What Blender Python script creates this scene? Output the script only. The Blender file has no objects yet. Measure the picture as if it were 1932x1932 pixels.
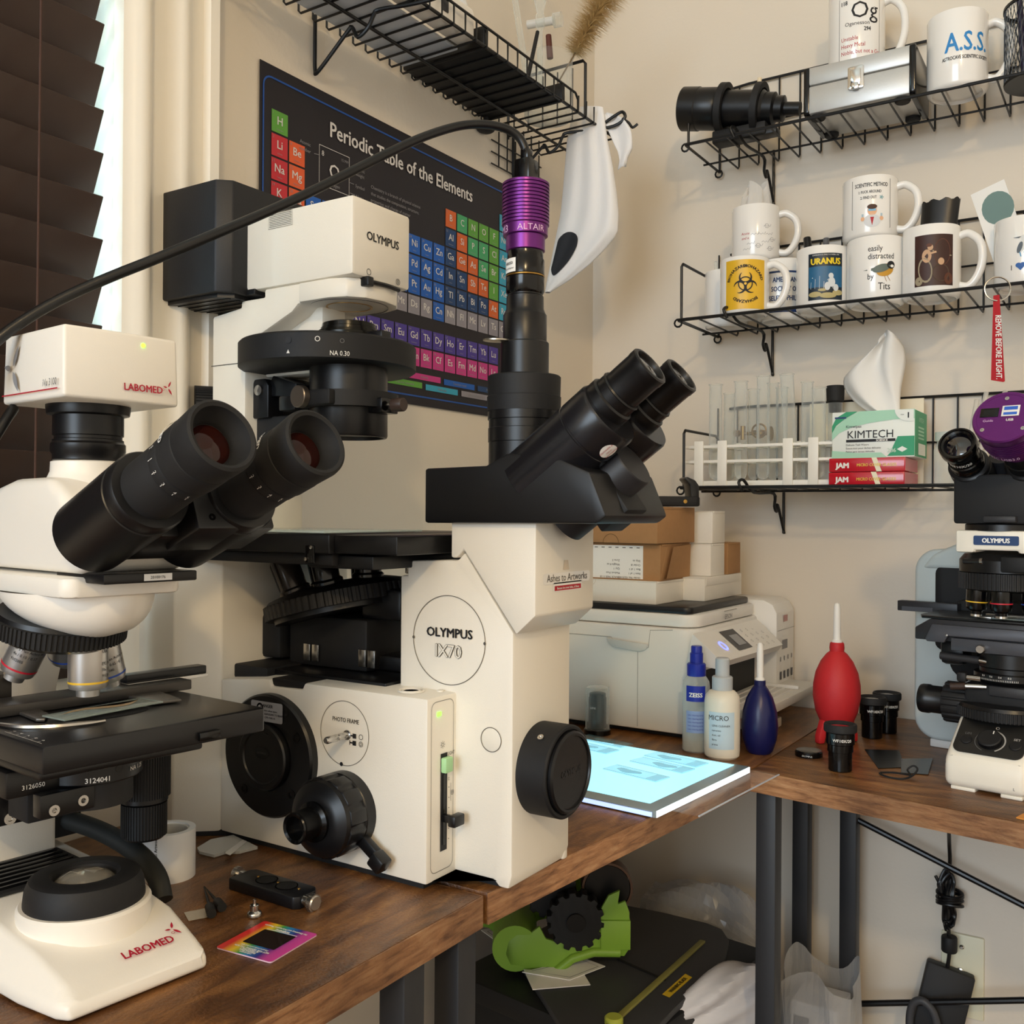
import bpy, bmesh, math, random
from mathutils import Matrix, Vector, Euler
random.seed(7)
PI = math.pi
SC = bpy.context.scene
COL = SC.collection
R = math.radians
DZ = 0.75          # height of the desk tops; most coordinates below are measured from there
CAM_H = 0.305      # lens height above the desk

# ---------------------------------------------------------------- camera
_f, _yaw, _pit, _rol = 1860.0, R(33.08), R(0.082), R(0.39)
FW = Vector((-math.sin(_yaw)*math.cos(_pit), math.cos(_yaw)*math.cos(_pit), math.sin(_pit)))
_r0 = Vector((math.cos(_yaw), math.sin(_yaw), 0))
_u0 = _r0.cross(FW)
RT = _r0*math.cos(_rol) + _u0*math.sin(_rol)
UP = _u0*math.cos(_rol) - _r0*math.sin(_rol)
cam_d = bpy.data.cameras.new('camera')
cam_d.sensor_width = 36; cam_d.lens = 36*_f/1932; cam_d.clip_start = 0.02
cam = bpy.data.objects.new('camera', cam_d); COL.objects.link(cam)
cam.matrix_world = Matrix(((RT.x, UP.x, -FW.x, 0), (RT.y, UP.y, -FW.y, 0), (RT.z, UP.z, -FW.z, DZ+CAM_H), (0, 0, 0, 1)))
SC.camera = cam

# ---------------------------------------------------------------- world, lamps, exposure
W = bpy.data.worlds.new('room_light'); SC.world = W; W.use_nodes = True
W.node_tree.nodes['Background'].inputs[0].default_value = (1.0, 0.87, 0.68, 1)
W.node_tree.nodes['Background'].inputs[1].default_value = 0.85
def area(name, loc, target, sx, sy, power, color):
    l = bpy.data.lights.new(name, 'AREA'); l.shape = 'RECTANGLE'; l.size = sx; l.size_y = sy
    l.energy = power; l.color = color
    o = bpy.data.objects.new(name, l); COL.objects.link(o)
    o.location = loc
    o.rotation_euler = (Vector(target)-Vector(loc)).to_track_quat('-Z', 'Y').to_euler()
    return o
lamp = bpy.data.lights.new('ceiling_lamp', 'POINT'); lamp.energy = 56; lamp.color = (1.0, 0.72, 0.38); lamp.shadow_soft_size = 0.07
lo = bpy.data.objects.new('ceiling_lamp', lamp); COL.objects.link(lo); lo.location = (0.95, -1.35, DZ+CAM_H+1.3)
area('window_daylight', (-0.3, -3.4, 1.65), (-0.3, 1.0, 1.05), 2.2, 1.7, 96, (0.70, 0.85, 1.0))
area('blind_daylight', (-1.35, 0.15, 1.5), (-0.8, 0.35, 1.4), 1.3, 1.4, 95, (0.72, 0.90, 1.0))
SC.view_settings.view_transform = 'Standard'; SC.view_settings.look = 'None'
SC.view_settings.gamma = 1; SC.view_settings.use_curve_mapping = False
SC.view_settings.exposure = 0.08

# ---------------------------------------------------------------- measuring
def ray(px, py): return RT*((px-966)/_f) - UP*((py-966)/_f) + FW
def at(px, py, ax, val):
    """point of the plane (axis ax = val) seen through a photo pixel; desk-height coordinates"""
    d = ray(px, py); v = val-CAM_H if ax == 2 else val
    p = d*(v/d[ax]); p.z += CAM_H
    return p

# ---------------------------------------------------------------- materials
def lin(c):
    if isinstance(c, str): c = tuple(int(c[i:i+2], 16) for i in (0, 2, 4))
    def g(v):
        v = v/255.0
        return v/12.92 if v <= .04045 else ((v+.055)/1.055)**2.4
    return (g(c[0]), g(c[1]), g(c[2]), 1)
_M = {}
def mat(name, col, rough=.5, metal=0, trans=0, emit=0, noise=0, bump=0, scale=60, spec=None, alpha=1, ior=1.45, coat=0, ecol=None):
    if name in _M: return _M[name]
    m = bpy.data.materials.new(name); m.use_nodes = True
    nt = m.node_tree; b = nt.nodes['Principled BSDF']
    c = lin(col); b.inputs['Base Color'].default_value = c
    b.inputs['Roughness'].default_value = rough; b.inputs['Metallic'].default_value = metal
    b.inputs['Transmission Weight'].default_value = trans; b.inputs['IOR'].default_value = ior
    b.inputs['Alpha'].default_value = alpha; b.inputs['Coat Weight'].default_value = coat
    if spec is not None: b.inputs['Specular IOR Level'].default_value = spec
    if emit:
        b.inputs['Emission Color'].default_value = lin(ecol) if ecol else c; b.inputs['Emission Strength'].default_value = emit
    if noise or bump:
        tc = nt.nodes.new('ShaderNodeTexCoord'); n = nt.nodes.new('ShaderNodeTexNoise')
        n.inputs['Scale'].default_value = scale; n.inputs['Detail'].default_value = 4
        nt.links.new(tc.outputs['Object'], n.inputs['Vector'])
        if noise:
            mx = nt.nodes.new('ShaderNodeMix'); mx.data_type = 'RGBA'
            mx.inputs[6].default_value = tuple(x*(1-noise) for x in c[:3])+(1,)
            mx.inputs[7].default_value = tuple(min(1, x*(1+noise)) for x in c[:3])+(1,)
            nt.links.new(n.outputs['Fac'], mx.inputs[0]); nt.links.new(mx.outputs[2], b.inputs['Base Color'])
        if bump:
            bp = nt.nodes.new('ShaderNodeBump'); bp.inputs['Strength'].default_value = bump; bp.inputs['Distance'].default_value = .002
            nt.links.new(n.outputs['Fac'], bp.inputs['Height']); nt.links.new(bp.outputs[0], b.inputs['Normal'])
    _M[name] = m
    return m
def glass_mat(name, col, rough=.02, clear=.75, edge=None):
    """thin clear glass or film: mostly see-through, some gloss"""
    if name in _M: return _M[name]
    m = bpy.data.materials.new(name); m.use_nodes = True; nt = m.node_tree; nt.nodes.clear()
    o = nt.nodes.new('ShaderNodeOutputMaterial'); t = nt.nodes.new('ShaderNodeBsdfTransparent'); g = nt.nodes.new('ShaderNodeBsdfPrincipled')
    t.inputs[0].default_value = lin(col); g.inputs['Base Color'].default_value = lin(col); g.inputs['Roughness'].default_value = rough
    g.inputs['Specular IOR Level'].default_value = .8
    fr = nt.nodes.new('ShaderNodeLayerWeight'); fr.inputs[0].default_value = .25
    mp = nt.nodes.new('ShaderNodeMapRange'); mp.inputs[3].default_value = 1-clear; mp.inputs[4].default_value = (min(1, 1.75-clear) if edge is None else edge)
    mx = nt.nodes.new('ShaderNodeMixShader')
    nt.links.new(fr.outputs['Facing'], mp.inputs[0]); nt.links.new(mp.outputs[0], mx.inputs[0])
    nt.links.new(t.outputs[0], mx.inputs[1]); nt.links.new(g.outputs[0], mx.inputs[2]); nt.links.new(mx.outputs[0], o.inputs[0])
    _M[name] = m
    return m
def ramp_mat(name, rough, stops, vec_scale, noise_scale, bump=.2, wave=None, dist=8):
    """wood-like procedural"""
    m = bpy.data.materials.new(name); m.use_nodes = True; nt = m.node_tree; b = nt.nodes['Principled BSDF']
    b.inputs['Roughness'].default_value = rough
    tc = nt.nodes.new('ShaderNodeTexCoord'); mp = nt.nodes.new('ShaderNodeMapping'); mp.inputs['Scale'].default_value = vec_scale
    n = nt.nodes.new('ShaderNodeTexNoise'); n.inputs['Scale'].default_value = noise_scale; n.inputs['Detail'].default_value = 9; n.inputs['Roughness'].default_value = .62
    n.inputs['Distortion'].default_value = .6
    r = nt.nodes.new('ShaderNodeValToRGB'); e = r.color_ramp.elements
    e[0].position, e[0].color = stops[0][0], lin(stops[0][1]); e[1].position, e[1].color = stops[-1][0], lin(stops[-1][1])
    for p, c in stops[1:-1]:
        k = e.new(p); k.color = lin(c)
    n2 = nt.nodes.new('ShaderNodeTexNoise'); n2.inputs['Scale'].default_value = 9; n2.inputs['Detail'].default_value = 5
    mx = nt.nodes.new('ShaderNodeMix'); mx.data_type = 'RGBA'; mx.blend_type = 'MULTIPLY'; mx.inputs[0].default_value = .75
    r2 = nt.nodes.new('ShaderNodeValToRGB'); r2.color_ramp.elements[0].position = .35; r2.color_ramp.elements[0].color = (.28, .25, .22, 1); r2.color_ramp.elements[1].position = .62; r2.color_ramp.elements[1].color = (1, 1, 1, 1)
    n3 = nt.nodes.new('ShaderNodeTexNoise'); n3.inputs['Scale'].default_value = 420; n3.inputs['Detail'].default_value = 3
    bp = nt.nodes.new('ShaderNodeBump'); bp.inputs['Strength'].default_value = bump; bp.inputs['Distance'].default_value = .0012
    L = nt.links.new
    L(tc.outputs['Object'], mp.inputs[0]); L(mp.outputs[0], n.inputs['Vector']); L(n.outputs['Fac'], r.inputs[0])
    L(tc.outputs['Object'], n2.inputs['Vector']); L(n2.outputs['Fac'], r2.inputs[0]); L(tc.outputs['Object'], n3.inputs['Vector'])
    L(r.outputs[0], mx.inputs[6]); L(r2.outputs[0], mx.inputs[7]); L(mx.outputs[2], b.inputs['Base Color'])
    L(n3.outputs['Fac'], bp.inputs['Height']); L(bp.outputs[0], b.inputs['Normal'])
    _M[name] = m
    return m
IVORY = mat('ivory_enamel', 'EDE7DA', .42, bump=.06, scale=900)
WHITEP = mat('white_plastic', 'F1EDE6', .38)
BLK = mat('black_satin', '0E0E10', .34)
BLKM = mat('black_matte', '141416', .62, bump=.05, scale=700)
BLKG = mat('black_gloss', '080809', .16)
RUB = mat('black_rubber', '1B1B1C', .72)
DGREY = mat('dark_grey', '2B2B2E', .5)
STEEL = mat('steel', 'C9C6C1', .25, 1)
BRASS = mat('brass', 'B58D4A', .3, 1)
INK = mat('ink_black', '17171A', .6)
INKW = mat('ink_white', 'EDEAE4', .6)
INKR = mat('ink_red', 'B4202F', .55)
WIRE = mat('black_wire', '0B0B0C', .4)
PAPER = mat('white_paper', 'F3F1EC', .8)
KRAFT = mat('kraft_card', 'A97F55', .85, noise=.08, scale=120)
LENS = mat('lens_glass', '0A0710', .03, spec=1.0, coat=1)
PURPLE = mat('purple_anodised', '6F2F7B', .32, .7)
WATER = glass_mat('clear_glass', 'F9FBFA', .03, .93)

# ---------------------------------------------------------------- mesh building
def T(x=0, y=0, z=0): return Matrix.Translation((x, y, z))
def RZ(a): return Matrix.Rotation(a, 4, 'Z')
def RX(a): return Matrix.Rotation(a, 4, 'X')
def RY(a): return Matrix.Rotation(a, 4, 'Y')
def axm(p, d, up=None):
    """frame at p with local Z along d"""
    z = Vector(d).normalized(); u = Vector(up) if up else (Vector((0, 0, 1)) if abs(z.z) < .95 else Vector((1, 0, 0)))
    x = u.cross(z).normalized(); y = z.cross(x)
    return Matrix(((x.x, y.x, z.x, p[0]), (x.y, y.y, z.y, p[1]), (x.z, y.z, z.z, p[2]), (0, 0, 0, 1)))
def plane(p, x, y):
    """frame at p with local X along x and local Y (roughly) along y"""
    x = Vector(x).normalized(); z = x.cross(Vector(y)).normalized(); y = z.cross(x)
    return Matrix(((x.x, y.x, z.x, p[0]), (x.y, y.y, z.y, p[1]), (x.z, y.z, z.z, p[2]), (0, 0, 0, 1)))
def spline(pts, n=8, closed=False):
    P = [Vector(p) for p in pts]; o = []; N = len(P)
    for i in range(N if closed else N-1):
        g = (lambda k: P[k % N]) if closed else (lambda k: P[max(0, min(N-1, k))])
        a, b, c, d = g(i-1), g(i), g(i+1), g(i+2)
        for k in range(n):
            t = k/n
            o.append(.5*((2*b)+(c-a)*t+(2*a-5*b+4*c-d)*t*t+(3*b-a-3*c+d)*t**3))
    if not closed: o.append(P[-1])
    return o
_txt = {}
def text_geo(s, bold):
    k = (s, bold)
    if k not in _txt:
        cu = bpy.data.curves.new('t', 'FONT'); cu.body = s; cu.size = 1; cu.offset = bold; cu.resolution_u = 2
        o = bpy.data.objects.new('t', cu); me = o.to_mesh()
        v = [p.co.copy() for p in me.vertices]; f = [tuple(p.vertices) for p in me.polygons]
        o.to_mesh_clear(); bpy.data.objects.remove(o); bpy.data.curves.remove(cu)
        _txt[k] = (v, f)
    return _txt[k]
class MB:
    def __init__(s, base=None):
        s.M = (base.matrix_basis.copy() if base else T(0, 0, DZ)); s.base = base
        s.v = []; s.f = []; s.m = []; s.mats = []
    def mi(s, m):
        if m not in s.mats: s.mats.append(m)
        return s.mats.index(m)
    def add(s, vs, fs, m, X=None):
        A = s.M @ X if X is not None else s.M; o = len(s.v); k = s.mi(m)
        s.v += [A @ Vector(p) for p in vs]
        s.f += [tuple(i+o for i in f) for f in fs]; s.m += [k]*len(fs)
        return s
    def bm(s, b, m, X=None):
        b.verts.index_update()
        s.add([v.co.copy() for v in b.verts], [tuple(v.index for v in f.verts) for f in b.faces], m, X); b.free(); return s
    def box(s, lo, hi, m, bev=0, X=None, seg=2):
        b = bmesh.new(); bmesh.ops.create_cube(b, size=1)
        for v in b.verts:
            v.co = Vector(((lo[i]+hi[i])/2 + v.co[i]*(hi[i]-lo[i]) for i in range(3)))
        if bev: bmesh.ops.bevel(b, geom=b.edges[:], offset=bev, segments=seg, affect='EDGES', profile=.5)
        return s.bm(b, m, X)
    def cbox(s, c, d, m, bev=0, X=None, seg=2):
        return s.box([c[i]-d[i]/2 for i in range(3)], [c[i]+d[i]/2 for i in range(3)], m, bev, X, seg)
    def prism(s, poly, z0, z1, m, bev=0, X=None, seg=2, ang=25):
        """closed outline in local XY pushed from z0 to z1"""
        a = sum(poly[i][0]*poly[(i+1) % len(poly)][1]-poly[(i+1) % len(poly)][0]*poly[i][1] for i in range(len(poly)))
        if a < 0: poly = poly[::-1]
        b = bmesh.new(); lo = [b.verts.new((p[0], p[1], z0)) for p in poly]; hi = [b.verts.new((p[0], p[1], z1)) for p in poly]
        n = len(poly); b.faces.new(lo[::-1]); b.faces.new(hi)
        for i in range(n): b.faces.new((lo[i], lo[(i+1) % n], hi[(i+1) % n], hi[i]))
        if bev:
            b.normal_update()
            es = [e for e in b.edges if len(e.link_faces) == 2 and e.calc_face_angle(0) > R(ang)]
            bmesh.ops.bevel(b, geom=es, offset=bev, segments=seg, affect='EDGES', profile=.5)
        bmesh.ops.triangulate(b, faces=[f for f in b.faces if len(f.verts) > 4])
        return s.bm(b, m, X)
    def lathe(s, prof, m, X=None, n=40, caps=True):
        vs = []; fs = []
        for r, z in prof:
            for k in range(n):
                a = 2*PI*k/n; vs.append((r*math.cos(a), r*math.sin(a), z))
        for i in range(len(prof)-1):
            for k in range(n):
                fs.append((i*n+k, i*n+(k+1) % n, (i+1)*n+(k+1) % n, (i+1)*n+k))
        if caps:
            if prof[0][0] > 1e-6: fs.append(tuple(range(n-1, -1, -1)))
            if prof[-1][0] > 1e-6: fs.append(tuple((len(prof)-1)*n+k for k in range(n)))
        return s.add(vs, fs, m, X)
    def cyl(s, p0, p1, r, m, r1=None, n=32, bev=0):
        p0 = Vector(p0); p1 = Vector(p1); L = (p1-p0).length; r1 = r if r1 is None else r1
        pr = [(r, 0), (r1, L)] if not bev else [(r-bev, 0), (r-bev*.3, bev*.3), (r, bev), (r1, L-bev), (r1-bev*.3, L-bev*.3), (r1-bev, L)]
        return s.lathe(pr, m, axm(p0, p1-p0), n)
    def ring(s, c, d, r, w, h, m, n=40):
        """flat ring: outer r, inner r-w, height h along d"""
        return s.lathe([(r-w, 0), (r, 0), (r, h), (r-w, h), (r-w, 0)], m, axm(c, d), n, False)
    def gear(s, r, dep, n, z0, z1, m, X=None, duty=.5, bev=0):
        p = []
        for k in range(n):
            a = 2*PI*k/n; w = 2*PI/n
            for q, rr in ((0, r), (duty*.8, r), (duty, r-dep), (.9, r-dep)):
                p.append((rr*math.cos(a+q*w), rr*math.sin(a+q*w)))
        return s.prism(p, z0, z1, m, bev, X)
    def tube(s, pts, r, m, n=8, closed=False, X=None):
        P = [Vector(p) for p in pts]; N = len(P); vs = []; fs = []
        up = None
        for i in range(N):
            a = P[(i-1) % N] if (closed or i) else P[0]; c = P[(i+1) % N] if (closed or i < N-1) else P[-1]
            t = (c-a)
            if t.length < 1e-9: t = Vector((0, 0, 1))
            t.normalize()
            if up is None: up = t.orthogonal().normalized()
            up = (up-t*up.dot(t))
            if up.length < 1e-6: up = t.orthogonal()
            up.normalize(); w = t.cross(up)
            rr = r(i/(N-1)) if callable(r) else r
            if not closed and 0 < i < N-1:
                cs = (P[i]-P[i-1]).normalized().dot((P[i+1]-P[i]).normalized()); k = 1/max(.5, math.sqrt(max(.25, (1+cs)/2)))
            else: k = 1
            for j in range(n):
                q = 2*PI*j/n; vs.append(P[i]+(up*math.cos(q)+w*math.sin(q))*rr*(k if k < 1.3 else 1.2))
        for i in range(N if closed else N-1):
            for j in range(n):
                b = ((i+1) % N)*n
                fs.append((i*n+j, i*n+(j+1) % n, b+(j+1) % n, b+j))
        if not closed: fs.append(tuple(range(n-1, -1, -1))); fs.append(tuple((N-1)*n+j for j in range(n)))
        return s.add(vs, fs, m, X)
    def wire(s, pts, r, m, n=6): return s.tube(pts, r, m, n)
    def quad(s, a, b, c, d, m, X=None): return s.add([a, b, c, d], [(0, 1, 2, 3)], m, X)
    def rect(s, x0, y0, x1, y1, m, X, z=0): return s.add([(x0, y0, z), (x1, y0, z), (x1, y1, z), (x0, y1, z)], [(0, 1, 2, 3)], m, X)
    def rrect(s, x0, y0, x1, y1, r, m, X, z=0, n=5):
        return s.poly(rr(x0, y0, x1, y1, r, n), m, X, z)
    def poly(s, p, m, X, z=0):
        b = bmesh.new(); f = b.faces.new([b.verts.new((q[0], q[1], z)) for q in p])
        bmesh.ops.triangulate(b, faces=[f]); return s.bm(b, m, X)
    def disc(s, c, r, m, X, z=0, n=32, ry=None):
        return s.poly([(c[0]+r*math.cos(2*PI*k/n), c[1]+(ry or r)*math.sin(2*PI*k/n)) for k in range(n)], m, X, z)
    def loop(s, p, w, m, X, z=0, closed=True):
        """flat outline line of width w along a 2D polyline"""
        N = len(p); vs = []; fs = []
        for i in range(N):
            a = Vector(p[i-1] if (closed or i) else p[0]); c = Vector(p[(i+1) % N] if (closed or i < N-1) else p[-1])
            t = (c-a); t = t.normalized() if t.length > 0 else Vector((1, 0)); nn = Vector((-t.y, t.x))*w/2
            vs += [(p[i][0]+nn.x, p[i][1]+nn.y, z), (p[i][0]-nn.x, p[i][1]-nn.y, z)]
        for i in range(N if closed else N-1):
            j = (i+1) % N; fs.append((2*i, 2*i+1, 2*j+1, 2*j))
        return s.add(vs, fs, m, X)
    def circ(s, c, r, w, m, X, z=0, n=48, a0=0, a1=360):
        full = a1-a0 >= 360
        return s.loop([(c[0]+r*math.cos(R(a0+(a1-a0)*k/n)), c[1]+r*math.sin(R(a0+(a1-a0)*k/n))) for k in range(n if full else n+1)], w, m, X, z, full)
    def text(s, t, size, m, X, al='C', bold=0.0, sx=1.0, warp=None, z=0.0003, shear=0, va='B'):
        v, f = text_geo(t, min(bold, 0))
        if not v: return s
        x0 = min(p.x for p in v); x1 = max(p.x for p in v); y0 = min(p.y for p in v); y1 = max(p.y for p in v)
        ox = {'C': (x0+x1)/2, 'L': x0, 'R': x1}[al]; oy = 0 if va == 'B' else (y0+y1)/2
        for i, (bx, by) in enumerate(((0, 0),) if bold < .004 else ((bold, 0), (-bold, 0), (0, bold*.6), (0, -bold*.6))):   # heavier strokes
            q = [((p.x-ox+shear*p.y+bx)*size*sx, (p.y-oy+by)*size, z+i*.00001) for p in v]
            if warp: q = [warp(*p) for p in q]
            s.add(q, f, m, X)
        return s
    def grid(s, fn, nu, nv, m, X=None, cu=False, cv=False):
        vs = [fn(i/(nu if cu else nu-1), j/(nv if cv else nv-1)) for i in range(nu) for j in range(nv)]; fs = []
        for i in range(nu if cu else nu-1):
            for j in range(nv if cv else nv-1):
                i2 = (i+1) % nu; j2 = (j+1) % nv
                fs.append((i*nv+j, i2*nv+j, i2*nv+j2, i*nv+j2))
        return s.add(vs, fs, m, X)
    def sphere(s, c, r, m, n=20, sc=(1, 1, 1)):
        return s.lathe([(max(0, r*math.sin(PI*k/n)), -r*math.cos(PI*k/n)) for k in range(n+1)], m, T(*c) @ Matrix.Diagonal((*sc, 1)), n*2)
    def build(s, name, parent=None, smooth=35, **kw):
        par = parent if parent is not None else None
        inv = Matrix()
        q = par
        chain = Matrix()
        while q is not None:
            chain = q.matrix_basis @ chain; q = q.parent
        inv = chain.inverted()
        me = bpy.data.meshes.new(name); me.from_pydata([tuple(inv @ p) for p in s.v], [], s.f)
        for m in s.mats: me.materials.append(m)
        me.polygons.foreach_set('material_index', s.m)
        b = bmesh.new(); b.from_mesh(me); bmesh.ops.recalc_face_normals(b, faces=b.faces[:]) if kw.get('recalc', True) else None
        b.to_mesh(me); b.free()
        if smooth:
            me.polygons.foreach_set('use_smooth', [True]*len(me.polygons)); me.set_sharp_from_angle(angle=R(smooth))
        me.update()
        o = bpy.data.objects.new(name, me); COL.objects.link(o)
        if par is not None: o.parent = par
        if kw.get('label'): o['label'] = kw['label']
        if kw.get('kind'): o['kind'] = kw['kind']
        return o
def rr(x0, y0, x1, y1, r, n=5):
    o = []
    for cx, cy, a in ((x1-r, y1-r, 0), (x0+r, y1-r, 90), (x0+r, y0+r, 180), (x1-r, y0+r, 270)):
        for k in range(n+1):
            o.append((cx+r*math.cos(R(a+90*k/n)), cy+r*math.sin(R(a+90*k/n))))
    return o
def thing(name, label, cat, loc=(0, 0, 0), rz=0, group=None):
    """an Empty at the thing's base (location measured from desk height)"""
    o = bpy.data.objects.new(name, None); COL.objects.link(o); o.empty_display_size = .02
    o.location = (loc[0], loc[1], loc[2]+DZ); o.rotation_euler = (0, 0, rz); o['label'] = label; o['category'] = cat
    o.matrix_basis = T(loc[0], loc[1], loc[2]+DZ) @ RZ(rz)
    if group: o['group'] = group
    return o
def tag(o, label, cat, group=None, kind=None):
    o['label'] = label; o['category'] = cat
    if group: o['group'] = group
    if kind: o['kind'] = kind
    return o
def struct(o): o['kind'] = 'structure'; return o
def part(base, name, fn, parent=None, **kw):
    m = MB(base); fn(m); return m.build(name, parent or base, **kw)
# ================================================================ room shell
LWX, BWY = -0.854, 1.575
WALL = mat('painted_wall', 'DFD5C6', .6, bump=.12, scale=160)
TRIM = mat('trim_paint', 'EFE8DA', .3, bump=.1, scale=35)
FLOORM = ramp_mat('floor_boards', .4, [(.3, '4A3524'), (.7, '8A6746')], (2, 12, 2), 3)
m = MB(); m.box((-.954, BWY, -DZ), (2.4, BWY+.1, 1.75), WALL); struct(m.build('wall_back', smooth=0))
m = MB()                                     # left wall with the window opening
WY0, WY1, WZ0, WZ1 = -.34, .593, .145, 1.45
m.box((LWX-.1, -2.7, -DZ), (LWX, WY0, 1.75), WALL); m.box((LWX-.1, WY1, -DZ), (LWX, BWY, 1.75), WALL)
m.box((LWX-.1, WY0, -DZ), (LWX, WY1, WZ0-.02), WALL); m.box((LWX-.1, WY0, WZ1), (LWX, WY1, 1.75), WALL)
struct(m.build('wall_left', smooth=0))
m = MB(); m.box((-.954, -2.7, -DZ-.05), (2.4, BWY+.1, -DZ), FLOORM); struct(m.build('floor', smooth=0))
m = MB(); m.box((-.954, -2.7, 1.75), (2.4, BWY+.1, 1.8), mat('ceiling_paint', 'F2EEE6', .8)); struct(m.build('ceiling', smooth=0))
# window: frame, sash and panes, sill, jamb and casing
m = MB(); fx = LWX-.095
m.box((fx, WY0, WZ0), (fx+.03, WY0+.045, WZ1), TRIM, .003); m.box((fx, WY1-.045, WZ0), (fx+.03, WY1, WZ1), TRIM, .003)
m.box((fx, WY0, WZ0), (fx+.03, WY1, WZ0+.05), TRIM, .003); m.box((fx, WY0, WZ1-.05), (fx+.03, WY1, WZ1), TRIM, .003)
m.box((fx+.004, WY0, .79), (fx+.034, WY1, .83), TRIM, .003)
wf = struct(m.build('window_1'))
m = MB(); m.box((fx+.012, WY0+.04, WZ0+.04), (fx+.016, WY1-.04, WZ1-.04), glass_mat('window_glass', 'EAF6F8', .02, .93)); m.build('pane', wf, 0)
m = MB(); m.box((LWX-.06, WY0-.12, WZ0-.022), (LWX+.052, WY1+.125, WZ0), TRIM, .005); struct(m.build('trim_1'))
m = MB()
prof = [(WY1, 0), (WY1+.002, .012), (.604, .016), (.608, .021), (.617, .023), (.623, .019), (.627, .013), (.640, .012), (.652, .013), (.657, .019), (.665, .021), (.672, .017), (.676, .013), (.690, .013), (.693, .021), (.704, .022), (.704, 0)]
m.prism([(LWX+b, a) for a, b in prof], WZ0, 1.6, TRIM)
struct(m.build('trim_2', smooth=50))
m = MB(); m.box((LWX-.03, WY0-.1, -.02), (LWX+.014, WY1+.11, WZ0-.022), TRIM, .004); struct(m.build('trim_3'))
m = MB(); m.box((LWX, .72, -DZ), (LWX+.012, BWY, -DZ+.1), TRIM, .003); struct(m.build('baseboard_left'))
m = MB(); m.box((LWX, BWY-.012, -DZ), (2.4, BWY, -DZ+.1), TRIM, .003); struct(m.build('baseboard_back'))

# wooden venetian blind, closed, hanging inside the window recess
SLAT = mat('dark_stained_wood', '3B2B24', .42, noise=.16, scale=30, bump=.06)
bl = thing('window_blind', 'dark brown wooden venetian blind closed over the window at the left', 'blind', (LWX-.004, .12, .16))
def slat(z):
    m = MB(bl); m.M = T(LWX-.006, .120, DZ+z) @ RY(R(-66))
    m.box((-.026, -.45, -.0014), (.026, .459, .0014), SLAT, .001); m.build('slat', bl)
z = .7705+.0208
for k in range(-8, 16): slat(z-.0415*k)
for y in (.508, -.15):
    m = MB(bl); m.M = T(0, 0, DZ)
    m.wire([(LWX+.014, y, 1.2), (LWX+.014, y+.001, .8), (LWX+.013, y-.001, .3), (LWX+.013, y, .17)], .0011, mat('brown_cord', '4A3229', .8)); m.build('cord', bl)
m = MB(bl); m.M = T(0, 0, DZ); m.box((LWX-.05, -.33, 1.14), (LWX+.006, .588, 1.20), SLAT, .003); m.build('headrail', bl)

# ================================================================ wire shelves
def wire_shelf(name, label, y_front, z, x0, x1, hooks, group=None):
    """black wire wall shelf on the back wall: floor wires, front rail, tall back panel, brackets"""
    s = thing(name, label, 'shelf', ((x0+x1)/2, BWY-.07, z), 0, group); b = BWY-.006
    m = MB(s); m.M = T(0, 0, DZ)
    x = x0
    while x < x1:
        m.wire([(x, y_front, z), (x, b-.004, z), (x, b, z+.004), (x, b, z+.138)], .0014, WIRE, 6); x += .0336
    m.tube([(x0-.006, b-.055, z-.0025), (x1, b-.055, z-.0025)], .0017, WIRE)
    m.build('floor_wires', s)
    m = MB(s); m.M = T(0, 0, DZ)
    m.tube([(x1, y_front, z+.0015), (x0, y_front, z+.0015), (x0-.001, b, z+.0015)], .0022, WIRE)
    m.build('front_rail', s)
    m = MB(s); m.M = T(0, 0, DZ); e = x0-.046
    m.tube([(x1, b, z+.138), (x0+.05, b, z+.138), (x0+.02, b, z+.136)], .0022, WIRE)
    m.tube([(x1, b, z+.07), (x0+.09, b, z+.07)], .0016, WIRE)
    m.build('back_rail', s)
    m = MB(s); m.M = T(0, 0, DZ)               # end panel at the left
    m.tube([(x0, y_front+.012, z), (x0, y_front+.012, z+.086), (x0, y_front+.017, z+.091), (x0, b-.01, z+.091), (x0, b, z+.086), (x0, b, z)], .0021, WIRE)
    for q in ((x0, y_front, z), (x0, b-.004, z)):
        m.tube([(q[0]+.006*math.cos(a), q[1], q[2]-.003+.006*math.sin(a)) for a in [2*PI*k/10 for k in range(10)]], .0016, WIRE, 6, True)
    m.build('end_panel', s)
    for hx in hooks:
        m = MB(s); m.M = T(0, 0, DZ)
        m.tube(spline([(hx-.012, y_front-.004, z-.004), (hx-.016, y_front-.008, z+.008), (hx-.013, y_front+.004, z+.012), (hx-.006, y_front+.03, z-.006), (hx, b-.05, z-.006), (hx, b-.046, z-.026), (hx, b-.037, z-.034), (hx, b-.030, z-.024), (hx, b-.001, z-.062), (hx, b, z-.060), (hx, b, z+.02)], 4), .0023, WIRE)
        m.build('bracket', s)
    return s
S1, S2, S3 = .877, .601, .345
XL = -.612
s1 = wire_shelf('wire_shelf', 'top black wire shelf on the right wall carrying the silver case', 1.425, S1, XL, .16, (-.52, -.075))
s2 = wire_shelf('wire_shelf', 'middle black wire shelf on the right wall crowded with printed mugs', 1.402, S2, XL, .16, (-.52, -.082))
s3 = wire_shelf('wire_shelf', 'lowest black wire shelf on the right wall with the test tube rack', 1.415, S3, XL, .16, (-.50,))

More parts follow.
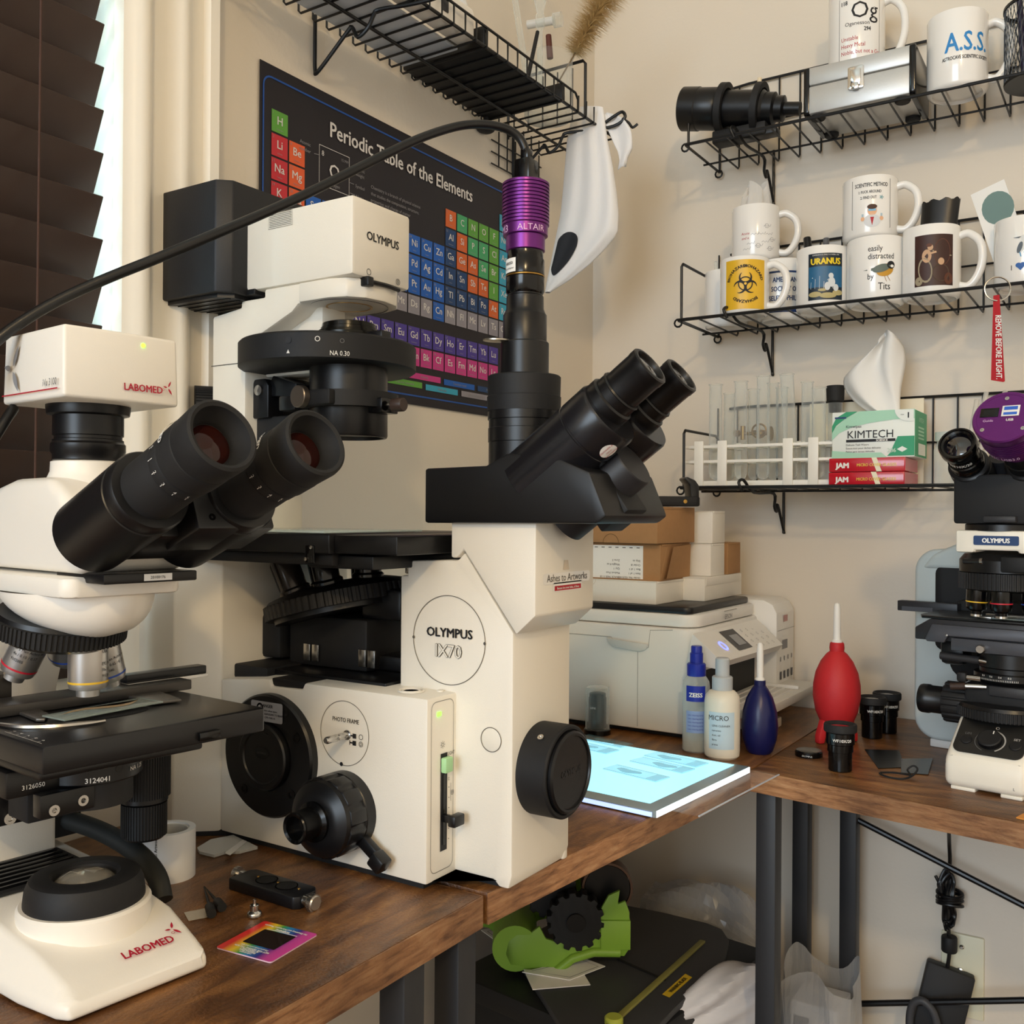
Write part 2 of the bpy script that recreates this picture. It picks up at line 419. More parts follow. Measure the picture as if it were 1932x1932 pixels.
# left wall shelf, seen from below
LS = .893
ls = thing('wire_shelf', 'black wire shelf on the left wall above the dark poster', 'shelf', (-.78, 1.05, LS))
m = MB(ls); m.M = T(0, 0, DZ); y = .835-.0236*7
while y < 1.385:
    m.wire([(-.709, y, LS+.024), (-.709, y, LS), (-.846, y, LS), (-.8495, y, LS+.004), (-.8495, y, LS+.024)], .0013, WIRE); y += .0236
m.build('floor_wires', ls)
m = MB(ls); m.M = T(0, 0, DZ)
m.tube([(-.712, .66, LS+.002), (-.712, 1.385, LS+.002)], .0022, WIRE); m.tube([(-.709, .66, LS+.025), (-.709, 1.25, LS+.025), (-.709, 1.258, LS+.018), (-.709, 1.258, LS)], .0017, WIRE)
m.build('front_rail', ls)
m = MB(ls); m.M = T(0, 0, DZ); m.tube([(-.797, .66, LS-.002), (-.797, 1.385, LS-.002)], .0022, WIRE); m.build('middle_rail', ls)
m = MB(ls); m.M = T(0, 0, DZ)
m.tube([(-.712, 1.285, LS), (-.712, 1.285, LS+.082), (-.716, 1.285, LS+.087), (-.845, 1.285, LS+.087), (-.849, 1.285, LS+.08), (-.849, 1.285, LS-.003)], .0022, WIRE)
for k in range(5): m.wire([(-.838+.026*k, 1.285, LS+.08), (-.838+.026*k, 1.285, LS)], .0012, WIRE)
m.build('end_panel', ls)
m = MB(ls); m.M = T(0, 0, DZ); b = -.8495
for k in range(6): m.wire([(b, 1.26+.0236*k, LS), (b, 1.26+.0236*k, LS-.055)], .0012, WIRE)
for k in range(3): m.wire([(b, 1.24, LS-.018*(k+1)), (b, 1.385, LS-.018*(k+1))], .0012, WIRE)
m.build('back_grid', ls)
for y in (.862, 1.30):
    m = MB(ls); m.M = T(0, 0, DZ)
    m.tube(spline([(-.849, y, LS+.01), (-.849, y, LS-.03), (-.8485, y, LS-.056), (-.842, y, LS-.058), (-.80, y+.003, LS-.022), (-.793, y+.004, LS-.018), (-.786, y+.006, LS-.030), (-.772, y+.008, LS-.022), (-.765, y+.010, LS-.008), (-.758, y+.012, LS-.003), (-.72, y+.02, LS-.004), (-.685, y+.026, LS-.003), (-.668, y+.028, LS+.006), (-.672, y+.028, LS+.016), (-.684, y+.026, LS+.012), (-.70, y+.024, LS+.004)], 4), .0024, WIRE)
    if y > 1: m.tube(spline([(-.672, y+.028, LS+.006), (-.662, y+.029, LS-.002), (-.656, y+.030, LS-.010), (-.648, y+.031, LS-.006)], 4), .002, WIRE)
    m.build('bracket', ls)
# ================================================================ periodic table poster
PX = LWX+.0012
po = thing('poster', 'dark periodic table poster pinned flat on the left wall under the shelf', 'poster', (PX, 1.03, .64))
X = Matrix(((0, 0, 1, PX), (1, 0, 0, 0), (0, 1, 0, CAM_H), (0, 0, 0, 1)))      # local x -> wall y, local y -> z
PD = mat('poster_dark', '1E1A20', .55); PB = mat('poster_blue', '1E4F9E', .55); PW = mat('poster_white', 'D8D5D3', .6); PG = mat('poster_grey', '8C898C', .6)
m = MB(po); m.M = T(0, 0, DZ)
y0, y1, zb, zt = .777, 1.303, .148, .513
m.grid(lambda u, v: (y0+(y1-y0)*u, zb+(zt-zb)*v, .0015), 30, 24, PD, X)
m.loop(rr(y0+.0055, zb+.0125, y1-.0055, zt-.0145, .012), .0022, PB, X, .0022)
CC = dict(a='C2303A', e='DF5E33', t='1F5CB4', p='20406E', m='D0632E', n='5E9E3F', g='48A36C', c='3AA0C0', l='4B3C94', k='C23B86', u='8F8C96')
EL = ("H1n He2c Li3a Be4e B5m C6g N7n O8n F9n Ne10c Na11a Mg12e Al13p Si14m P15g S16g Cl17n Ar18c K19a Ca20e Sc21t Ti22t V23t Cr24t Mn25t Fe26t Co27t Ni28t Cu29t Zn30t Ga31p Ge32m As33m Se34g Br35n Kr36c "
      "Rb37a Sr38e Y39t Zr40t Nb41t Mo42t Tc43t Ru44t Rh45t Pd46t Ag47t Cd48t In49p Sn50p Sb51m Te52m I53n Xe54c Cs55a Ba56e La57l Ce58l Pr59l Nd60l Pm61l Sm62l Eu63l Gd64l Tb65l Dy66l Ho67l Er68l Tm69l Yb70l Lu71l "
      "Hf72t Ta73t W74t Re75t Os76t Ir77t Pt78t Au79t Hg80t Tl81p Pb82p Bi83p Po84p At85m Rn86c Fr87a Ra88e Ac89k Th90k Pa91k U92k Np93k Pu94k Am95k Cm96k Bk97k Cf98k Es99k Fm100k Md101k No102k Lr103k "
      "Rf104t Db105t Sg106t Bh107t Hs108t Mt109u Ds110u Rg111u Cn112t Nh113u Fl114u Mc115u Lv116u Ts117u Og118u").split()
NAMES = ("Hydrogen Helium Lithium Beryllium Boron Carbon Nitrogen Oxygen Fluorine Neon Sodium Magnesium Aluminium Silicon Phosphorus Sulfur Chlorine Argon Potassium Calcium Scandium Titanium Vanadium Chromium Manganese Iron Cobalt Nickel Copper Zinc Gallium Germanium Arsenic Selenium Bromine Krypton "
         "Rubidium Strontium Yttrium Zirconium Niobium Molybdenum Technetium Ruthenium Rhodium Palladium Silver Cadmium Indium Tin Antimony Tellurium Iodine Xenon Caesium Barium Lanthanum Cerium Praseodymium Neodymium Promethium Samarium Europium Gadolinium Terbium Dysprosium Holmium Erbium Thulium Ytterbium Lutetium "
         "Hafnium Tantalum Tungsten Rhenium Osmium Iridium Platinum Gold Mercury Thallium Lead Bismuth Polonium Astatine Radon Francium Radium Actinium Thorium Protactinium Uranium Neptunium Plutonium Americium Curium Berkelium Californium Einsteinium Fermium Mendelevium Nobelium Lawrencium "
         "Rutherfordium Dubnium Seaborgium Bohrium Hassium Meitnerium Darmstadtium Roentgenium Copernicium Nihonium Flerovium Moscovium Livermorium Tennessine Oganesson").split()
P, CS = .02765, .0252
def cell(n):
    if 57 <= n <= 71: return 3+(n-57)*1.001, 8.55
    if 89 <= n <= 103: return 3+(n-89)*1.001, 9.55
    if n == 1: return 1, 1
    if n == 2: return 18, 1
    if n <= 4: return n-2, 2
    if n <= 10: return n+8, 2
    if n <= 12: return n-10, 3
    if n <= 18: return n, 3
    if n <= 36: return n-18, 4
    if n <= 54: return n-36, 5
    if n <= 56: return n-54, 6
    if n <= 86: return n-68, 6
    if n <= 88: return n-86, 7
    return n-100, 7
for n, e in enumerate(EL, 1):
    s = ''.join(ch for ch in e[:-1] if ch.isalpha())
    cx, cy = cell(n); a = .795+(cx-1)*P; t = .463-(cy-1)*.0276
    cm = mat('poster_cell_'+e[-1], CC[e[-1]], .6)
    m.rect(a, t-CS, a+CS, t, cm, X, .0022)
    m.text(s, .0135, PW, X @ T(a+CS/2, t-CS*.62, 0), bold=.012, z=.0027)
    m.text(str(n), .0048, PG, X @ T(a+.0015, t-.0052, 0), 'L', z=.0027)
    m.text(NAMES[n-1], .0026, PG, X @ T(a+CS/2, t-CS*.88, 0), z=.0027)
m.text('Periodic Table of the Elements', .0262, PW, X @ T(1.041, .4615, 0), bold=.022, z=.0027, sx=.93)
bx = (.872, .398, .925, .446)
m.loop([(bx[0], bx[1]), (bx[2], bx[1]), (bx[2], bx[3]), (bx[0], bx[3])], .0009, PW, X, .0025)
m.text('8', .009, PW, X @ T(.876, .434, 0), 'L', z=.0027); m.text('15.999', .005, PG, X @ T(.923, .437, 0), 'R', z=.0027)
m.text('O', .024, PW, X @ T(.8985, .412, 0), bold=.012, z=.0027); m.text('Oxygen', .006, PG, X @ T(.8985, .4015, 0), z=.0027)
for t, xx, zz in (('Atomic', .848, .438), ('number', .848, .430), ('Atomic', .945, .434), ('weight', .945, .427), ('Symbol', .945, .412), ('Name', .945, .399)):
    m.text(t, .006, PG, X @ T(xx, zz, 0), z=.0027)
for a, b2 in (((.863, .432), (.871, .433)), ((.926, .431), (.934, .431)), ((.926, .415), (.934, .415)), ((.926, .402), (.936, .402))): m.loop([a, b2], .0007, PG, X, .0026, False)
for k, t in enumerate(('Chemistry is a branch of physical science', 'that studies the composition, structure,', 'properties and change of matter')):
    m.text(t, .0062, PG, X @ T(.966, .419-.0085*k, 0), 'L', z=.0027)
lg = [(.875, .184, 'e', 'Alkaline earth'), (.958, .184, 'l', 'Lanthanide'), (1.042, .184, 'k', 'Actinide'), (1.1255, .183, 't', 'Transition metal'), (1.209, .183, 'p', 'Post-transition'),
      (.833, .172, 'm', 'Metalloid'), (.9165, .172, 'g', 'Reactive nonmetal'), (1.0, .172, 'n', 'Diatomic nonmetal'), (1.0835, .171, 'c', 'Noble gas'), (1.168, .171, 'u', 'Unknown properties')]
for a, zz, c, t in lg:
    m.rect(a, zz, a+.0755, zz+.0082, mat('poster_cell_'+c, CC[c], .6), X, .0022); m.text(t, .0050, PG, X @ T(a+.0377, zz+.0024, 0), z=.0027)
m.build('printed_sheet', po, 0, recalc=False)
# ================================================================ desks
W1 = ramp_mat('rustic_wood_long', .36, [(.26, '422813'), (.42, '6E4726'), (.56, '906236'), (.74, 'B5864F')], (14, 3.0, 10), 4.4, .55)
W3 = ramp_mat('rustic_wood_cross', .36, [(.26, '422813'), (.42, '6E4726'), (.56, '906236'), (.74, 'B5864F')], (3.0, 14, 10), 4.4, .55)
WE = ramp_mat('wood_edge_band', .5, [(.3, '6B452A'), (.5, 'A87850'), (.72, 'C49A70')], (12, 12, 90), 2.2, .3)
LEG = mat('black_steel_tube', '26272B', .45)
def top_slab(base, poly, wood, edges, t=.026):
    m = MB(base); m.M = T(0, 0, DZ); m.prism(poly, -t, 0, wood, .0012); s = m.build('tabletop', base)
    m = MB(base); m.M = T(0, 0, DZ)
    for a, b in edges:
        a = Vector((*a, 0)); b = Vector((*b, 0)); L = (b-a).length
        m.box((0, 0, -t+.0006), (L, .0013, -.0006), WE, 0, axm(a, (0, 0, 1), (0, 1, 0)) if False else plane((a.x, a.y, 0), b-a, Vector((0, 0, 1)).cross(b-a)))
    m.build('edge_band', base)
def legs(base, pts, braces=()):
    for x, y in pts:
        m = MB(base); m.M = T(0, 0, DZ); m.cbox((x, y, (-.027-DZ)/2), (.024, .024, DZ-.027), LEG, .0015); m.build('leg', base)
    for a, b in braces:
        m = MB(base); m.M = T(0, 0, DZ); m.cyl(a, b, .0045, BLK, n=10); m.build('brace_rod', base)
d1 = thing('desk', 'rustic brown desk with black legs under the white trinocular microscope at lower left', 'desk', (-.64, .1, -DZ))
top_slab(d1, [(LWX+.016, -.55), (-.448, -.55), (-.448, .6475), (LWX+.016, .6475)], W1, [((-.448, .6475), (-.448, -.55)), ((LWX+.016, .6475), (-.448, .6475))])
legs(d1, [(-.4625, .632), (-.4625, .566), (-.80, .618), (-.477, -.5), (-.80, -.5)], [((-.80, .6, -.64), (-.80, -.48, -.06)), ((-.80, .6, -.06), (-.80, -.48, -.64))])
m = MB(d1); m.M = T(0, 0, DZ); m.cbox((-.65, .61, -.045), (.30, .022, .022), LEG, .0015); m.cbox((-.65, .61, -.62), (.30, .022, .022), LEG, .0015); m.build('frame_bar', d1)
d2 = thing('desk', 'rustic brown corner desk carrying the glowing light pad and the white printer', 'desk', (-.5, 1.0, -DZ))
A2, B2, C2 = (-.4475, .6545), (-.409, 1.1475), (.50, 1.012)
top_slab(d2, [(LWX+.016, .6545), A2, (-.404, 1.1465), (-.404, BWY-.006), (LWX+.016, BWY-.006)], W1, [((-.404, 1.1465), A2)])
legs(d2, [(-.452, 1.52), (-.80, 1.53), (-.80, .70)])
d3 = thing('desk', 'rustic brown desk along the right wall under the grey microscope', 'desk', (.1, 1.3, -DZ))
top_slab(d3, [(-.4025, 1.1465), C2, (.50, BWY-.006), (-.4025, BWY-.006)], W3, [(C2, (-.4025, 1.1465))])
lc = at(1604, 1600, 1, 1.51)
legs(d3, [(-.378, 1.51), (-.386, 1.163), (.46, 1.5), (.46, 1.06)])
def onb(px, py): return tuple(at(px, py, 1, 1.512))
for a, b in ((onb(1616, 1546), onb(2035, 1762)), (onb(1608, 1894), onb(2035, 1885))):
    m = MB(d3); m.M = T(0, 0, DZ); m.cyl(a, b, .0045, BLK, n=10); m.build('brace_rod', d3)
# ================================================================ inverted microscope
ix = thing('inverted_microscope', 'large ivory inverted microscope with black trinocular head and purple camera on its tube', 'microscope', (-.655, .714, 0))
XZ = plane((0, 0, 0), (1, 0, 0), (0, 0, 1))
def LF(x, y, z): return plane((x, y, z), (1, 0, 0), (0, 0, 1))       # decal frame on faces that look to -Y
def RF(x, y, z): return plane((x, y, z), (0, 1, 0), (0, 0, 1))       # decal frame on faces that look to +X
LINE = mat('engraved_line', '57524A', .6)
# --- lower body
m = MB(ix)
m.prism([(-.079, .005), (.166, .005), (.166, .155), (.029, .1545), (.026, .1485), (-.012, .147), (-.0145, .154), (-.079, .1475)], -.084, .086, IVORY, .0022, XZ)
m.prism([(-.079, -.0855), (-.113, -.1135), (-.20, -.10), (-.20, .10), (-.113, .1135), (-.079, .086)], .004, .262, IVORY, .002)
m.box((-.198, -.05, .26), (-.10, .05, .265), IVORY)
body = m.build('base_body', ix)
m = MB(ix); m.prism([(-.075, -.082), (-.11, -.108), (-.19, -.095), (-.19, .095), (-.11, .108), (-.075, .082), (.16, .082), (.16, .042), (.214, .042), (.214, -.043), (.16, -.043), (.16, -.082)], 0, .006, RUB); m.build('base_plate', ix)
m = MB(ix)                                      # right tower
m.prism([(.105, .02), (.105, .2505), (.1125, .2505), (.1125, .2635), (.160, .2655), (.1665, .2655), (.1735, .2725), (.2225, .2085), (.2225, .012), (.2195, .001), (.21, .001), (.205, .006), (.105, .006)], -.046, .047, IVORY, .0022, XZ)
m.box((.205, .038, .0005), (.2215, .046, .02), IVORY, .002); m.build('tower', ix)
m = MB(ix); m.prism([(.161, .300), (.161, .2675), (.167, .2675), (.1738, .2745), (.2265, .2075), (.2445, .2235), (.2445, .300)], -.048, .049, IVORY, .0018, XZ)
m.box((.19, -.035, .298), (.24, .035, .305), IVORY); m.build('head_pedestal', ix)
# --- writing and covers on the body
m = MB(ix); Xt = LF(0, -.0475, 0)
m.circ((.158, .198), .0375, .0006, LINE, Xt, .0003, 80)
for a in (0, 180): m.disc((.158+.0372*math.cos(R(a)), .198), .0013, LINE, Xt, .0005)
m.text('OLYMPUS', .0108, INK, Xt @ T(.159, .2005, 0), bold=.035, sx=1.02, z=.0005)
for s_ in ('IX70',):
    v = .0125
    for ch, dx in zip(s_, (-.0120, -.0050, .0036, .0108)): m.text(ch, .0155, INK, Xt @ T(.1575+dx, .1835, 0), bold=.035, z=.0004); m.text(ch, .0155, IVORY, Xt @ T(.1575+dx, .1835, 0), z=.0007)
m.lathe([(.0097, 0), (.0097, .0012), (.0088, .0016), (.0, .0016)], IVORY, plane((.202, -.046, .120), (1, 0, 0), (0, 0, 1)))
m.circ((.202, .120), .0099, .0006, LINE, Xt, .0003, 40); m.build('tower_badge', ix)
Xl = LF(0, -.0862, 0)
m = MB(ix); m.circ((.077, .1165), .0275, .0005, LINE, Xl, .0003, 70); m.disc((.074, .0898), .0018, INK, Xl, .0004, 16)
m.text('PHOTO FRAME', .0052, INK, Xl @ T(.0785, .126, 0), sx=.86, z=.0004, bold=.01)
for zz, n in ((.1155, 1), (.1095, 2)):
    m.rect(.0865, zz-.002, .0905, zz+.002, INK, Xl, .0004); m.rect(.0835, zz-.0006, .0865, zz+.0006, INK, Xl, .0004); m.rect(.0830, zz-.002, .0838, zz+.002, INK, Xl, .0004)
    m.circ((.0958, zz), .0021, .0004, INK, Xl, .0004, 20)
m.circ((.0958, .1095), .0011, .0003, INK, Xl, .0004, 16); m.build('photo_frame_cover', ix)
m = MB(ix); p0 = (.0805, -.086, .1155)
m.lathe([(.0042, 0), (.0042, .0012), (.0028, .0016), (.0028, .011), (.0021, .0125), (.0031, .014), (.0031, .0255), (.0022, .027), (0, .027)], STEEL, axm(p0, (0, -1, 0)), 20); m.build('selector_pin', ix)
# left port: big black disc
m = MB(ix); c = (-.009, -.086, .0865)
m.lathe([(.0552, 0), (.0552, .0065), (.0535, .0085), (.031, .0085), (.031, .006), (.0295, .006), (.0295, .0135), (.028, .0148), (.0235, .0148), (.0225, .0135), (0, .0135)], BLK, axm(c, (0, -1, 0)), 72)
Xd = plane((-.009, -.0951, .0865), (1, 0, 0), (0, 0, 1))
for a in (100, 230, 318, 30): m.lathe([(.0043, 0), (.0043, .0006), (.0026, .0006), (.0022, -.0005)], BLKG, Xd @ T(.0435*math.cos(R(a)), .0435*math.sin(R(a)), -.0004), 16)
port = m.build('port_cover', ix)
m = MB(ix); m.rrect(-.019, .031, .021, .0488, .002, mat('label_silver', '9A9BA0', .45), Xd, .0002)
m.text('DANGER', .0040, INK, Xd @ T(.001, .0438, 0), bold=.03, z=.0004)
for k, t in enumerate(('Laser radiation when open.', 'AVOID DIRECT EXPOSURE TO BEAM', 'FDA 21 CFR 1040.10')): m.text(t, .0025, INK, Xd @ T(.001, .0402-.0031*k, 0), z=.0004, bold=.015)
m.build('warning_label', port)
m = MB(ix); m.disc((0, .004), .0088, BLKG, plane((-.009, -.0996, .0865), (1, 0, 0), (0, 0, 1)), .0004, 30, .0052); m.text('OLYMPUS', .0026, DGREY, plane((-.009, -.0998, .0865), (1, 0, 0), (0, 0, 1)) @ T(0, .003, 0)); m.build('port_badge', port)
# focus knobs
kx = (.0795, -.086, .0515)
m = MB(ix); A = axm(kx, (0, -1, 0))
m.lathe([(.0335, 0), (.0335, .010), (.0325, .011), (.0325, .012)], BLK, A, 48); m.gear(.0338, .0016, 12, .011, .0295, BLK, A, .72, .0008)
m.lathe([(.0322, .0295), (.031, .033), (.0245, .037), (.0205, .0385), (.0165, .0385)], BLK, A, 48); co = m.build('coarse_focus_knob', ix)
m = MB(ix); m.lathe([(.0165, .037), (.0165, .041), (.0128, .0425), (.0122, .058), (.0128, .0605), (.0118, .0615), (.0095, .0605), (.0088, .053), (0, .053)], BLKG, A, 40); m.build('fine_focus_knob', ix)
m = MB(ix); m.M = ix.matrix_basis @ T(.0795, -.092, .0515) @ RY(R(33))
m.box((.028, -.0075, -.0055), (.060, .0, .0055), BLK, .002); m.box((.050, -.013, -.0065), (.064, .0, .0065), BLK, .002); m.build('lock_lever', ix)
# lamp panel with slider on the right face of the box
Xp = RF(.1663, 0, 0)
m = MB(ix); m.loop(rr(-.081, .012, -.051, .151, .006), .0004, LINE, Xp, .0002)
m.rect(-.0685, .0275, -.0595, .1075, INK, Xp, .0003)
m.circ((-.066, .1148), .0014, .0004, INK, Xp, .0004, 16)
for k in range(8): a = 2*PI*k/8; m.loop([(-.066+.0021*math.cos(a), .1148+.0021*math.sin(a)), (-.066+.0031*math.cos(a), .1148+.0031*math.sin(a))], .0004, INK, Xp, .0004, False)
m.text('LIGHT', .0042, INK, Xp @ T(-.0588, .1045, 0), 'L', sx=.8); m.text('OFF', .0042, INK, Xp @ T(-.0588, .0985, 0), 'L', sx=.8)
m.text('12', .0036, INK, Xp @ T(-.0585, .0838, 0), 'L', sx=.8)
for k in range(6): m.disc((-.0572, .078-.0085*k), .0005, INK, Xp, .0004, 8)
m.loop([(-.0545, .066), (-.0545, .081)], .0004, INK, Xp, .0004, False); m.loop(rr(-.0538, .071, -.0508, .0745, .0005, 2), .0003, INK, Xp, .0004); m.circ((-.0523, .0728), .0009, .0003, INK, Xp, .0004, 14)
pan = m.build('lamp_panel', ix)
m = MB(ix); m.box((.166, -.0735, .139), (.1672, -.0685, .1425), mat('green_led', '6CE23A', .4, emit=3.5), .0004); m.build('power_led', pan)
m = MB(ix); m.box((.1665, -.0685, .092), (.1722, -.0585, .1045), mat('pale_green_button', 'A9D8A0', .4), .0012); m.build('light_button', pan)
m = MB(ix); m.box((.1665, -.066, .051), (.179, -.0615, .0575), BLK, .001); m.box((.174, -.069, .049), (.1815, -.0545, .0585), BLK, .0015); m.build('brightness_slider', pan)
m = MB(ix); m.rect(-.0655, .032, -.0625, .09, BLKG, Xp, .0009); m.build('slider_track', pan)
# front camera port with cap
m = MB(ix); pc = (.2222, -.004, .0915); A = axm(pc, (1, 0, 0))
m.lathe([(.0385, 0), (.0385, .0265), (.0372, .028), (.035, .028), (.0345, .026), (.0335, .026)], BLKM, A, 64); m.lathe([(.0338, .024), (.0338, .0305), (.032, .032), (.030, .032), (.0295, .0305), (0, .0305)], BLK, A, 64)
m.lathe([(.0027, 0), (.0027, .0012), (.0012, .0012), (.0012, .0004), (0, .0004)], STEEL, axm((.2375, -.0277, .1225), (0, -.62, .78)), 12)
m.text('OLYMPUS', .0075, DGREY, RF(.2529, -.004, .0895), bold=.01, z=.0003); m.build('camera_port_cap', ix)
# threaded hole and small screw on the box top
m = MB(ix)
for r0, w in ((.0115, .0025), (.0088, .002)): m.lathe([(r0-w, .1552), (r0-w*.5, .1565), (r0, .1552)], IVORY, T(.133, -.066, 0), 36, False)
m.lathe([(.0066, .1556), (0, .1556)], INK, T(.133, -.066, 0), 24); m.lathe([(.003, .155), (.003, .1562), (0, .1562)], IVORY, T(.153, -.052, 0), 20); m.build('threaded_hole', ix)
# --- interior: nosepiece, objectives, floor plate
m = MB(ix); m.box((-.0145, -.083, .1475), (.10, .083, .1545), BLKM, .001)
m.box((-.118, -.07, .147), (-.035, .075, .160), BLKM, .002); m.box((-.05, -.06, .152), (.10, .05, .1575), BLK, .001); m.box((-.03, .02, .157), (.085, .045, .168), BLKM, .001)
m.build('chamber_floor', ix)
m = MB(ix); m.box((-.115, -.035, .162), (-.055, .03, .205), BLKM, .004); m.box((-.05, -.028, .158), (.05, .035, .206), BLKM, .003)
m.box((.035, -.02, .206), (.083, .05, .235), BLK, .004); m.box((-.075, -.01, .158), (.08, .03, .172), BLK, .002)
for x in (-.028, -.017, .042, .053): m.box((x, -.0305, .163), (x+.0085, -.029, .179), STEEL, .0005)
m.build('focus_block', ix)
m = MB(ix); m.lathe([(.0, -.006), (.0145, -.006), (.0145, .0), (0, .0)], mat('white_disc', 'E8EAF0', .4), axm((-.115, -.03, .196), (.6, -.8, .1)), 32); m.build('filter_disc', ix)
nt = R(-14)
NM = T(-.003, -.004, .219) @ RY(nt)
m = MB(ix); m.gear(.0745, .0022, 64, -.0075, .0055, BLKM, NM, .55); m.lathe([(.0725, .0055), (.069, .0095), (.05, .0155), (0, .0175)], BLK, NM, 48); m.lathe([(.066, -.012), (.066, -.0075)], BLK, NM, 40); nos = m.build('nosepiece', ix)
for a, L in ((205, .05), (250, .048), (300, .032), (350, .02), (150, .05), (100, .046)):
    m = MB(ix); pp = NM @ Vector((.045*math.cos(R(a)), .045*math.sin(R(a)), .012)); dd = (NM.to_3x3() @ Vector((.22*math.cos(R(a)), .22*math.sin(R(a)), 1)))
    m.lathe([(.015, 0), (.015, .006), (.0128, .008), (.0128, L*.75), (.0105, L*.86), (.007, L), (0, L)], BLKG if L < .04 else mat('objective_dark', '3A3633', .2, .7), axm(pp, dd), 28); m.build('objective', nos)
# --- stage
m = MB(ix); m.box((-.13, -.112, .270), (.082, .112, .2865), BLK, .0015); m.box((-.135, -.105, .2600), (.079, .08, .270), BLKM, .0012); st = m.build('stage', ix)
m = MB(ix); m.box((.045, -.098, .2575), (.118, .098, .2688), BLK, .0012); m.box((.082, -.106, .2705), (.150, .106, .2860), BLK, .0015); m.build('stage_extension', ix)
m = MB(ix); m.box((.056, -.1135, .262), (.066, -.111, .277), BLKG, .0008)
for z in (.2755, .2655): m.lathe([(.0016, 0), (.0016, .0012), (0, .0014)], STEEL, axm((.0635-.006*(z < .27), -.1135, z), (0, -1, 0)), 10)
m.build('stage_clip', st)
m = MB(ix); m.box((-.12, -.095, .2868), (.06, .04, .2886), mat('pale_glass', 'CFE0DE', .08, alpha=.8), .0004); m.build('stage_insert', st)
m = MB(ix); m.box((.104, -.040, .2515), (.1125, -.03, .264), STEEL, .001); m.build('stage_post', ix)
# --- transmitted light pillar and lamp housing
m = MB(ix)
m.prism([(-.149, .258), (-.149, .503), (-.107, .508), (-.107, .5145), (-.074, .5145), (-.074, .5225), (-.027, .5225), (.0, .521), (.0, .504), (-.027, .5035), (-.036, .496), (-.083, .477), (-.0935, .467), (-.100, .455), (-.100, .258)], -.040, .041, IVORY, .003, XZ)
m.box((-.10, -.016, .44), (-.02, .018, .515), IVORY, .004)
pil = m.build('pillar', ix)
m = MB(ix); m.loop([(-.1495, .4525), (-.0996, .4525)], .0008, LINE, LF(0, -.0412, 0), .0003, False); m.loop([(-.04, .4525), (.041, .4525)], .0008, LINE, RF(-.0998, 0, 0), .0003, False); m.build('joint_line', pil)
m = MB(ix); m.box((-.100, -.042, .5225), (.042, .041, .5955), IVORY, .0035); lh = m.build('lamp_arm', ix)
m = MB(ix); m.text('OLYMPUS', .0112, INK, RF(.0421, 0.0, .5585), bold=.028, sx=.95); m.build('lettering', lh)
m = MB(ix)
m.circ((-.020, .5285), .0028, .0005, INK, RF(.0422, 0, 0), .0003, 24); m.circ((.022, .5275), .0027, .0005, INK, RF(.0422, 0, 0), .0003, 24); m.circ((.022, .5275), .0013, .0005, INK, RF(.0422, 0, 0), .0003, 16)
m.build('mark', lh)
m = MB(ix)
for k in range(9): m.loop([(-.066, .5935-.0016*k), (-.0355, .5935-.0016*k)], .0005, LINE, LF(0, -.0422, 0), .0002, False)
m.loop([(-.067, .5945), (-.0345, .5945), (-.0345, .579), (-.067, .579)], .0004, LINE, LF(0, -.0422, 0), .0003); m.build('vent', lh)
# field lens port under the arm
m = MB(ix); m.prism([(-.027, -.0415), (.012, -.0415), (.030, -.036), (.041, -.022), (.045, 0), (.041, .022), (.030, .036), (.012, .0415), (-.027, .0415)], .504, .5225, IVORY, .002); fp = m.build('lamp_port', ix)
m = MB(ix); m.lathe([(.0375, .5035), (.0375, .5045), (.022, .5045)], DGREY, None, 48, False); m.lathe([(.0225, .5035), (.0225, .514), (.0205, .514), (.0205, .5035), (.0225, .5035)], BRASS, None, 40, False); m.lathe([(.0206, .511), (0, .511)], mat('field_lens', 'E9E6B8', .1, emit=.5), None, 32)
m.build('field_lens', fp)
m = MB(ix); m.box((.036, -.026, .5145), (.047, -.018, .5235), BLK, .001); m.tube(spline([(.044, -.02, .519), (.0475, 0, .519), (.045, .02, .519)], 6), .0022, BLK); m.build('aperture_lever', fp)
# black lamp house behind, clamp ring
m = MB(ix)
m.prism([(-.1985, -.072), (-.109, -.072), (-.0965, -.060), (-.0965, .060), (-.1985, .068)], .518, .6275, mat('lamp_house_black', '15161A', .5, bump=.06, scale=500), .0018)
m.prism([(-.192, -.066), (-.112, -.066), (-.1, -.055), (-.1, .055), (-.192, .06)], .514, .5185, BLK)
for k in range(9): m.box((-.188, -.058+.012*k, .5132), (-.105, -.055+.012*k, .5145), BLKG)
m.build('lamp_house', ix)
m = MB(ix); m.lathe([(.040, -.0045), (.040, .002), (.0375, .002), (.0375, .0055), (.039, .0055), (.039, .009)], BLK, axm((-.1005, 0, .557), (-1, 0, 0)), 48); m.box((-.112, -.0475, .5185), (-.099, -.038, .548), BLK, .001); m.box((-.115, -.043, .5185), (-.085, .02, .524), BLK, .001); m.build('lamp_clamp', ix)
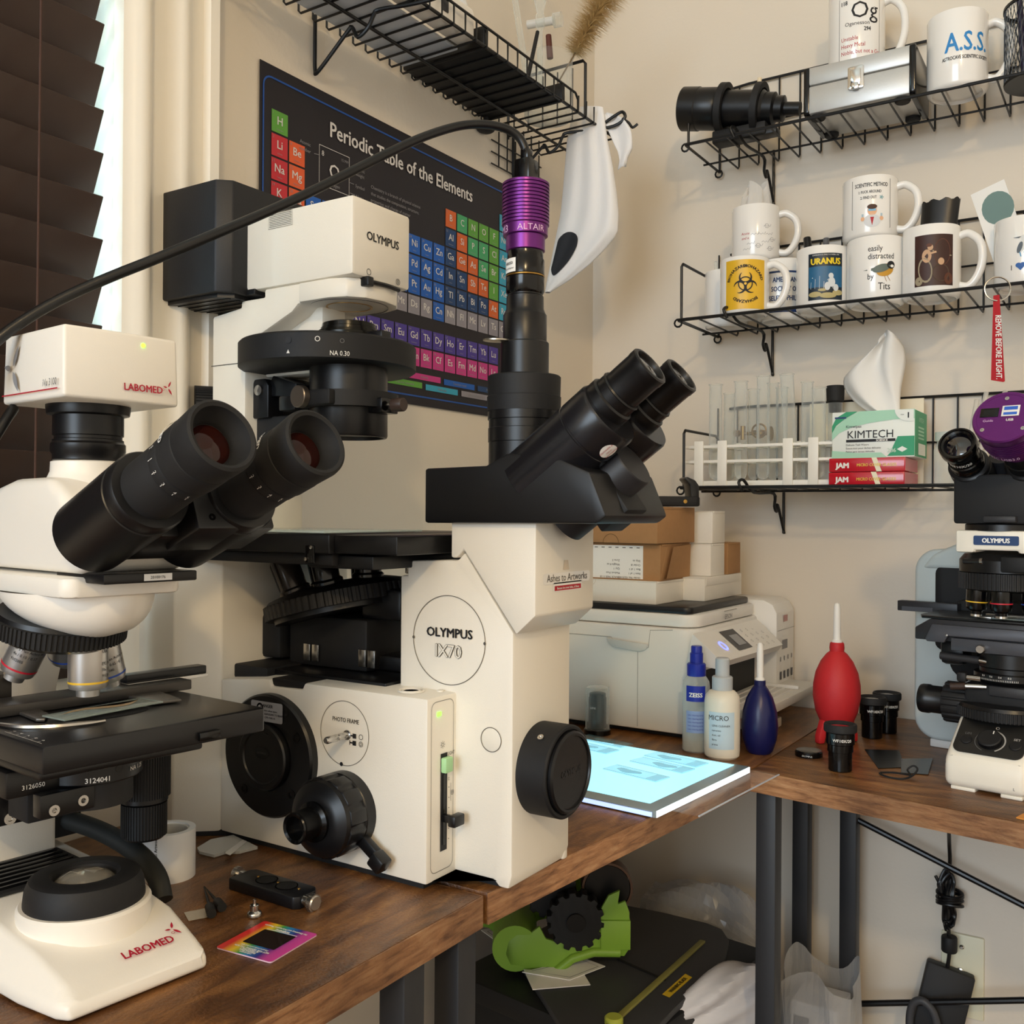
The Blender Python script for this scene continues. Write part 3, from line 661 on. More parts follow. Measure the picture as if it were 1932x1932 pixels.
# --- condenser: turret, long tube, bracket, focus knobs
m = MB(ix); TM = T(-.031, .004, 0)
m.lathe([(.0, .4435), (.0835, .4435), (.0865, .4455), (.0865, .4675), (.0845, .4695), (.04, .4715), (0, .4715)], BLKM, TM, 72); tur = m.build('condenser_turret', ix)
m = MB(ix)
def tw(u, v, w):
    a = R(-62)+u/.0868; return (-.031+(.0868+w)*math.cos(a), .004+(.0868+w)*math.sin(a), v)
m.text('NA 0.30', .0062, INKW, Matrix(), 'C', sx=.85, warp=lambda u, v, w: tw(u+.034, v+.447, w))
m.disc((0, 0), .003, INK, tm := (T(*tw(-.013, .4605, .0002)) @ plane((0, 0, 0), (math.cos(R(-62)+PI/2-.15), math.sin(R(-62)+PI/2-.15), 0), (0, 0, 1))), 0)
m.poly([(-.0016, -.0120), (.0016, -.0120), (0, -.0085)], INKW, tm, .0002)
k = T(*tw(.014, .4615, .0003)) @ plane((0, 0, 0), (math.cos(R(-62)+PI/2+.16), math.sin(R(-62)+PI/2+.16), 0), (0, 0, 1)); m.circ((0, 0), .0021, .0006, INKW, k, 0, 20)
k = T(*tw(.036, .4605, .0003)) @ plane((0, 0, 0), (math.cos(R(-62)+PI/2+.41), math.sin(R(-62)+PI/2+.41), 0), (0, 0, 1)); m.circ((0, 0), .0018, .0005, mat('dim_mark', '6A6A6A', .6), k, 0, 20)
m.build('turret_marking', tur)
m = MB(ix); m.lathe([(.036, .4715), (.036, .4735), (.0325, .4745), (.0325, .4765), (.030, .477), (.0295, .4795), (.0275, .480), (.0272, .4825), (.0262, .483), (.0258, .4865), (.0235, .4875), (.021, .484), (0, .484)], mat('lens_barrel', '15140F', .22, .5), None, 48); m.build('aperture_ring', tur)
m = MB(ix); m.box((.03, -.010, .4655), (.050, .004, .476), BLK, .0015); m.box((.015, -.006, .467), (.04, .002, .472), BLK, .001); m.build('turret_lever', tur)
m = MB(ix); m.lathe([(.0375, .4435), (.0375, .419), (.0392, .4185), (.0392, .4165), (.0375, .416), (.0378, .379), (.0368, .377), (.034, .377), (.0335, .380), (0, .380)], BLK, None, 56); m.build('condenser_tube', ix)
m = MB(ix); m.lathe([(.048, .404), (.048, .419), (.0385, .419), (.0385, .404), (.048, .404)], BLKM, None, 48, False)
m.box((-.01, -.05, .4045), (.022, -.036, .4185), BLKM, .0015); m.box((-.052, -.042, .402), (-.03, .04, .4165), BLK, .002); cl = m.build('condenser_clamp', ix)
m = MB(ix); m.lathe([(.0105, 0), (.0105, .006), (.0098, .0068), (0, .0068)], mat('dull_steel', '8B827A', .35, .9), axm((-.012, -.0495, .4125), (-.1, -1, .0)), 28); m.build('clamp_screw', cl)
m = MB(ix); m.box((.036, -.012, .3985), (.052, .012, .4125), BLKG, .001); m.cyl((.05, -.002, .406), (.062, -.002, .4055), .0022, STEEL); m.lathe([(.0065, 0), (.0065, .011), (.0058, .012), (0, .012)], mat('brown_knob', '3A2C26', .4), axm((.0585, -.002, .4055), (1, 0, 0)), 20); m.build('centring_screw', cl)
m = MB(ix)
m.prism([(-.150, .398), (-.146, .4225), (-.105, .4275), (-.099, .437), (-.084, .437), (-.079, .430), (-.079, .398)], -.03, .03, BLK, .0015, XZ)
m.box((-.13, -.025, .352), (-.052, .03, .400), BLKM, .003); m.box((-.079, -.016, .405), (-.045, .02, .417), BLKM, .002)
m.prism([(-.09, .42), (-.078, .44), (-.045, .43), (-.05, .418)], -.02, .025, BLK, .001, XZ); cb = m.build('condenser_bracket', ix)
m = MB(ix); m.lathe([(.0052, 0), (.0052, .0022), (0, .003)], STEEL, axm((-.091, -.0305, .4255), (0, -1, 0)), 20)
m.build('bracket_screw', cb)
m = MB(ix); A = axm((-.165, -.006, .4115), (-.55, -.80, .0)); m.gear(.0245, .0011, 44, .0, .030, BLKM, A @ T(0, 0, .004), .5); m.lathe([(.0232, .004), (.0232, .032), (.0225, .034), (0, .034)], BLK, A, 48); m.cyl((-.165, -.006, .4115), (-.13, .02, .4115), .02, BLK); m.build('condenser_focus_knob', ix)
# --- trinocular head
m = MB(ix)
m.prism([(.138, .2965), (.138, .3425), (.2, .3435), (.2205, .3530), (.262, .3505), (.296, .337), (.3105, .3035), (.302, .2975)], -.056, .056, mat('head_black', '101012', .42), .0022, XZ)
hd = m.build('head_body', ix)
m = MB(ix)
m.lathe([(.0302, .342), (.0302, .3655), (.0307, .366), (.0307, .3775), (.0302, .378), (.0302, .3845), (.0311, .385), (.0311, .392), (.0302, .3925)], BLK, T(.2015, 0, 0), 56)
m.lathe([(.0315, .392), (.0318, .4045), (.0312, .405), (.0315, .4215), (.0305, .4225), (.0208, .4225)], BLKM, T(.2015, 0, 0), 56)
m.build('phototube', ix)
m = MB(ix)
m.lathe([(.0208, .422), (.0208, .4505), (.0200, .4515), (.0188, .4515), (.0188, .4745), (.0178, .476), (.0162, .480), (.0160, .4905), (.0150, .4915), (.0150, .4935)], BLK, T(.2018, 0, 0), 48); m.build('camera_adapter', ix)
m = MB(ix)
m.lathe([(.0152, .4925), (.0165, .4945), (.0165, .5065), (.0160, .507), (.0160, .5085), (.0165, .509), (.0165, .5215), (.0155, .523), (.0155, .5295)], BLKG, T(.2018, 0, 0), 48); ad = m.build('reduction_lens', ix)
m = MB(ix); m.lathe([(.01655, .5072), (.0168, .5076), (.0168, .5081), (.01655, .5085)], BRASS, T(.2018, 0, 0), 48, False); m.build('gold_ring', ad)
m = MB(ix)
def lw(u, v, w):
    a = R(-128)+u/.0168; return (.2018+(.0167+w)*math.cos(a), (.0167+w)*math.sin(a), v)
m.grid(lambda u, v: lw((u-.5)*.024, .5095+.0118*v, 0), 14, 2, PAPER)
m.text('AR050', .0036, INK, Matrix(), 'R', warp=lambda u, v, w: lw(u+.009, v+.5158, w), bold=.01); m.text('Range Adapter', .0023, INK, Matrix(), 'R', warp=lambda u, v, w: lw(u+.0105, v+.512, w)); m.build('paper_label', ad, smooth=60)
# purple camera on the phototube
def purple_camera(base, X, name, front_text, parent):
    m = MB(base); pr = [(.0155, 0), (.0168, .001), (.0168, .0155), (.0192, .0165), (.0192, .0265), (.0203, .0275)]
    z = .0275
    for k in range(11):
        pr += [(.0203, z), (.0203, z+.0022), (.0187, z+.0024), (.0187, z+.0034), (.0203, z+.0036)]; z += .0037
    pr += [(.0203, z+.002), (.0193, z+.003), (0, z+.003)]
    m.lathe(pr, PURPLE, X, 56); o = m.build(name, parent, smooth=40)
    return o, z+.003
CX = T(.2018, 0, .5288) @ Matrix.Diagonal((1, 1, .83, 1))
cm, ztop = purple_camera(ix, CX, 'camera', 'ALTAIR', ix)
m = MB(ix)
def cw(u, v, w):
    a = R(-42)+u/.0193; return (.2018+(.01935+w)*math.cos(a), (.01935+w)*math.sin(a), v)
PT = mat('pale_purple_print', 'E3B9DE', .5)
m.text('ALTAIR', .0075, PT, Matrix(), 'C', warp=lambda u, v, w: cw(u, v+.5435, w)); m.text('GPCAM3', .0085, PT, Matrix(), 'R', warp=lambda u, v, w: cw(u-.022, v+.5432, w)); m.build('lettering', cm)
zt = .5288+ztop*.83
m = MB(ix); m.box((.194, -.0075, zt), (.2095, .0085, zt+.0205), BLKG, .0015); m.box((.198, -.004, zt+.02), (.206, .005, zt+.030), BLKG, .0015); m.build('usb_plug', cm)
# --- binocular eyepieces, 37 degrees up towards the room
eu = Vector((.805, 0, .593))
def ep(b, y, z0): return Vector((b[0], y, b[1]))
for y, nm in ((-.030, 'near'), (.030, 'far')):
    m = MB(ix); p = Vector((.226, y, .330)); A = axm(p, eu)
    m.lathe([(.0285, 0), (.0285, .064), (.0278, .0645), (.0278, .066), (.0285, .0665), (.0285, .089), (.0272, .0915), (.018, .0915)], mat('eyepiece_housing', '16161A', .26), A, 48); h = m.build('eyepiece_housing', ix)
    m = MB(ix); q = p+eu*.0905+Vector((-.0035, 0, .006)); A = axm(q, eu)
    m.lathe([(.0205, -.002), (.0205, .008), (.019, .0095), (.0182, .0095), (.0182, .0165), (.0188, .0172), (.0180, .0185)], BLK, A, 44)
    m.build('eyepiece_tube', h)
    m = MB(ix)
    m.lathe([(.0168, .0165), (.0168, .041), (.0172, .042), (.0172, .0475), (.0160, .0485), (.0140, .0485), (.0128, .046), (.0126, .044)], BLK, A, 44); e = m.build('eyepiece', ix)
    m = MB(ix); m.lathe([(.0127, .0445), (.009, .0462), (0, .0470)], LENS, A, 36); m.build('lens', e)
m = MB(ix); p = Vector((.245, -.004, .300)); A = axm(p, eu); m.lathe([(.0205, 0), (.0205, .076), (.0195, .0775), (0, .0775)], mat('dial_grey', '222226', .45), A, 40)
m.box((-.02, -.034, .03), (.016, -.008, .060), BLKM, .002, A); m.build('interpupillary_dial', ix)
m = MB(ix); A2_ = axm(Vector((.226, -.030, .330))+eu*.052, (0, -1, 0), (eu.x, 0, eu.z))
st_ = Vector((.226, -.030, .330))+eu*.060
def hw(u, v, w):
    a = R(-108)+u/.0286; bx_, by_ = .0287*math.cos(a), .0287*math.sin(a)
    X_ = axm(Vector((.226, -.030, .330)), eu); return tuple(X_ @ Vector((bx_*(1+w/.0287), by_*(1+w/.0287), .076+v)))
m.grid(lambda u, v: hw(.0072*math.cos(2*PI*u)*v, .0072*math.sin(2*PI*u)*v, 0), 20, 3, PAPER, cu=True)
for t, dv in (('WARRANTY', .003), ('VOID', -.0005), ('IF REMOVED', -.004)): m.text(t, .0024, INKR, Matrix(), warp=lambda u, v, w, dv=dv: hw(v+dv, -u, w))
m.build('seal_sticker', ix, smooth=60)

coin = MB(); coin.lathe([(.0112, 0), (.0121, .0003), (.0121, .0014), (.0112, .0017), (0, .0017)], mat('coin_silver', 'B9B2A6', .35, 1), axm((-.655+.186, .714-.019, .4512), (0.05, -.04, 1)), 40)
tag(coin.build('coin'), 'silver coin jutting out from the black camera tube of the ivory microscope', 'coin')
# ================================================================ upright microscope at the left edge
RL = R(-6.3)
lb = thing('upright_microscope', 'white upright microscope with a white camera box on top at the left edge', 'microscope', (-.6056, .403, 0), RL)
LW_ = mat('white_enamel', 'F3EEE4', .34, bump=.04, scale=900)
RED = mat('logo_red', 'B01430', .45)
AZ = plane((0, 0, 0), (1, 0, 0), (0, 0, 1))
def AF(a): return plane((a, 0, 0), (0, 1, 0), (0, 0, 1))              # faces that look forward (local +X)
def logo(m, X, s, col):                                              # three-petal mark
    for ang, L, w in ((62, 1.0, .26), (168, .62, .24), (-58, 1.0, .30)):
        pts = [(L*t*s*math.cos(R(ang))-w*math.sin(PI*t**.8)*s*math.sin(R(ang))*sd*.5, L*t*s*math.sin(R(ang))+w*math.sin(PI*t**.8)*s*math.cos(R(ang))*sd*.5) for sd, rng in ((1, range(9)), (-1, range(7, 0, -1))) for t in [k/8 for k in rng]]
        pts = [(p[0]+.12*s*math.cos(R(ang)), p[1]+.12*s*math.sin(R(ang))) for p in pts]
        m.poly(pts, col, X, .0004)
# base
m = MB(lb)
def basefn():
    b = bmesh.new(); secs = [(.076, .002, .048, .0125), (.066, .0015, .0525, .0185), (.03, .0015, .0585, .030), (-.05, .0015, .063, .0385), (-.21, .0015, .064, .041)]
    rows = []
    for a, z0, w, z1 in secs:
        tw_ = w-.006-.25*(z1-.01)
        rows.append([b.verts.new(p) for p in ((a, -w, z0), (a-.001, -w, z0+.009), (a-.003, -tw_, z1), (a-.003, tw_, z1), (a-.001, w-.003, z0+.009), (a, w-.003, z0))])
    for r0, r1 in zip(rows, rows[1:]):
        for k in range(6): b.faces.new((r0[k], r0[(k+1) % 6], r1[(k+1) % 6], r1[k]))
    b.faces.new(rows[0][::-1]); b.faces.new(rows[-1]); b.normal_update()
    es = [e for e in b.edges if e.calc_face_angle(0) > R(20)]
    bmesh.ops.bevel(b, geom=es, offset=.003, segments=3, affect='EDGES', profile=.5)
    bmesh.ops.triangulate(b, faces=[f for f in b.faces if len(f.verts) > 4]); return b
m.bm(basefn(), LW_)
m.lathe([(.0425, .02), (.0425, .0405), (.041, .0425), (.033, .0425)], LW_, None, 56)
bs = m.build('base', lb)
m = MB(lb); m.prism([(.068, -.045), (.068, .04), (-.2, .052), (-.2, -.055)], 0, .004, RUB); m.build('base_pad', lb)
m = MB(lb); m.lathe([(.0385, .0425), (.0385, .045), (.0375, .053), (.035, .0585), (.032, .0602), (.0225, .0602), (.0205, .0585), (.0195, .054)], BLKM, None, 60); il = m.build('illuminator_ring', lb)
m = MB(lb); m.lathe([(.0197, .0545), (.016, .0580), (.010, .0605), (0, .0615)], mat('clear_lens', 'CFC9BC', .03, trans=.75, ior=1.5), None, 40); m.lathe([(.0197, .054), (.006, .050), (0, .049)], BLKG, None, 30); m.build('lens', il)
m = MB(lb)
Xb = plane((.0615, .0125, .0203), (0, 1, 0), (-1, 0, .33))
m.text('LABOMED', .0092, RED, Xb, bold=.03, sx=.86, z=.0007); m.circ((.0205, .0078), .0011, .0003, RED, Xb, .0006, 16); m.text('R', .0014, RED, Xb @ T(.0205, .0073, 0), z=.0006)
logo(m, Xb @ T(.0215, .0112, .0003), .0066, RED); m.build('lettering', bs)
m = MB(lb); m.box((-.118, -.058, .0395), (-.052, .038, .0418), RUB, .001)
for k in range(7): m.box((-.112+.0085*k, -.054, .0418), (-.1085+.0085*k, .034, .0434), BLKG, .0006)
m.build('vent_grille', bs)
# column with black rack at the back
m = MB(lb); m.prism([(-.122, .036), (-.122, .165), (-.108, .20), (-.095, .228), (-.095, .262), (-.20, .262), (-.205, .036)], -.04, .034, LW_, .004, AZ); m.build('arm', lb)
m = MB(lb); m.box((-.125, -.028, .08), (-.095, .026, .155), BLKM, .002); m.box((-.10, -.034, .085), (-.06, -.005, .150), BLK, .002)
m.box((-.16, .034, .045), (-.125, .062, .155), BLKM, .003)
for p in ((-.0595, -.016, .108), (-.0595, -.024, .090)): m.lathe([(.0042, 0), (.0042, .0012), (.002, .0012), (.0016, .0002), (0, .0002)], STEEL, axm(p, (1, 0, 0)), 16)
m.build('stage_rack', lb)
# head carrier with nosepiece
m = MB(lb)
m.prism([(.056, -.036), (.049, -.043), (-.13, -.043), (-.13, .041), (.049, .039), (.056, .033)], .2505, .2635, LW_, .003)
def bowl(u, v):
    a = 2*PI*u; k = math.sqrt(max(0, 1-v*v)); rx, ry = .026+.034*k, .024+.022*k
    return (-.012+.004*v+rx*math.cos(a)*(1.05 if math.cos(a) > 0 else .9), -.002+ry*math.sin(a), .2515-.021*v+.010*v*math.cos(a)*-1)
m.grid(bowl, 48, 8, LW_, cu=True); m.build('head_carrier', lb)
NX = T(-.019, -.009, .2285) @ RY(R(13))
m = MB(lb); m.gear(.0435, .0011, 84, -.0065, .0045, RUB, NX, .55); m.lathe([(.0405, .0045), (.0395, .0075), (.034, .0075)], BLK, NX, 48); m.lathe([(.040, -.0065), (.036, -.0105), (0, -.0135)], mat('bright_steel', 'D8D5D0', .18, 1), NX, 48); ns = m.build('nosepiece', lb)
SILV = mat('silver_barrel', 'C9C6C2', .33, .85)
def objective(p, d, L, ring, txt, flip=0, r=.0128):
    m = MB(lb); A = axm(p, d)
    m.lathe([(.0115, -.004), (.0115, .0), (.0122, .0), (.0122, .002), (r, .0022), (r, L*.78), (r*.93, L*.86), (r*.6, L*.89), (r*.58, L), (.003, L), (.0028, L-.002), (0, L-.002)], SILV, A, 40); o = m.build('objective', ns)
    m = MB(lb); m.lathe([(r*1.004, L*.74-.0006), (r*1.012, L*.74), (r*1.004, L*.74+.0008)], mat('band_'+ring, {'red': 'C62336', 'yellow': 'E2B62C', 'blue': '2F4FA8'}[ring], .4), A, 40, False); m.build('colour_band', o)
    m = MB(lb); X_ = A; rt = r+.0002
    cl_ = A.inverted() @ (lb.matrix_basis.inverted() @ Vector((0, 0, DZ+CAM_H))); a0 = math.atan2(cl_.y, cl_.x)+txt
    def wf(u, v, w): q = a0-u/rt; return tuple(X_ @ Vector((rt*math.cos(q), rt*math.sin(q), .0075-v)))
    for k, (t, sz, bd) in enumerate((('LABOMED', .0036, .04), ('USA', .003, .01), ('', .002, 0), ('EP2 Plan Achro \u221e', .0030, .0), ({'red': '4x / 0.10 / 0.17', 'yellow': '10x / 0.25 / 0.17', 'blue': '40x / 0.65 / 0.17'}[ring], .0030, 0), ({'red': '9102005', 'yellow': '9102010', 'blue': '9102040'}[ring], .0028, 0))):
        m.text(t, sz, INK, Matrix(), 'L', bold=bd, sx=.95, warp=lambda u, v, w, k=k: wf(u, v-.0041*k+.0032, w))
    m.build('lettering', o, smooth=60)
objective((0, .001, .2175), (0, 0, -1), .038, 'yellow', -.75)
objective((-.050, -.009, .2235), (-.40, -.24, -.88), .042, 'red', .62, r=.0125)
objective((-.026, .022, .2165), (-.08, .26, -.95), .039, 'blue', .3)
objective((-.048, .008, .224), (-.45, .30, -.85), .036, 'blue', -.4)
# trinocular body
m = MB(lb)
m.prism([(-.17, .2655), (-.15, .283), (-.12, .2985), (-.085, .3125), (-.055, .321), (-.03, .326), (.018, .3265), (.036, .318), (.07, .2765), (.058, .2655)], -.037, .037, LW_, .007, AZ, 3)
m.lathe([(.0345, .312), (.0305, .320), (.0255, .327), (.0238, .331), (.0235, .3375), (.020, .339)], LW_, T(0, 0, 0), 48); tb = m.build('trinocular_body', lb)
m = MB(lb); m.lathe([(.0215, .338), (.0225, .339), (.0225, .3425), (.0238, .3445), (.0238, .3495), (.0225, .351), (.0225, .3525), (.0215, .353), (.0215, .355), (.0225, .3555), (.0225, .3685), (.0262, .3695), (.0268, .3735), (.0268, .3755)], BLK, None, 48); m.build('camera_mount', lb)
m = MB(lb)
m.prism([(.047, -.0405), (.049, 0), (.047, .0405), (-.040, .0405), (-.043, 0), (-.040, -.0405)], 0, .0455, LW_, .0022, T(0, 0, .3755), 3)
for i, v in enumerate(m.v):                                          # upper edges lean in slightly
    l = lb.matrix_basis.inverted() @ v
    if l.z > .40: l.x *= .93; l.y *= .965; m.v[i] = lb.matrix_basis @ l
    elif l.z < .379: l.x *= .97; l.y *= .98; m.v[i] = lb.matrix_basis @ l
cb_ = m.build('camera', lb)
m = MB(lb); Xc = plane((.0483, 0, .3757), (0, 1, 0), (-.085, 0, 1))
m.text('LABOMED', .0066, RED, Xc @ T(.0125, .0075, .0003), bold=.03, sx=.92); logo(m, Xc @ T(.0300, .0118, .0004), .0048, RED); m.circ((.0268, .0105), .0007, .0002, RED, Xc, .0006, 12); m.build('lettering', cb_)
m = MB(lb); m.lathe([(.0016, 0), (.0014, .0006), (0, .0008)], mat('led_green', '7BFF2A', .4, emit=6), axm(Xc @ Vector((.0135, .0385, .0)), (1, 0, .08)), 20); m.build('green_led', cb_)
m = MB(lb); m.lathe([(.0014, 0), (.0012, .0005), (0, .0006)], mat('led_dark', '123A2A', .2), axm(Xc @ Vector((-.0025, .0385, .0)), (1, 0, .08)), 20); m.build('dark_led', cb_)
m = MB(lb); Xs = plane((0, -.0407, .3757), (1, 0, 0), (0, .03, 1)); GR = mat('logo_grey', '8F9094', .5)
logo(m, Xs @ T(-.022, .022, .0006), .016, GR); m.text('iVu 3100', .0065, mat('txt_grey', '5A5A5E', .5), Xs @ T(.040, .0075, .0008), 'R', sx=.8); m.rect(-.036, .0048, .041, .0056, RED, Xs, .0008); m.build('side_print', cb_)
# binocular tubes
ed = Vector((math.cos(R(22)), 0, math.sin(R(22))))
for y, nm in ((-.031, 0), (.031, 1)):
    m = MB(lb); p = Vector((.076, y, .2945)); A = axm(p, ed)
    m.lathe([(.024, -.012), (.0245, .05), (.0238, .0505), (.0238, .052), (.0245, .0525), (.0245, .0585), (.0235, .0605), (.0185, .0612)], mat('binocular_black', '131315', .36), A, 48); h = m.build('eyepiece_housing', lb)
    m = MB(lb); m.lathe([(.0025, 0), (.0025, .0006), (.001, .0006), (.0008, .0), (0, .0)], STEEL, axm(p+ed*.056+Vector((.0, -.0245*math.cos(R(20)), -.0245*math.sin(R(20))*.6)), (0, -1, -.3)), 12); m.build('screw', h)
    m = MB(lb)
    m.lathe([(.0188, .058), (.0188, .0895), (.0182, .0905), (.0182, .0915), (.0192, .092), (.0196, .0995), (.0190, .1005), (.0202, .102), (.0206, .114), (.0203, .116), (.0198, .1165), (.0205, .1175), (.0212, .1315), (.0207, .1345), (.0192, .1355), (.0172, .1345), (.0160, .129), (.0128, .1255), (.0122, .122)], RUB, A, 52); e = m.build('eyepiece', h)
    m = MB(lb); m.lathe([(.0128, .1215), (.009, .1238), (0, .1248)], mat('amber_lens', '2A0D0A', .08, spec=.5), A, 36); m.build('lens', e)
    m = MB(lb)
    def ew(u, v, w, rr_=.0197): q = u/rr_; return tuple(A @ Vector(((rr_+w)*math.cos(q), (rr_+w)*math.sin(q), .0965+v)))
    for k, t in enumerate('512345'):
        a_ = (-208+22*k)*PI/180*.0197
        m.text(t, .0034, INKW, Matrix(), warp=lambda u, v, w, a_=a_: ew(a_+u, v-.001, w)); m.add([ew(a_-.0002, -.003, .0003), ew(a_+.0002, -.003, .0003), ew(a_+.0002, -.0014, .0003), ew(a_-.0002, -.0014, .0003)], [(0, 1, 2, 3)], INKW)
    m.text('LABOMED', .0046, INKW, Matrix(), 'C', bold=.03, warp=lambda u, v, w: ew(R(-228)*.02+u, v+.0095, w+.0010, .0200)); m.build('scale_marks', e)
m = MB(lb); A = axm((.076, 0, .2945), ed)
m.box((-.033, -.020, -.004), (.033, .0205, .037), mat('binocular_black', '131315', .36), .002, A)
m.box((-.0045, -.0235, .02), (.050, .0225, .0585), mat('binocular_black', '131315', .36), .002, A)
for q in ((.040, -.012, .0585), (.006, -.016, .0585)): m.lathe([(.0022, 0), (.0022, .0006), (.001, .0006), (.0008, .0), (0, .0)], BLKG, axm(A @ Vector(q), A.to_3x3() @ Vector((0, 0, 1))), 12)
m.box((.018, -.03, .26), (.078, .034, .2665), BLK, .001); m.build('binocular_bridge', lb)
m = MB(lb); m.rect(-.004, .2612, .0155, .2655, PAPER, AF(.0783), .0002); m.text('20100176', .0026, INK, AF(.0783) @ T(.0055, .2624, .0002)); m.build('serial_label', lb)
# mechanical stage
m = MB(lb); m.prism([(.0705, -.0625), (.0705, .0935), (.066, .0955), (-.030, .092), (-.095, .088), (-.095, -.062)], .150, .1665, mat('stage_black', '18181A', .3), .0016)
m.box((-.05, -.06, .144), (.062, .05, .1505), BLK, .002); sg = m.build('stage', lb)
m = MB(lb)
hole = [(.008+.0145*math.cos(a)*(1), .012+.028*math.sin(a)) for a in [2*PI*k/28 for k in range(28)]]
m.poly(hole, mat('hole_black', '020202', .9), T(0, 0, .1668)); m.build('stage_opening', sg)
m = MB(lb); m.box((.0708, .04, .1525), (.0735, .056, .158), BLKG, .0006)
Xr = T(.068, -.060, .1668)
for k in range(5):
    m.loop([(-.012+.0-.012*k*0-k*.0095, .0005), (-.012-k*.0095, .0030)], .0004, INKW, Xr, .0002, False); m.text(str(9-k), .004, INKW, Xr @ T(-.012-k*.0095, .005, 0) @ RZ(R(80)), z=.0002)
m.loop([(-.055, .0008), (-.006, .0008)], .0003, INKW, Xr, .0002, False); m.build('scale_marks', sg)
m = MB(lb); GM = mat('slide_holder_metal', '6F6B66', .4, .8)
m.box((-.062, -.045, .167), (-.030, .10, .1745), mat('holder_black', '4A4744', .42, .7), .001); m.box((-.060, .056, .1745), (-.048, .125, .181), BLK, .001); m.box((-.060, .056, .172), (-.046, .125, .1748), STEEL, .0004)
m.prism([(-.04, .048), (.006, .046), (.010, .066), (-.04, .075)], .1672, .1692, GM, .0005)
m.prism([(-.04, -.03), (.0, -.034), (.004, -.03), (-.012, -.02), (-.04, -.016)], .1672, .1692, GM, .0005)
arc = spline([(-.012, -.056, .168), (.012, -.05, .168), (.026, -.036, .168), (.033, -.018, .168), (.034, -.005, .168)], 6); m.tube(arc, lambda t: .0012+.0012*math.sin(PI*min(1, t*1.1)), STEEL); m.build('slide_holder', sg)
m = MB(lb); m.box((-.085, -.075, .1672), (-.066, -.02, .19), mat('holder_black', '4A4744', .42, .7), .001); m.lathe([(.003, .19), (.003, .196), (.0025, .197), (0, .197)], BRASS, T(-.075, -.028, 0), 16); m.build('stage_drive', sg)
# condenser under the stage
m = MB(lb); m.lathe([(.030, .1275), (.033, .1275), (.034, .1285), (.034, .1415), (.032, .143), (.0, .143)], BLK, T(.004, .0, 0), 52); m.lathe([(.028, .110), (.028, .1275)], BLKM, T(.004, 0, 0), 40)
m.box((-.01, -.062, .126), (.022, -.028, .143), BLK, .0015)
m.box((.02, -.045, .112), (.031, -.01, .127), BLK, .001)
for a in (-60, 5): m.lathe([(.0026, 0), (.0026, .0003), (0, .0003)], BLKG, axm((.004+.0338*math.cos(R(a)), .0338*math.sin(R(a)), .136), (math.cos(R(a)), math.sin(R(a)), 0)), 12)
for p in ((.0315, -.037, .1165), (.031, -.018, .1185)): m.lathe([(.0035, 0), (.0035, .001), (.0017, .001), (.0014, .0), (0, .0)], STEEL, axm(p, (1, 0, 0)), 14)
cd = m.build('condenser', lb)
m = MB(lb)
def cw2(u, v, w): q = R(-12)+u/.0342; return (.004+(.0342+w)*math.cos(q), (.0342+w)*math.sin(q), .131+v)
m.text('3124041', .0046, INKW, Matrix(), bold=.02, warp=lambda u, v, w: cw2(u-.004, v-.0015, w)); m.text('NA 1.25', .0042, INKW, Matrix(), warp=lambda u, v, w: cw2(u+.026, v+.0015, w)); m.text('3126050', .0042, INKW, AF(.0222) @ T(-.0455, .1305, 0)); m.build('lettering', cd)
m = MB(lb); m.prism([(-.045, .035), (-.02, .030), (-.02, -.03), (-.05, -.03)], .095, .150, BLKM, .002); m.build('condenser_mount', lb)
# focus / stage drive knobs hanging at the right
m = MB(lb); K = T(-.048, .071, 0)
m.lathe([(.0135, .143), (.0135, .128), (.0125, .127)], BLK, K, 36); m.gear(.0192, .0007, 60, .088, .123, BLKM, K, .5, ); m.lathe([(.0192, .123), (.0175, .1255), (.0, .1255)], BLK, K, 40); kn = m.build('stage_knob', lb)
m = MB(lb); m.gear(.0168, .0008, 48, .058, .083, BLKM, K, .5); m.lathe([(.0155, .083), (.0175, .0845), (.0175, .088)], BLK, K, 36); m.lathe([(.016, .058), (.0145, .056), (0, .056)], BLK, K, 30)
m.build('stage_fine_knob', kn)
m = MB(lb); m.text('DF', .0045, INKW, plane((-.0335, .0735, .1335), (-.3, 1, 0), (0, 0, 1)) @ T(0, 0, .0005)); m.build('lettering', kn)
m = MB(lb); m.lathe([(.012, .1465), (.0175, .1455), (.0175, .1435), (.012, .1425)], STEEL, T(-.058, .068, 0), 30); m.lathe([(.006, .136), (.006, .150)], STEEL, T(-.04, .066, 0), 20); m.build('drive_gear', kn)
m = MB(lb); m.tube(spline([(-.17, .034, .062), (-.13, .050, .058), (-.09, .061, .053), (-.05, .066, .045), (-.022, .066, .034), (-.008, .063, .020)], 8), .0075, mat('grey_hose', '1D1F1E', .6), 12); m.build('cord_cover', lb)

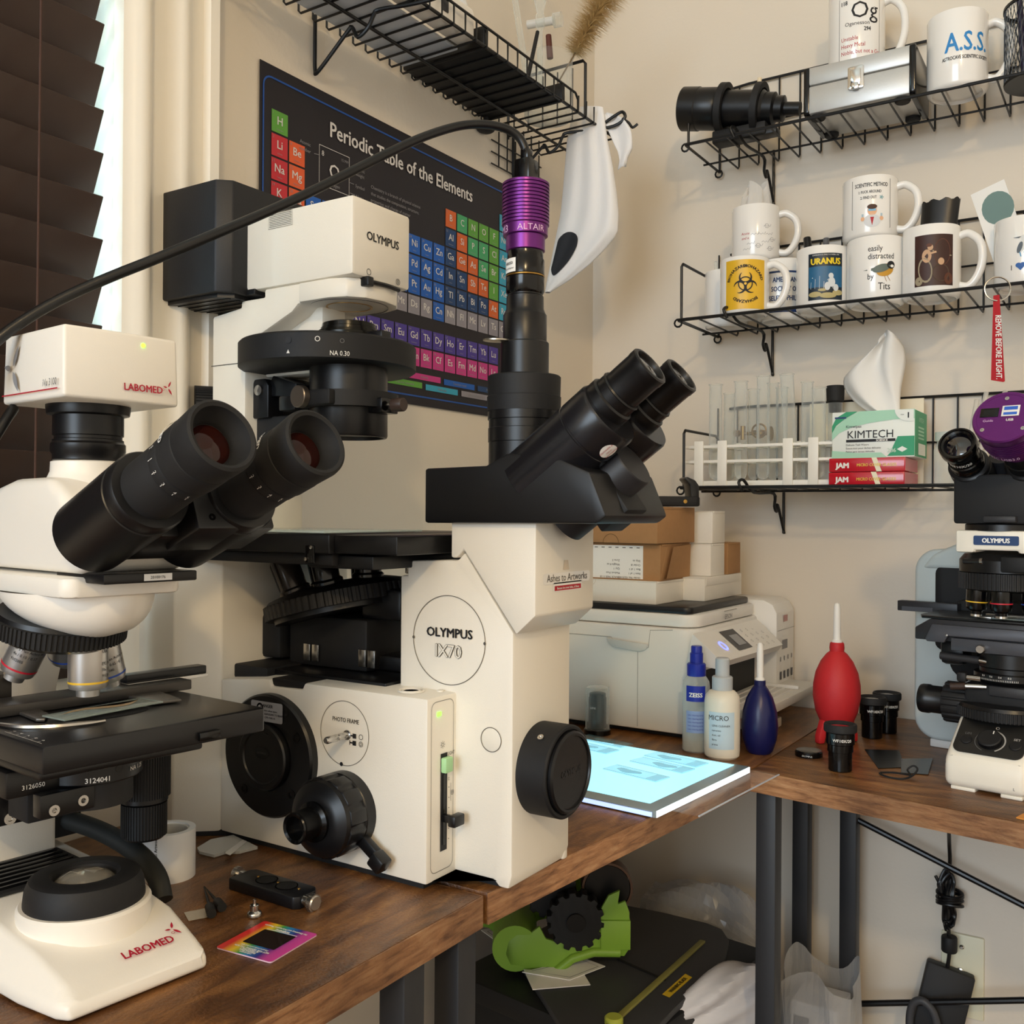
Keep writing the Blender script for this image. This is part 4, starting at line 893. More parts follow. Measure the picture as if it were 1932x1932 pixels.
# glass slide with a tissue section on the stage
gs = thing('glass_slide', 'glass slide with a pale section lying on the black stage under the yellow-banded objective', 'slide', (-.61, .40, .168), RL)
m = MB(gs); m.M = lb.matrix_basis @ T(.004, .011, .1690) @ RZ(R(7))
m.box((-.0125, -.038, 0), (.0125, .038, .0011), mat('slide_glass', 'B9C9C2', .05, alpha=.45, spec=.9), .0002); m.build('glass', gs)
m = MB(gs); m.M = lb.matrix_basis @ T(.004, .011, .1704) @ RZ(R(7))
m.poly([(-.004+.0045*math.sin(7*t)+(.006 if s_ > 0 else -.002)*math.sin(PI*(t+.5)), .062*t) for s_, rg in ((1, range(13)), (-1, range(11, 0, -1))) for t in [k/12-.5 for k in rg]], mat('pale_tissue', 'A58D6A', .6), Matrix()); m.build('section', gs)
# ================================================================ printer with boxes on top
pr = thing('printer', 'white ink tank printer with a tilted control panel on the corner desk', 'printer', (-.66, 1.38, 0))
PW_ = mat('printer_white', 'EDEBE7', .42); PG_ = mat('printer_grey', 'D9D6D0', .5)
x0, x1, y0, y1 = -.80, -.51, 1.238, 1.478
m = MB(pr); m.M = T(0, 0, DZ)
m.prism(rr(x0, y0, x1, y1+.02, .030, 7), .008, .1505, PW_, .004, ang=60); m.prism(rr(x0+.004, y0+.004, x1-.004, y1+.012, .028, 7), .1515, .170, PW_, .0045, ang=60)
m.box((x0+.02, y0+.02, .0), (x1-.03, y1, .01), DGREY); pb = m.build('printer_body', pr)
m = MB(pr); m.M = T(0, 0, DZ); Xp_ = LF(0, y0-.0004, 0)
m.loop([(-.80, .1325), (-.638, .1325), (-.632, .1215), (-.592, .1185), (-.581, .122), (-.5785, .146), (-.545, .1485)], .0009, mat('seam_grey', 'A8A7A4', .6), Xp_, .0002, False)
m.loop([(-.597, .115), (-.597, .012)], .0008, mat('seam_grey', 'A8A7A4', .6), Xp_, .0002, False)
m.prism([(-.645, .1310), (-.639, .1225), (-.634, .119), (-.593, .1155), (-.584, .119), (-.580, .127)], 0, .0035, PG_, .0015, Xp_); m.build('handle_recess', pb)
m = MB(pr); m.M = T(0, 0, DZ); LID = mat('lid_black', '1A1A1C', .38)
m.prism(rr(x0+.01, y0+.006, x1-.012, y1-.002, .012, 4), .170, .1795, LID, .0025, ang=50); m.build('lid', pr)
m = MB(pr); m.M = T(0, 0, DZ)                                        # tilted control panel
ta, tb_, bb, ba = Vector((x1-.002, 1.226, .147)), Vector((x1-.002, 1.474, .147)), Vector((-.467, 1.466, .1105)), Vector((-.469, 1.222, .1135))
n_ = (tb_-ta).cross(ba-ta).normalized(); n_ = n_ if n_.x > 0 else -n_
k = -n_*.012
m.add([ta, tb_, bb, ba, ta+k-Vector((.0, 0, .03)), tb_+k-Vector((.0, 0, .03)), bb+k, ba+k], [(0, 1, 2, 3), (4, 5, 6, 7), (0, 1, 5, 4), (1, 2, 6, 5), (2, 3, 7, 6), (3, 0, 4, 7)], PW_)
cp = m.build('control_panel', pr)
Xq = plane(ba, bb-ba, ta-ba)
m = MB(pr); m.M = T(0, 0, DZ); m.rect(.082, .010, .135, .048, mat('display_bezel', '2A2B30', .3), Xq, .0006); m.rect(.098, .018, .128, .038, mat('lcd_grey', '8F9197', .3), Xq, .0009); m.build('display', cp)
m = MB(pr); m.M = T(0, 0, DZ); m.circ((.052, .024), .0072, .0022, mat('blue_ring_light', '6F7BFF', .4, emit=2.5), Xq, .0007); m.build('power_button', cp)
m = MB(pr); m.M = T(0, 0, DZ)
for a in range(4):
    for b in range(4):
        m.circ((.155+.022*a, .010+.0105*b), .0022, .0007, mat('button_grey', 'A9A8A8', .5), Xq, .0006, 14)
m.circ((.072, .031), .0018, .0006, mat('button_grey', 'A9A8A8', .5), Xq, .0006, 12)
m.build('buttons', cp)
m = MB(pr); m.M = T(0, 0, DZ)                                        # front mouth, trays
m.box((x1-.03, 1.25, .045), (x1+.0008, 1.462, .106), mat('recess_black', '08080A', .6)); m.box((x1-.004, 1.24, .098), (x1+.012, 1.47, .112), PW_, .002); m.build('output_slot', pr)
m = MB(pr); m.M = T(0, 0, DZ)
m.box((x1-.02, 1.262, .034), (-.432, 1.54, .047), PG_, .002)
for q in range(5): m.box((x1+.01+.013*q, 1.29, .047), (x1+.0125+.013*q, 1.45, .0485), PW_)
m.box((x1+.005, 1.455, .047), (-.44, 1.462, .052), PW_, .001); m.build('output_tray', pr)
m = MB(pr); m.M = T(0, 0, DZ); m.box((x1-.02, 1.26, .006), (x1+.03, 1.53, .034), PG_, .003); m.box((x1+.02, 1.38, .0), (x1+.060, 1.41, .014), mat('printer_foot', 'D8CFBF', .6), .002); m.build('paper_cassette', pr)
m = MB(pr); m.M = T(0, 0, DZ)
m.prism([(x1-.06, .030), (x1+.029, .030), (x1+.029, .155), (x1+.022, .168), (x1+.008, .1745), (x1-.06, .1745)], -1.566, -1.480, PW_, .002, XZ); m.loop([(1.482, .128), (1.566, .128)], .0008, mat('seam_grey', 'A8A7A4', .6), RF(x1+.0294, 0, 0), .0002, False)
Xk = RF(x1+.0294, 0, 0)
for q in range(4): m.rect(1.494+.018*q, .052, 1.503+.018*q, .064, mat('tank_ink', '3A3A40', .4), Xk, .0004); m.rect(1.496+.018*q, .080, 1.499+.018*q, .087, mat('tank_ink', '3A3A40', .4), Xk, .0004)
m.rect(1.505, .098, 1.53, .112, mat('dim_grey', '8A8A8E', .6), Xk, .0004); m.rect(1.51, .140, 1.53, .150, mat('dim_red', 'B98D8C', .6), Xk, .0004); m.build('ink_tank', pr)
m = MB(pr); m.M = T(0, 0, DZ); m.text('EPSON', .0095, mat('dim_grey', '8A8A8E', .6), RF(x1+.0002, 1.352, .157), bold=.03); m.rect(1.335, .1675, 1.385, .169, mat('seam_grey', 'A8A7A4', .6), RF(x1+.0004, 0, 0)); m.build('lettering', pb)

CARD_W = mat('white_card', 'E9E4DB', .8, noise=.02, scale=300); CARD_I = mat('card_edge', 'D9CDBB', .85)
def carton(name, label, x0, x1, y0, y1, z0, z1, mt, rz=0, group='cartons stacked on the printer', deco=None, flap=None):
    c = thing(name, label, 'box', ((x0+x1)/2, (y0+y1)/2, z0), rz, group)
    m = MB(c); dx, dy, h = (x1-x0)/2, (y1-y0)/2, z1-z0
    m.box((-dx, -dy, 0), (dx, dy, h-.0012), mt, .0012); o = m.build('box_body', c)
    m = MB(c); m.box((-dx, -dy, h-.0012), (dx, dy, h), mt, .0005)
    m.box((dx, -dy+.004, h-.012 if flap else h-.003), (dx+.0008, dy-.004, h), mt, .0003); m.build('lid_flap', c)
    if deco:
        m = MB(c); deco(m, dx, dy, h); m.build('print', c)
    return c
def tab(m, dx, dy, h):
    X = LF(0, -dy-.0003, 0); m.circ((-.02, h-.0005), .0085, .0009, CARD_I, X, .0001, 30, 180, 360); m.disc((-.02, h-.001), .0035, KRAFT, X, .0001)
b1 = carton('carton', 'flat white carton under the kraft boxes on the black printer lid', -.745, -.577, 1.256, 1.376, .1795, .2115, CARD_W, R(-1), deco=tab)
def shiplabel(m, dx, dy, h):
    X = LF(0, -dy-.0005, 0); m.rect(-dx, .002, dx-.026, h-.003, PAPER, X, .0002)
    for k in range(5):
        m.text(('Order No: 0235182', 'Item 1 of 1', 'Box 1 of 1', 'Order #', 'Ship to')[k], .0042, INK, X @ T(dx-.030, .005+.006*k, 0) @ RZ(PI), 'L', z=.0006)
        m.text(('TRACK 9400 1118', 'Method: Post', 'Qty: 1', 'Weight 4 oz', 'Zone 3')[k], .0040, INK, X @ T(dx-.062, .005+.006*k, 0) @ RZ(PI), 'L', z=.0006)
    for k in range(8): m.rect(dx-.036-.011*k, h-.0065, dx-.031-.011*k, h-.0055, INK, X, .0005)
b2 = carton('carton', 'kraft carton with a white shipping label and an open side flap', -.735, -.577, 1.262, 1.372, .2115, .2635, KRAFT, R(1.2), deco=shiplabel)
m = MB(b2); m.add([(.0795, -.052, .002), (.0795, .053, .002), (.081, .053, .050), (.0845, -.022, .047), (.0845, -.046, .004)], [(0, 1, 2, 3, 4)], KRAFT); m.add([(.0795, -.054, .002), (.0795, -.030, .05), (.07, -.0545, .05)], [(0, 1, 2)], KRAFT); m.build('side_flap', b2)
def tab2(m, dx, dy, h):
    m.circ((.012, .0), .0125, .0008, mat('cut_line', '6E5436', .9), LF(0, -dy-.0003, 0), .0001, 30, 0, 180)
b3 = carton('carton', 'plain kraft carton on top of the stack under the phone holder', -.742, -.572, 1.252, 1.374, .2642, .3155, KRAFT, R(-2), deco=tab2)
b4 = carton('carton', 'flat white carton with a front tab at the right end of the printer lid', -.66, -.545, 1.345, 1.505, .1795, .2135, CARD_W, R(1), flap=True)
b5 = carton('carton', 'small white carton, lower of two beside the kraft stack', -.66, -.549, 1.384, 1.438, .2137, .262, CARD_W, R(-1))
b6 = carton('carton', 'small white carton, upper of two beside the kraft stack', -.66, -.549, 1.384, 1.440, .2625, .3105, CARD_W, R(2))
b7 = carton('carton', 'small kraft carton at the right end of the stack near the wall', -.66, -.548, 1.445, 1.505, .2137, .262, KRAFT, R(2))
# phone holder on the top carton, with a sheet of paper below it
pp = MB(); pp.box((-.72, 1.275, .3158), (-.60, 1.362, .3166), PAPER); tag(pp.build('paper_sheet'), 'white paper slip under the black phone holder on the top carton', 'paper')
hx = at(1180, 925, 2, .3166); hx = Vector((-.60, 1.318, .3168))
ph = thing('phone_holder', 'black clamp phone holder lying on the top kraft carton', 'holder', hx, R(40))
m = MB(ph); m.prism(rr(-.054, -.019, .054, .019, .009, 5), 0, .0145, BLKM, .0025, ang=50); fr = m.build('frame', ph)
m = MB(ph); m.lathe([(.0028, 0), (.0028, .0012), (0, .0015)], BRASS, axm((.030, -.019, .007), (0, -1, 0)), 14); m.build('screw', fr)
m = MB(ph); m.prism([(-.040, .0145), (-.040, .036), (-.036, .041), (-.024, .041), (-.016, .035), (-.016, .030), (-.024, .031), (-.030, .027), (-.030, .0145)], -.013, .013, BLK, .002, XZ); m.build('clamp_jaw', ph)
m = MB(ph); m.prism([(.052, .010), (.052, .030), (.046, .038), (.034, .043), (.030, .040), (.038, .031), (.040, .0145), (.036, .010)], -.016, .016, BLK, .002, XZ); m.build('clamp_jaw', ph)
# things in front of the printer
def on_desk(px, py): return at(px, py, 2, 0)
def topz(px, py, y): return at(px, py, 1, y).z
v = on_desk(1127, 1384)
vi = thing('vial', 'small clear capped vial with a dark insert beside the white printer', 'vial', (v.x, v.y, 0))
m = MB(vi); m.lathe([(.0185, 0), (.0185, .0065), (.0175, .0075), (0, .0075)], BLKG, None, 36); m.build('base', vi)
m = MB(vi); m.lathe([(.0168, .0075), (.0168, .060), (.0155, .0645), (.012, .0665), (0, .067)], WATER, None, 40); m.build('clear_cover', vi)
m = MB(vi); m.lathe([(.0125, .0078), (.0125, .050), (.0115, .0515), (.0115, .056), (.009, .057), (0, .057)], mat('dark_teal', '1E2B2B', .25, .3), None, 32)
m.text('LENS', .004, INKW, plane((0, -.0127, .036), (1, 0, 0), (0, 0, 1))); m.build('insert', vi)
BLU = mat('cobalt_plastic', '1D2F9E', .3)
v = on_desk(1313, 1416); sp = thing('spray_bottle', 'clear spray bottle with a blue pump head and blue label', 'bottle', (v.x, v.y, 0), R(20))
m = MB(sp); m.lathe([(.016, 0), (.0175, .002), (.0175, .083), (.0165, .090), (.012, .097), (.0095, .099)], glass_mat('clear_plastic', 'EDF2F2', .08, .72), None, 36); m.build('bottle', sp)
m = MB(sp); m.lathe([(0, .002), (.0165, .002), (.0165, .018), (0, .018)], glass_mat('clear_liquid', 'E9DFC9', .02, .6), None, 32); m.build('liquid', sp)
m = MB(sp); m.lathe([(.0118, .0965), (.0122, .098), (.0122, .112), (.0105, .1135), (.0085, .1135), (.0085, .126), (.0072, .127), (.0072, .134), (.0065, .1355), (0, .1355)], BLU, None, 32); m.cyl((0, -.006, .124), (0, -.0085, .124), .0018, BLU); m.build('pump', sp)
m = MB(sp)
def sw(u, v, w, r=.0178): q = -PI/2+u/r; return ((r+w)*math.cos(q), (r+w)*math.sin(q), v)
m.grid(lambda u, v: sw((u-.5)*.026, .066+.020*v, 0), 14, 2, BLU); m.grid(lambda u, v: sw((u-.5)*.026, .026+.028*v, 0), 14, 2, mat('pale_blue_print', '8FA3CF', .5)); m.text('ZEISS', .0075, INKW, Matrix(), bold=.05, warp=lambda u, v, w: sw(u, v+.072, w))
for k in range(5): m.text('Lens cleaning spray', .0026, BLU, Matrix(), warp=lambda u, v, w, k=k: sw(u, v+.048-.0045*k, w))
m.build('label', sp, smooth=60)
v = on_desk(1362, 1428); wb = thing('spray_bottle', 'milky white spray bottle with a grey pump head and white label', 'bottle', (v.x, v.y, 0), R(24))
CRM = mat('milky_plastic', 'E9E2D2', .35); GRP = mat('grey_plastic', 'B9BEC2', .4)
m = MB(wb); m.lathe([(.0185, 0), (.0215, .003), (.0222, .010), (.0222, .070), (.021, .078), (.016, .0835), (.0125, .085)], CRM, None, 44); m.build('bottle', wb)
m = MB(wb); m.lathe([(.0125, .084), (.0128, .086), (.0128, .1005), (.0118, .1018), (.0088, .102), (.0088, .1235), (.0075, .125), (0, .125)], GRP, None, 36); m.cyl((0, -.006, .119), (0, -.0092, .119), .0016, GRP); m.build('pump', wb)
m = MB(wb)
def sw2(u, v, w): return sw(u, v, w, .0225)
m.grid(lambda u, v: sw2(-.002+(u-.5)*.034, .014+.046*v, 0), 16, 2, mat('pale_blue_label', 'C3D6E2', .6))
m.text('MICRO', .0085, INK, Matrix(), warp=lambda u, v, w: sw2(u-.006, v+.050, w))
for k, t in enumerate(('LENS CLEANER', 'removes', 'dust, oil', 'fibre', 'prints')): m.text(t, .0034, INK, Matrix(), 'L', warp=lambda u, v, w, k=k: sw2(u-.014, v+.042-.0058*k, w))
m.build('label', wb, smooth=60)
v = on_desk(1433, 1420); bb_ = thing('air_blower', 'dark blue rubber bulb blower with a white nozzle', 'blower', (v.x, v.y, 0))
NAVY = mat('navy_rubber', '12174E', .32)
m = MB(bb_); m.lathe([(.0, 0), (.0135, .0), (.0165, .003), (.0215, .018), (.0232, .034), (.0215, .054), (.0165, .071), (.0105, .082), (.0072, .0865), (.0072, .0925), (.0062, .0932), (0, .0932)], NAVY, None, 44); m.build('bulb', bb_)
m = MB(bb_); m.lathe([(.0060, .0925), (.0060, .095), (.0045, .097), (.0043, .128), (.0036, .1385), (.0022, .1410), (0, .1415)], WHITEP, None, 24); m.build('nozzle', bb_)
v = on_desk(1578, 1400); rb = thing('air_blower', 'red rubber rocket blower with fins and a long white nozzle', 'blower', (v.x, v.y, 0), R(10))
REDR = mat('red_rubber', 'C2262B', .55, bump=.1, scale=500)
m = MB(rb); m.lathe([(.0, .016), (.013, .017), (.020, .024), (.0275, .042), (.0310, .062), (.0305, .078), (.0275, .094), (.021, .109), (.0135, .119), (.0092, .1225), (.0098, .127), (.0092, .133), (.0078, .1345), (0, .1345)], REDR, None, 56); m.build('bulb', rb)
for k in range(4):
    m = MB(rb); A = RZ(R(40+90*k))
    m.prism([(.010, .018), (.016, .036), (.024, .030), (.0305, .010), (.0305, .0), (.0215, .0), (.0195, .010), (.013, .016)], -.0055, .0055, REDR, .002, A @ XZ); m.build('fin', rb)
m = MB(rb); m.lathe([(.0070, .1345), (.0070, .137), (.0050, .138), (.0047, .170), (.0043, .183), (.0032, .1865), (0, .188)], WHITEP, None, 28); m.build('nozzle', rb)
# light pad
g0 = Vector((-.628, 1.149, 0)); g1, g2 = Vector((-.404, 1.1105, 0)), Vector((-.413, .907, 0)); 
ex = (g1-g0).normalized(); pa = math.atan2((g1-g2).y, (g1-g2).x)
pa = PI/2-R(4.5); g2 = Vector((-.416, .905, 0))
lp = thing('light_pad', 'glowing pale blue tracing light pad at the edge of the corner desk', 'light pad', (g2.x, g2.y, 0), pa-PI/2)
L_, Wd = .226, .30
m = MB(lp); m.box((-Wd, 0, .001), (0, L_, .0082), mat('acrylic_grey', '8FA0AA', .15), .0012); m.build('pad_body', lp)
m = MB(lp); m.box((-Wd+.012, .020, .0082), (-.0175, L_-.006, .0086), mat('glowing_panel', 'A9E6F6', .3, emit=1.0, ecol='9FE2F5')); m.build('lit_panel', lp)
m = MB(lp); m.box((-.0012, .002, .0015), (.0006, L_-.002, .0078), mat('lit_edge', 'E8FBFF', .3, emit=2.2)); m.build('lit_edge', lp)
m = MB(lp); m.box((-Wd+.002, -.0006, .002), (-.004, .0006, .0065), mat('lit_edge_soft', '9FB4F2', .3, emit=1.6)); m.build('lit_edge', lp)
SG = mat('slide_on_pad', '9FCFDB', .08, alpha=.14, spec=.5)
def pad_slide(c, ang, label, tissue):
    s = thing('glass_slide', label, 'slide', (c[0], c[1], .0087), ang, 'glass slides on the light pad')
    m = MB(s); m.box((-.038, -.0128, 0), (.038, .0128, .0011), SG, .0001); m.loop([(-.038, -.0128), (.038, -.0128), (.038, .0128), (-.038, .0128)], .0009, mat('slide_edge', '5E8E9C', .2), Matrix(), .0012); m.build('glass', s)
    m = MB(s); m.poly([(.008*k_*2.2*math.cos(t)+tissue, .007*(1+.3*math.sin(3*t))*math.sin(t)) for k_ in (1,) for t in [2*PI*q/22 for q in range(22)]], mat('slide_section', '84B5C0', .6, alpha=.45), Matrix(), .0013); m.rect(.022, -.0115, .037, .0115, mat('frosted_end', '9CCBD6', .7, alpha=.35), Matrix(), .0013); m.build('section', s)
for (px, py), a, t, tl in (((1275, 1434), -12, 'rearmost glass slide at the right of the glowing light pad', -.01), ((1248.6, 1444.5), -12, 'middle glass slide at the right of the glowing light pad', .004), ((1199.6, 1459.7), -12, 'front glass slide, nearest the camera on the glowing light pad', -.01), ((1140, 1399), -12, 'rear glass slide at the left of the glowing light pad behind the black port cap', 0), ((1112, 1410), -12, 'front glass slide at the left of the glowing light pad behind the black port cap', -.004)):
    p = at(px, py, 2, .0087); pad_slide(p, R(a), t, tl)
# clear sheet jutting over the edge of the desk
sh = thing('acrylic_sheet', 'clear acrylic sheet under the light pad jutting over the desk edge', 'sheet', (g2.x, g2.y, 0), pa-PI/2)
m = MB(sh); m.box((-.06, .035, .0002), (.030, .240, .0010), glass_mat('acrylic_clear', 'FDFEFF', .03, 1.0, .10)); m.build('sheet', sh)
m = MB(sh); m.box((.0292, .035, .0001), (.0306, .240, .0013), mat('sheet_edge', 'C9D3E2', .25)); m.build('polished_edge', sh)
# lens cap, loose eyepieces, films, rubber band
v = on_desk(1526, 1426); lc_ = MB(); lc_.M = T(v.x, v.y, DZ); lc_.lathe([(.0165, 0), (.017, .001), (.017, .006), (.0155, .0075), (.013, .0072), (0, .0072)], BLKG, None, 40); lc_.text('OLYMPUS', .003, INKW, plane((.003, -.0172, .002), (1, 0, 0), (0, 0, 1)), z=.0004)
tag(lc_.build('lens_cap'), 'small round black lens cap lying before the red rocket blower', 'cap')
def loose_ep(px, py, rot, label, s=1.0):
    v = on_desk(px, py); e = thing('eyepiece', label, 'eyepiece', (v.x, v.y, 0), rot, 'loose eyepieces on the desk')
    m = MB(e); m.lathe([(.0128*s, 0), (.0136*s, .001), (.0136*s, .0225), (.0150*s, .0232), (.0150*s, .0315), (.0166*s, .0325), (.0166*s, .0455), (.0175*s, .0462), (.0182*s, .0468)], BLKG, None, 44); b = m.build('barrel', e)
    m = MB(e); m.lathe([(.0184*s, .0465), (.0192*s, .0475), (.0192*s, .0545), (.0182*s, .056), (.0165*s, .056), (.014*s, .0535)], RUB, None, 44); m.build('eyecup', e)
    m = MB(e); m.lathe([(.0142*s, .0532), (0, .0545)], LENS, None, 32); m.build('lens', e)
    m = MB(e); m.text('WF10X/20', .0050, INKW, Matrix(), bold=.02, warp=lambda u, v, w: ((.0167*s+w)*math.cos(-PI/2+u/.0167), (.0167*s+w)*math.sin(-PI/2+u/.0167), .0365+v)); m.build('lettering', b, smooth=60)
loose_ep(1585, 1453, R(22), 'loose black eyepiece standing alone in front of the red rocket blower')
loose_ep(1645, 1391, R(30), 'loose black eyepiece behind the film squares, front one of the touching pair')
loose_ep(1673, 1381, R(30), 'loose black eyepiece nearest the wall, rear one of the touching pair')
fm = MB(); v = [at(*q, 2, .0006) for q in ((1631, 1414), (1696, 1416), (1704, 1436), (1710, 1448), (1657, 1450))]
fm.add([tuple(q) for q in v]+[(q.x, q.y, .001) for q in v], [(5, 6, 7, 8, 9), (0, 1, 2, 3, 4)]+[(k, (k+1) % 5, (k+1) % 5+5, k+5) for k in range(5)], mat('dark_film', '0E0F0F', .3))
tag(fm.build('polarising_film'), 'opaque black polarising film square lying beside the rubber band', 'film')
fm = MB(); v = [at(*q, 2, .0012) for q in ((1700, 1432), (1760, 1431), (1751, 1461), (1700, 1458))]
fm.add([tuple(q) for q in v]+[(q.x, q.y, .0016) for q in v], [(4, 5, 6, 7), (0, 1, 2, 3)]+[(k, (k+1) % 4, (k+1) % 4+4, k+4) for k in range(4)], mat('grey_film', '565C60', .25, alpha=.85))
tag(fm.build('polarising_film'), 'translucent grey polarising film square lying beside the white-based microscope', 'film')
v = on_desk(1690, 1466); ba_ = MB(); ba_.M = T(v.x, v.y, DZ)
ba_.tube(spline([(-.018, 0, .002), (-.006, -.011, .0016), (.010, -.010, .0016), (.018, .002, .004), (.022, .010, .010), (.017, .012, .013), (.011, .010, .008), (.016, .001, .0045), (.010, .007, .003), (-.006, .012, .0018)], 6, True), .0011, RUB, 8, True)
tag(ba_.build('rubber_band'), 'black rubber band twisted into a loop in front of the film squares', 'band')
op = MB(); v = on_desk(1925, 1536); op.M = T(v.x, v.y, DZ); op.prism([(-.002, -.018), (.05, -.03), (.06, .04), (.012, .035)], .0, .0012, mat('orange_paper', 'D9923F', .7)); tag(op.build('paper_sheet'), 'orange paper edge showing beside the right microscope base', 'paper')
# ================================================================ upright microscope at the right edge
bx_ = thing('upright_microscope', 'pale grey upright microscope with black stage at the right edge', 'microscope', (-.150, 1.186, 0), R(-9))
GB = mat('grey_blue_enamel', 'C3CBC9', .4); CB = mat('cream_enamel', 'F0EBDE', .38); xc = -.005
def FX(y): return plane((0, y, 0), (1, 0, 0), (0, 0, 1))
m = MB(bx_); m.prism(rr(-.150, .010, .145, .262, .030, 8), -.30, -.19, GB, .006, FX(0), 3, 40)
# FX extrudes towards -y: the column stands from y=.19 to .30
m.build('column', bx_)
m = MB(bx_); m.prism(rr(-.122, .13, .12, .240, .010, 4), -.1915, -.1885, mat('recess_black', '08080A', .6), .001, FX(0)); m.prism(rr(xc-.09, .10, xc+.09, .20, .02), -.19, -.16, BLKM, .004, FX(0)); m.build('front_recess', bx_)
m = MB(bx_); m.box((-.130, .195, .0), (-.10, .22, .011), PG_, .002); m.box((.10, .195, .0), (.13, .22, .011), PG_, .002); m.build('foot', bx_)
m = MB(bx_); m.prism([(-.142, .235), (-.125, .256), (-.095, .270), (-.045, .287), (.05, .287), (.10, .270), (.13, .25), (.13, .235)], -.298, -.186, GB, .008, FX(0), 3); m.build('arm_shoulder', bx_)
# base with sloping control panel
m = MB(bx_)
m.prism([(0.0, .003), (0.0, .030), (.004, .0375), (.012, .045), (.05, .0735), (.062, .080), (.22, .085), (.22, .003)], -.043, .043, CB, .009, plane((xc, 0, 0), (0, 1, 0), (0, 0, 1)), 4)
bs2 = m.build('base', bx_)
m = MB(bx_); m.box((xc-.036, .004, 0), (xc-.01, .03, .004), CB, .001); m.box((xc+.016, .004, 0), (xc+.038, .03, .004), CB, .001); m.box((xc-.03, .02, .001), (xc+.03, .2, .004), RUB); m.build('foot', bx_)
sl = plane((xc, .0105, .0442), (1, 0, 0), (0, .78, .58))
m = MB(bx_); m.prism(rr(-.0365, -.004, .0365, .056, .009, 6), .0, .0022, mat('panel_black', '1C1B1A', .45), .0006, sl); cpn = m.build('control_panel', bx_)
m = MB(bx_); m.gear(.0125, .0006, 40, .002, .0075, BLK, sl @ T(0, .016, 0), .5); m.lathe([(.0122, .0075), (.011, .0085), (0, .0085)], BLKM, sl @ T(0, .016, 0), 40); m.box((-.0004, .005, .0086), (.0006, .0095, .0089), INKW, 0, sl @ T(.003, .0165, 0)); m.build('brightness_dial', cpn)
m = MB(bx_); m.circ((0, .016), .0155, .0006, mat('dim_mark', '6A6A6A', .6), sl, .0025, 50, 100, 250); m.circ((0, .016), .0155, .0016, mat('light_mark', 'A9A5A0', .6), sl, .0025, 50, -60, 100)
m.text('LIM', .0046, mat('dim_mark', '6A6A6A', .6), sl @ T(-.0245, .0215, .0022)); m.text('SET', .0046, mat('light_mark', 'A9A5A0', .6), sl @ T(.0265, .0215, .0022), bold=.02); m.circ((.0035, .036), .0017, .0006, mat('light_mark', 'A9A5A0', .6), sl, .0025, 20); m.build('panel_print', cpn)
for x in (-.0245, .0265):
    m = MB(bx_); m.lathe([(.0062, .002), (.0062, .0032), (.0055, .004), (0, .0042)], BLKM, sl @ T(x, .0135, 0), 30); m.build('button', cpn)
m = MB(bx_); m.text('L', .004, INK, plane((xc+.031, -.0006, .011), (1, 0, 0), (0, 0, 1)), z=.0004); m.build('mark', bs2)
m = MB(bx_); C_ = T(xc, .085, 0); m.lathe([(.052, .0735), (.0535, .075)], BLK, C_, 60, False); m.gear(.0535, .0010, 80, .0745, .0855, BLKM, C_, .5); m.lathe([(.0515, .0855), (.050, .0895), (.030, .091), (.028, .0885), (0, .0885)], BLK, C_, 60); fdr = m.build('field_stop_ring', bx_)
m = MB(bx_); m.lathe([(.0278, .0888), (.018, .092), (0, .0935)], mat('clear_lens', 'CFC9BC', .03, trans=.75, ior=1.5), C_, 40); m.build('lens', fdr)
# focus knobs
m = MB(bx_); A = axm((-.040, .085, .083), (-1, 0, 0)); m.gear(.0245, .0016, 16, .004, .032, BLKM, A, .7, .0005); m.lathe([(.026, -.002), (.026, .004)], BLK, A, 44); m.build('coarse_focus_knob', bx_)
m = MB(bx_); m.lathe([(.0165, .03), (.0165, .050), (.0175, .052), (.0175, .060), (.0165, .0625), (0, .0625)], BLK, A, 44); m.build('fine_focus_knob', bx_)
m = MB(bx_); m.box((xc-.04, .06, .078), (xc+.06, .17, .112), BLKM, .004); m.box((xc-.012, .055, .10), (xc+.03, .10, .112), DGREY, .002); m.build('focus_block', bx_)
# stage
m = MB(bx_)
m.prism([(-.100, .158), (-.100, .172), (-.082, .1835), (.10, .1835), (.10, .158)], -.22, -.055, mat('stage_dark', '232327', .42), .0018, FX(0)); m.prism([(-.092, .055), (-.10, .075), (-.10, .20), (.10, .20), (.10, .055)], .1835, .1865, BLK, .001)
stg = m.build('stage', bx_)
m = MB(bx_); m.prism([(-.086, .160), (-.078, .178), (.10, .178), (.10, .165), (-.060, .165), (-.064, .157), (-.084, .157)], -.055, -.049, mat('stage_bar', '4A4C53', .4, .3), .0012, FX(0)); m.box((-.056, .048, .149), (.10, .056, .1635), mat('stage_bar', '4A4C53', .4, .3), .001)
m.build('stage_front_bar', stg)
m = MB(bx_); m.lathe([(.0052, 0), (.0052, .006), (.0042, .0075), (0, .0075)], STEEL, axm((-.022, .048, .154), (0, -1, 0)), 22); m.build('stage_screw', stg)
m = MB(bx_); m.lathe([(.0015, 0), (.0013, .001), (0, .0012)], STEEL, axm((-.061, .049, .166), (0, -1, 0)), 10); m.build('screw', stg)
m = MB(bx_); m.box((-.155, .145, .182), (-.08, .160, .195), mat('stage_dark', '232327', .42), .001); m.box((-.149, .1445, .1825), (-.11, .1452, .188), mat('stage_bar', '4A4C53', .4, .3)); m.build('guide_arm', stg)
